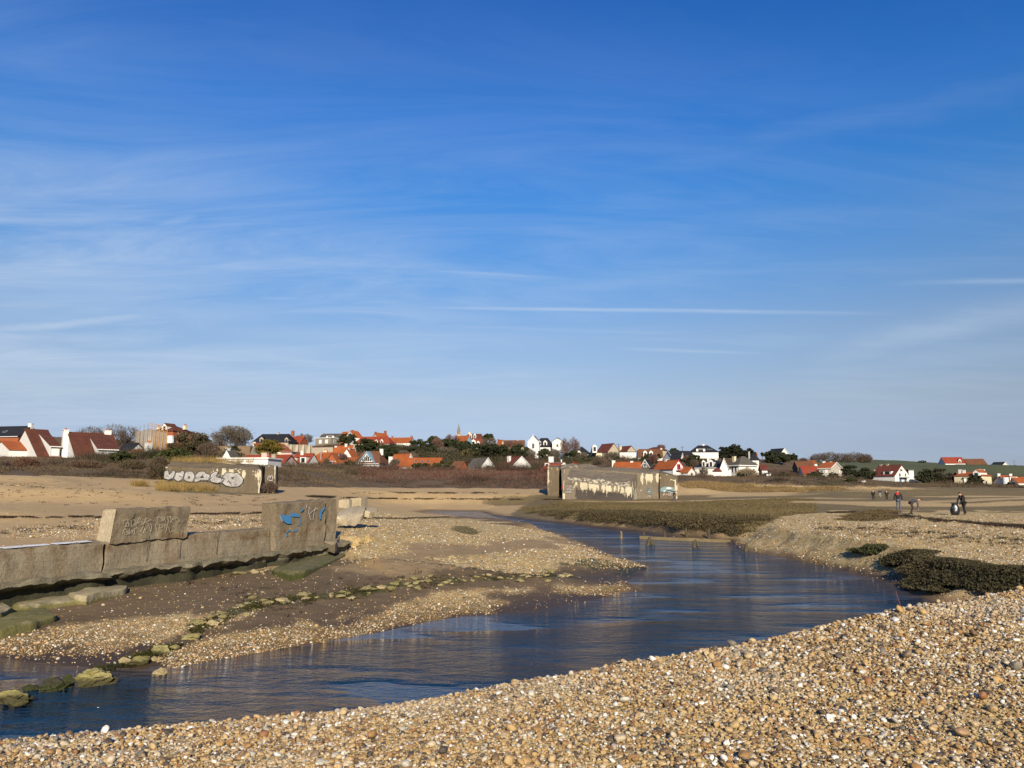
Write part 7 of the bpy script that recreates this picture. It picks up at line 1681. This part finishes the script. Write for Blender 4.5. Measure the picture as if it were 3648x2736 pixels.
    garment('jacket', [('waist', (.175, .135)), ('hem', (.17, .135)), ('chest', (.19, .14)), ('neck', .075), ('shl', .085), ('ell', .062), ('wrl', .046), ('shr', .085), ('elr', .062), ('wrr', .046)],
            [('waist', 'hem'), ('waist', 'chest'), ('chest', 'neck'), ('chest', 'shl'), ('shl', 'ell'), ('ell', 'wrl'), ('chest', 'shr'), ('shr', 'elr'), ('elr', 'wrr')], mj)
    garment('trousers', [('hip', (.16, .125)), ('thl', .10), ('knl', .074), ('anl', .062), ('thr', .10), ('knr', .074), ('anr', .062)], [('hip', 'thl'), ('thl', 'knl'), ('knl', 'anl'), ('hip', 'thr'), ('thr', 'knr'), ('knr', 'anr')], mt)
    for q in 'lr': garment('shoe', [('an' + q, .06), ('to' + q, .045)], [('an' + q, 'to' + q)], msh)
    J['hb'] = J['head'] - fw * .04 + (J['top'] - J['head']) * .25; J['ht'] = J['top'] + (J['top'] - J['head']) * .12 - fw * .005
    garment('hair', [('hb', (.104, .104)), ('ht', (.085, .092))], [('hb', 'ht')], mh)
    if gloves:
        mg = simple('glove_%d' % u, gloves, .6, .1, 5)
        for q in 'lr':
            J['gl' + q] = J['wr' + q] + (J['wr' + q] - J['el' + q]).normalized() * .13
            garment('glove', [('wr' + q, .042), ('gl' + q, .05)], [('wr' + q, 'gl' + q)], mg)
    if extras: extras(body, J, s)
    return body
def red_hood(body, J, s):
    c = J['neck'] * s; mb = MB()
    m = rock_mesh(77, 3, .25, .8); o = bpy.data.objects.new('red_hood', m); COL.objects.link(o); m.materials.append(simple('red_cloth', (.55, .05, .035), .8, .2, 6)); o.parent = body
    o.location = c + Vector((.04, .10, -.06)) * s; o.scale = (.17 * s, .11 * s, .17 * s)
person('person in dark jacket, red hood and blue jeans seen from behind, beside the heather mound', 3202, 1811, 66, 1.80, math.radians(168), .05, (.018, .018, .024), (.10, .12, .17), extras=red_hood, head=.3, arms={'l': ((.30, .02, 1.14), (.30, -.03, .86)), 'r': ((-.30, .02, 1.14), (-.29, -.03, .86))})
person('person in a grey jacket bending down with a blue glove near the ground', 3247, 1835, 59, 1.72, math.radians(62), 1.25, (.085, .085, .11), (.05, .03, .035), hair=(.09, .03, .015), gloves=(.03, .08, .30), head=.3,
       arms={'l': ((.20, -.50, .72), (.14, -.48, .44)), 'r': ((-.20, -.50, .70), (-.12, -.46, .42))}, legs={'l': ((.11, -.14, .52), (.12, .02, .09)), 'r': ((-.11, -.14, .52), (-.12, .06, .09))})
bagp = person('person all in black stooping to hold open a black sack', 3436, 1836, 58, 1.76, math.radians(-78), .32, (.015, .016, .016), (.013, .014, .016), head=.5,
       arms={'l': ((.22, -.30, 1.02), (.10, -.46, .76)), 'r': ((-.22, -.32, 1.02), (-.08, -.48, .78))}, legs={'l': ((.11, -.10, .50), (.11, -.06, .09)), 'r': ((-.11, .08, .50), (-.12, .26, .10))})
pb3 = P(3404, 1837, 57.6); gz3 = hzp(pb3.x, pb3.y)
rings = []
for z, rx, ry in ((0, .20, .17), (.06, .30, .25), (.3, .33, .27), (.6, .29, .24), (.78, .24, .20), (.86, .27, .2), (.84, .22, .17)):
    rings.append([Vector((rx * math.cos(i * PI / 6), ry * math.sin(i * PI / 6), z)) for i in range(12)])
sk = loft(rings, 3, 2, .05, 3.5, 4).build('refuse_sack', simple('black_plastic', (.014, .014, .018), .35, .3, 4, .5), None, True); sk.location = (pb3.x, pb3.y, gz3); tag(sk, 'full black plastic sack standing open beside the stooping person', 'sack')
person('slim figure in black standing left of the far trio on the plain', 3112, 1783, 104, 1.42, math.radians(150), 0, (.012, .012, .014), (.012, .012, .014), hair=(.06, .02, .012))
person('child in dark blue top and pale shorts running behind the far trio', 3136, 1771, 122, 1.36, math.radians(160), .15, (.018, .028, .075), (.36, .34, .32), arms={'l': ((.32, .0, 1.18), (.42, -.02, 1.05)), 'r': ((-.32, .02, 1.18), (-.46, .0, 1.10))}, legs={'l': ((.10, .06, .52), (.20, .34, .42)), 'r': ((-.09, -.04, .5), (-.06, .02, .09))})
person('child in black with white shoes, arms held out, right of the far trio', 3160, 1786, 99, 1.38, math.radians(175), 0, (.014, .014, .017), (.014, .014, .017), shoes=(.7, .7, .68), arms={'l': ((.31, -.02, 1.18), (.40, -.08, 1.04)), 'r': ((-.31, -.02, 1.18), (-.40, -.08, 1.04))})
person('walker in dark coat and jeans passing the right end of the large bunker', 2402, 1792, 113, 1.70, math.radians(80), .08, (.014, .014, .018), (.055, .065, .11), legs={'l': ((.10, -.12, .50), (.11, -.06, .09)), 'r': ((-.10, .06, .50), (-.11, .26, .11))})
# small thing lying out on the plain, and the reed by the near bank
q = P(3078, 1762, 150)
lit = loft([[Vector((-.5, 0, 0)), Vector((-.4, .3, .0)), Vector((-.3, .2, .35)), Vector((-.4, -.1, .3))], [Vector((.5, 0, 0)), Vector((.6, .3, .0)), Vector((.5, .2, .5)), Vector((.4, -.1, .4))]], 3, 2, .08, 2, 3).build('litter_bag', M_WHITE); lit.location = (q.x, q.y, hzp(q.x, q.y)); tag(lit, 'small white scrap of litter lying on the plain beyond the children', 'litter')
q = P(3216, 2172, 7.5); z0 = hzp(q.x, q.y)
rd = MB().tube((0, 0, 0), (-.03, .05, .2), .003, .0015, 5).build('dry_stalk', simple('red_stalk', (.30, .09, .06), .8)); rd.location = (q.x, q.y, z0 - .02); tag(rd, 'thin reddish stalk sticking up at the near bank edge', 'stalk')
# pale field boundary climbing the green slope
strip_wall('field_fence', 'pale field boundary climbing the green slope behind the copse', 'fence', [(3040, 1656, 560), (3090, 1648, 640), (3150, 1644.5, 690), (3200, 1645, 715)], 1.0, .4, WALLM['stone'])
# ------------------------------------------------------------------ sky, sun, camera
SUN_EL, SUN_AZ = math.radians(24.0), math.radians(7.5)       # sun behind the camera, slightly to its right
Sdir = Vector((math.sin(SUN_AZ) * math.cos(SUN_EL), -math.cos(SUN_AZ) * math.cos(SUN_EL), math.sin(SUN_EL)))
t = NT('World', True)
w = t.m; SC.world = w
sky = t.n('TexSky'); sky.sky_type = 'NISHITA'; sky.sun_disc = False; sky.sun_elevation = SUN_EL; sky.sun_rotation = PI - SUN_AZ; sky.air_density = 1.0; sky.dust_density = .25; sky.ozone_density = 2.2; sky.altitude = 0
gen = t.n('TexCoord').outputs['Generated']
sx = t.n('SeparateXYZ'); t.t.links.new(gen, sx.inputs[0])
# tone of the clear sky by height above the horizon
tint = t.ramp(sx.outputs[2], [(z, tuple(c / 1.5 for c in col)) for z, col in ((.007, (.44, .53, .95)), (.056, (.55, .56, .81)), (.115, (.80, .71, .77)), (.198, (.84, .85, .94)), (.277, (.60, .88, 1.15)), (.365, (.34, .86, 1.36)), (.454, (.22, .80, 1.48)), (.568, (.13, .66, 1.42)), (.9, (.10, .5, 1.25)))])
base = t.mix(1.0, sky.outputs[0], tint, 'MULTIPLY')
rt = t.n('MapRange', {1: .1, 2: .62, 3: 1.0, 4: .86}); t.t.links.new(sx.outputs[0], rt.inputs[0])
rl = t.ramp(sx.outputs[2], [(.0, (1, 1, 1)), (.3, (.4, .4, .4)), (.6, (.5, .5, .5))])
base = t.mix(rl, base, t.n('VectorMath', {0: base, 1: (.86, .88, .90)}, operation='MULTIPLY').outputs[0]) if False else base
shade = t.math('ADD', 1.0, t.math('MULTIPLY', t.math('SUBTRACT', rt.outputs[0], 1.0), rl))
vm = t.n('VectorMath', operation='SCALE'); t.t.links.new(base, vm.inputs[0]); t.t.links.new(shade, vm.inputs[3]); base = vm.outputs[0]
# cirrus: faint wind drawn veils plus the separate streaks and old vapour trails seen over the village
den = t.math('ADD', t.math('MAXIMUM', sx.outputs[2], 0.0), .07)
cb = t.n('CombineXYZ'); t.t.links.new(t.math('DIVIDE', sx.outputs[0], den), cb.inputs[0]); t.t.links.new(t.math('DIVIDE', sx.outputs[1], den), cb.inputs[1])
a = t.noise(t.mapping(cb.outputs[0], (.30, 1.0, 1), (3.1, 1.7, 0), (0, 0, math.radians(-10))), 2.2, 9, .66, 1.0); b = t.noise(t.mapping(cb.outputs[0], (.35, .35, 1), (1, 5, 0)), 1.0, 4, .55)
veil = t.ramp(t.math('MULTIPLY', a, b), [(.20, (0, 0, 0)), (.50, (1, 1, 1))])
el = t.ramp(sx.outputs[2], [(0.0, (.2, .2, .2)), (.16, (.60, .60, .60)), (.27, (.55, .55, .55)), (.42, (.18, .18, .18)), (.6, (.02, .02, .02))])
lf = t.n('MapRange', {1: -.6, 2: .4, 3: 1.5, 4: .5}); t.t.links.new(sx.outputs[0], lf.inputs[0])
fac = t.math('MULTIPLY', t.math('MULTIPLY', veil, el), lf.outputs[0])
yy = t.math('MAXIMUM', sx.outputs[1], .05)
pc_ = t.n('CombineXYZ'); t.t.links.new(t.math('DIVIDE', sx.outputs[0], yy), pc_.inputs[0]); t.t.links.new(t.math('DIVIDE', sx.outputs[2], yy), pc_.inputs[1])
front = t.ramp(sx.outputs[1], [(.1, (0, 0, 0)), (.3, (1, 1, 1))])
wb = t.noise(pc_.outputs[0], 5.0, 5, .6); wb2 = t.noise(t.mapping(pc_.outputs[0], (3, 26, 1)), 1.0, 5, .65)
total = None
for (u0, v0, u1, v1, wd, amp, rag) in ((-200, 1190, 640, 1118, 16, .42, 1.0), (1235, 1092, 3250, 1118, 7, .34, .6), (1320, 955, 2060, 992, 8, .26, .8), (3150, 1012, 3900, 992, 10, .26, .7), (1700, 730, 3900, 240, 60, .07, .8), (-150, 868, 1000, 945, 30, .22, 1.0),
                                      (440, 842, 740, 742, 26, .28, 1.2), (2180, 1240, 2760, 1262, 6, .22, .6), (500, 1352, 1900, 1358, 14, .20, .8), (2850, 1290, 3900, 1040, 50, .22, .7), (600, 1260, 760, 1255, 18, .16, 1.0), (-100, 1010, 500, 1010, 18, .15, 1.0), (900, 1062, 1100, 1065, 8, .18, .8), (1150, 1150, 2500, 1190, 7, .16, 1), (100, 40, 330, 420, 150, .05, .6), (-300, 930, 1300, 900, 60, .22, 1.2), (-200, 1120, 1200, 1100, 45, .2, 1.2), (200, 1010, 1500, 960, 40, .14, 1.2), (700, 1180, 2100, 1220, 30, .14, 1.2), (-100, 1290, 900, 1270, 30, .2, 1.0), (1600, 1040, 2700, 990, 26, .12, 1.0)):
    a0, t0 = ray(u0, v0); a1, t1 = ray(u1, v1); dx, dz = a1 - a0, t1 - t0; L = math.hypot(dx, dz); cx0, cz0 = (a0 + a1) / 2, (t0 + t1) / 2; dx /= L; dz /= L; h = L / 2; wr = wd / F
    al = t.n('VectorMath', {1: (dx / h, dz / h, 0)}, operation='DOT_PRODUCT'); t.t.links.new(pc_.outputs[0], al.inputs[0])
    ac = t.n('VectorMath', {1: (-dz / wr, dx / wr, 0)}, operation='DOT_PRODUCT'); t.t.links.new(pc_.outputs[0], ac.inputs[0])
    A_ = t.math('SUBTRACT', al.outputs['Value'], (cx0 * dx + cz0 * dz) / h); C_ = t.math('SUBTRACT', ac.outputs['Value'], (-cx0 * dz + cz0 * dx) / wr)
    C_ = t.math('ADD', C_, t.math('MULTIPLY', t.math('SUBTRACT', wb, .5), 3.2 * rag))
    g = t.math('POWER', 2.718, t.math('MULTIPLY', t.math('MULTIPLY', C_, C_), -1.0)); e = t.math('SUBTRACT', 1.0, t.math('MULTIPLY', A_, A_), True)
    s1 = t.math('MULTIPLY', t.math('MULTIPLY', g, e), t.math('MULTIPLY', t.ramp(wb2, [(.30, (.25, .25, .25)), (.62, (1, 1, 1))]), amp * 1.5))
    total = s1 if total is None else t.math('MAXIMUM', total, s1)
fac = t.math('MAXIMUM', fac, t.math('MULTIPLY', total, front), True)
colr = t.mix(fac, base, (3.7, 4.3, 5.15))
bg = t.n('Background', {'Color': colr, 'Strength': .0934}); t.t.links.new(bg.outputs[0], t.out.inputs[0])
ld = bpy.data.lights.new('sun', 'SUN'); ld.energy = 5.0; ld.angle = math.radians(.53); ld.color = (1.0, .875, .675)
lo = bpy.data.objects.new('sun', ld); COL.objects.link(lo); lo.rotation_euler = (-Sdir).to_track_quat('-Z', 'Y').to_euler(); lo.location = (0, -20, 40)
cd = bpy.data.cameras.new('camera'); cam = bpy.data.objects.new('camera', cd); COL.objects.link(cam); SC.camera = cam
cd.sensor_width = 36.0; cd.sensor_fit = 'HORIZONTAL'; cd.lens = F / 3648 * 36.0; cd.clip_start = .05; cd.clip_end = 5000
cam.location = (0, 0, CAMZ); cam.rotation_euler = (PI / 2 + PITCH, 0, 0)
vs_ = SC.view_settings; vs_.view_transform = 'Standard'; vs_.look = 'None'; vs_.exposure = .8; vs_.gamma = 1.0; vs_.use_curve_mapping = False
SC.cycles.max_bounces = 5; SC.cycles.diffuse_bounces = 2; SC.cycles.glossy_bounces = 2; SC.cycles.transmission_bounces = 2; SC.cycles.use_denoising = True
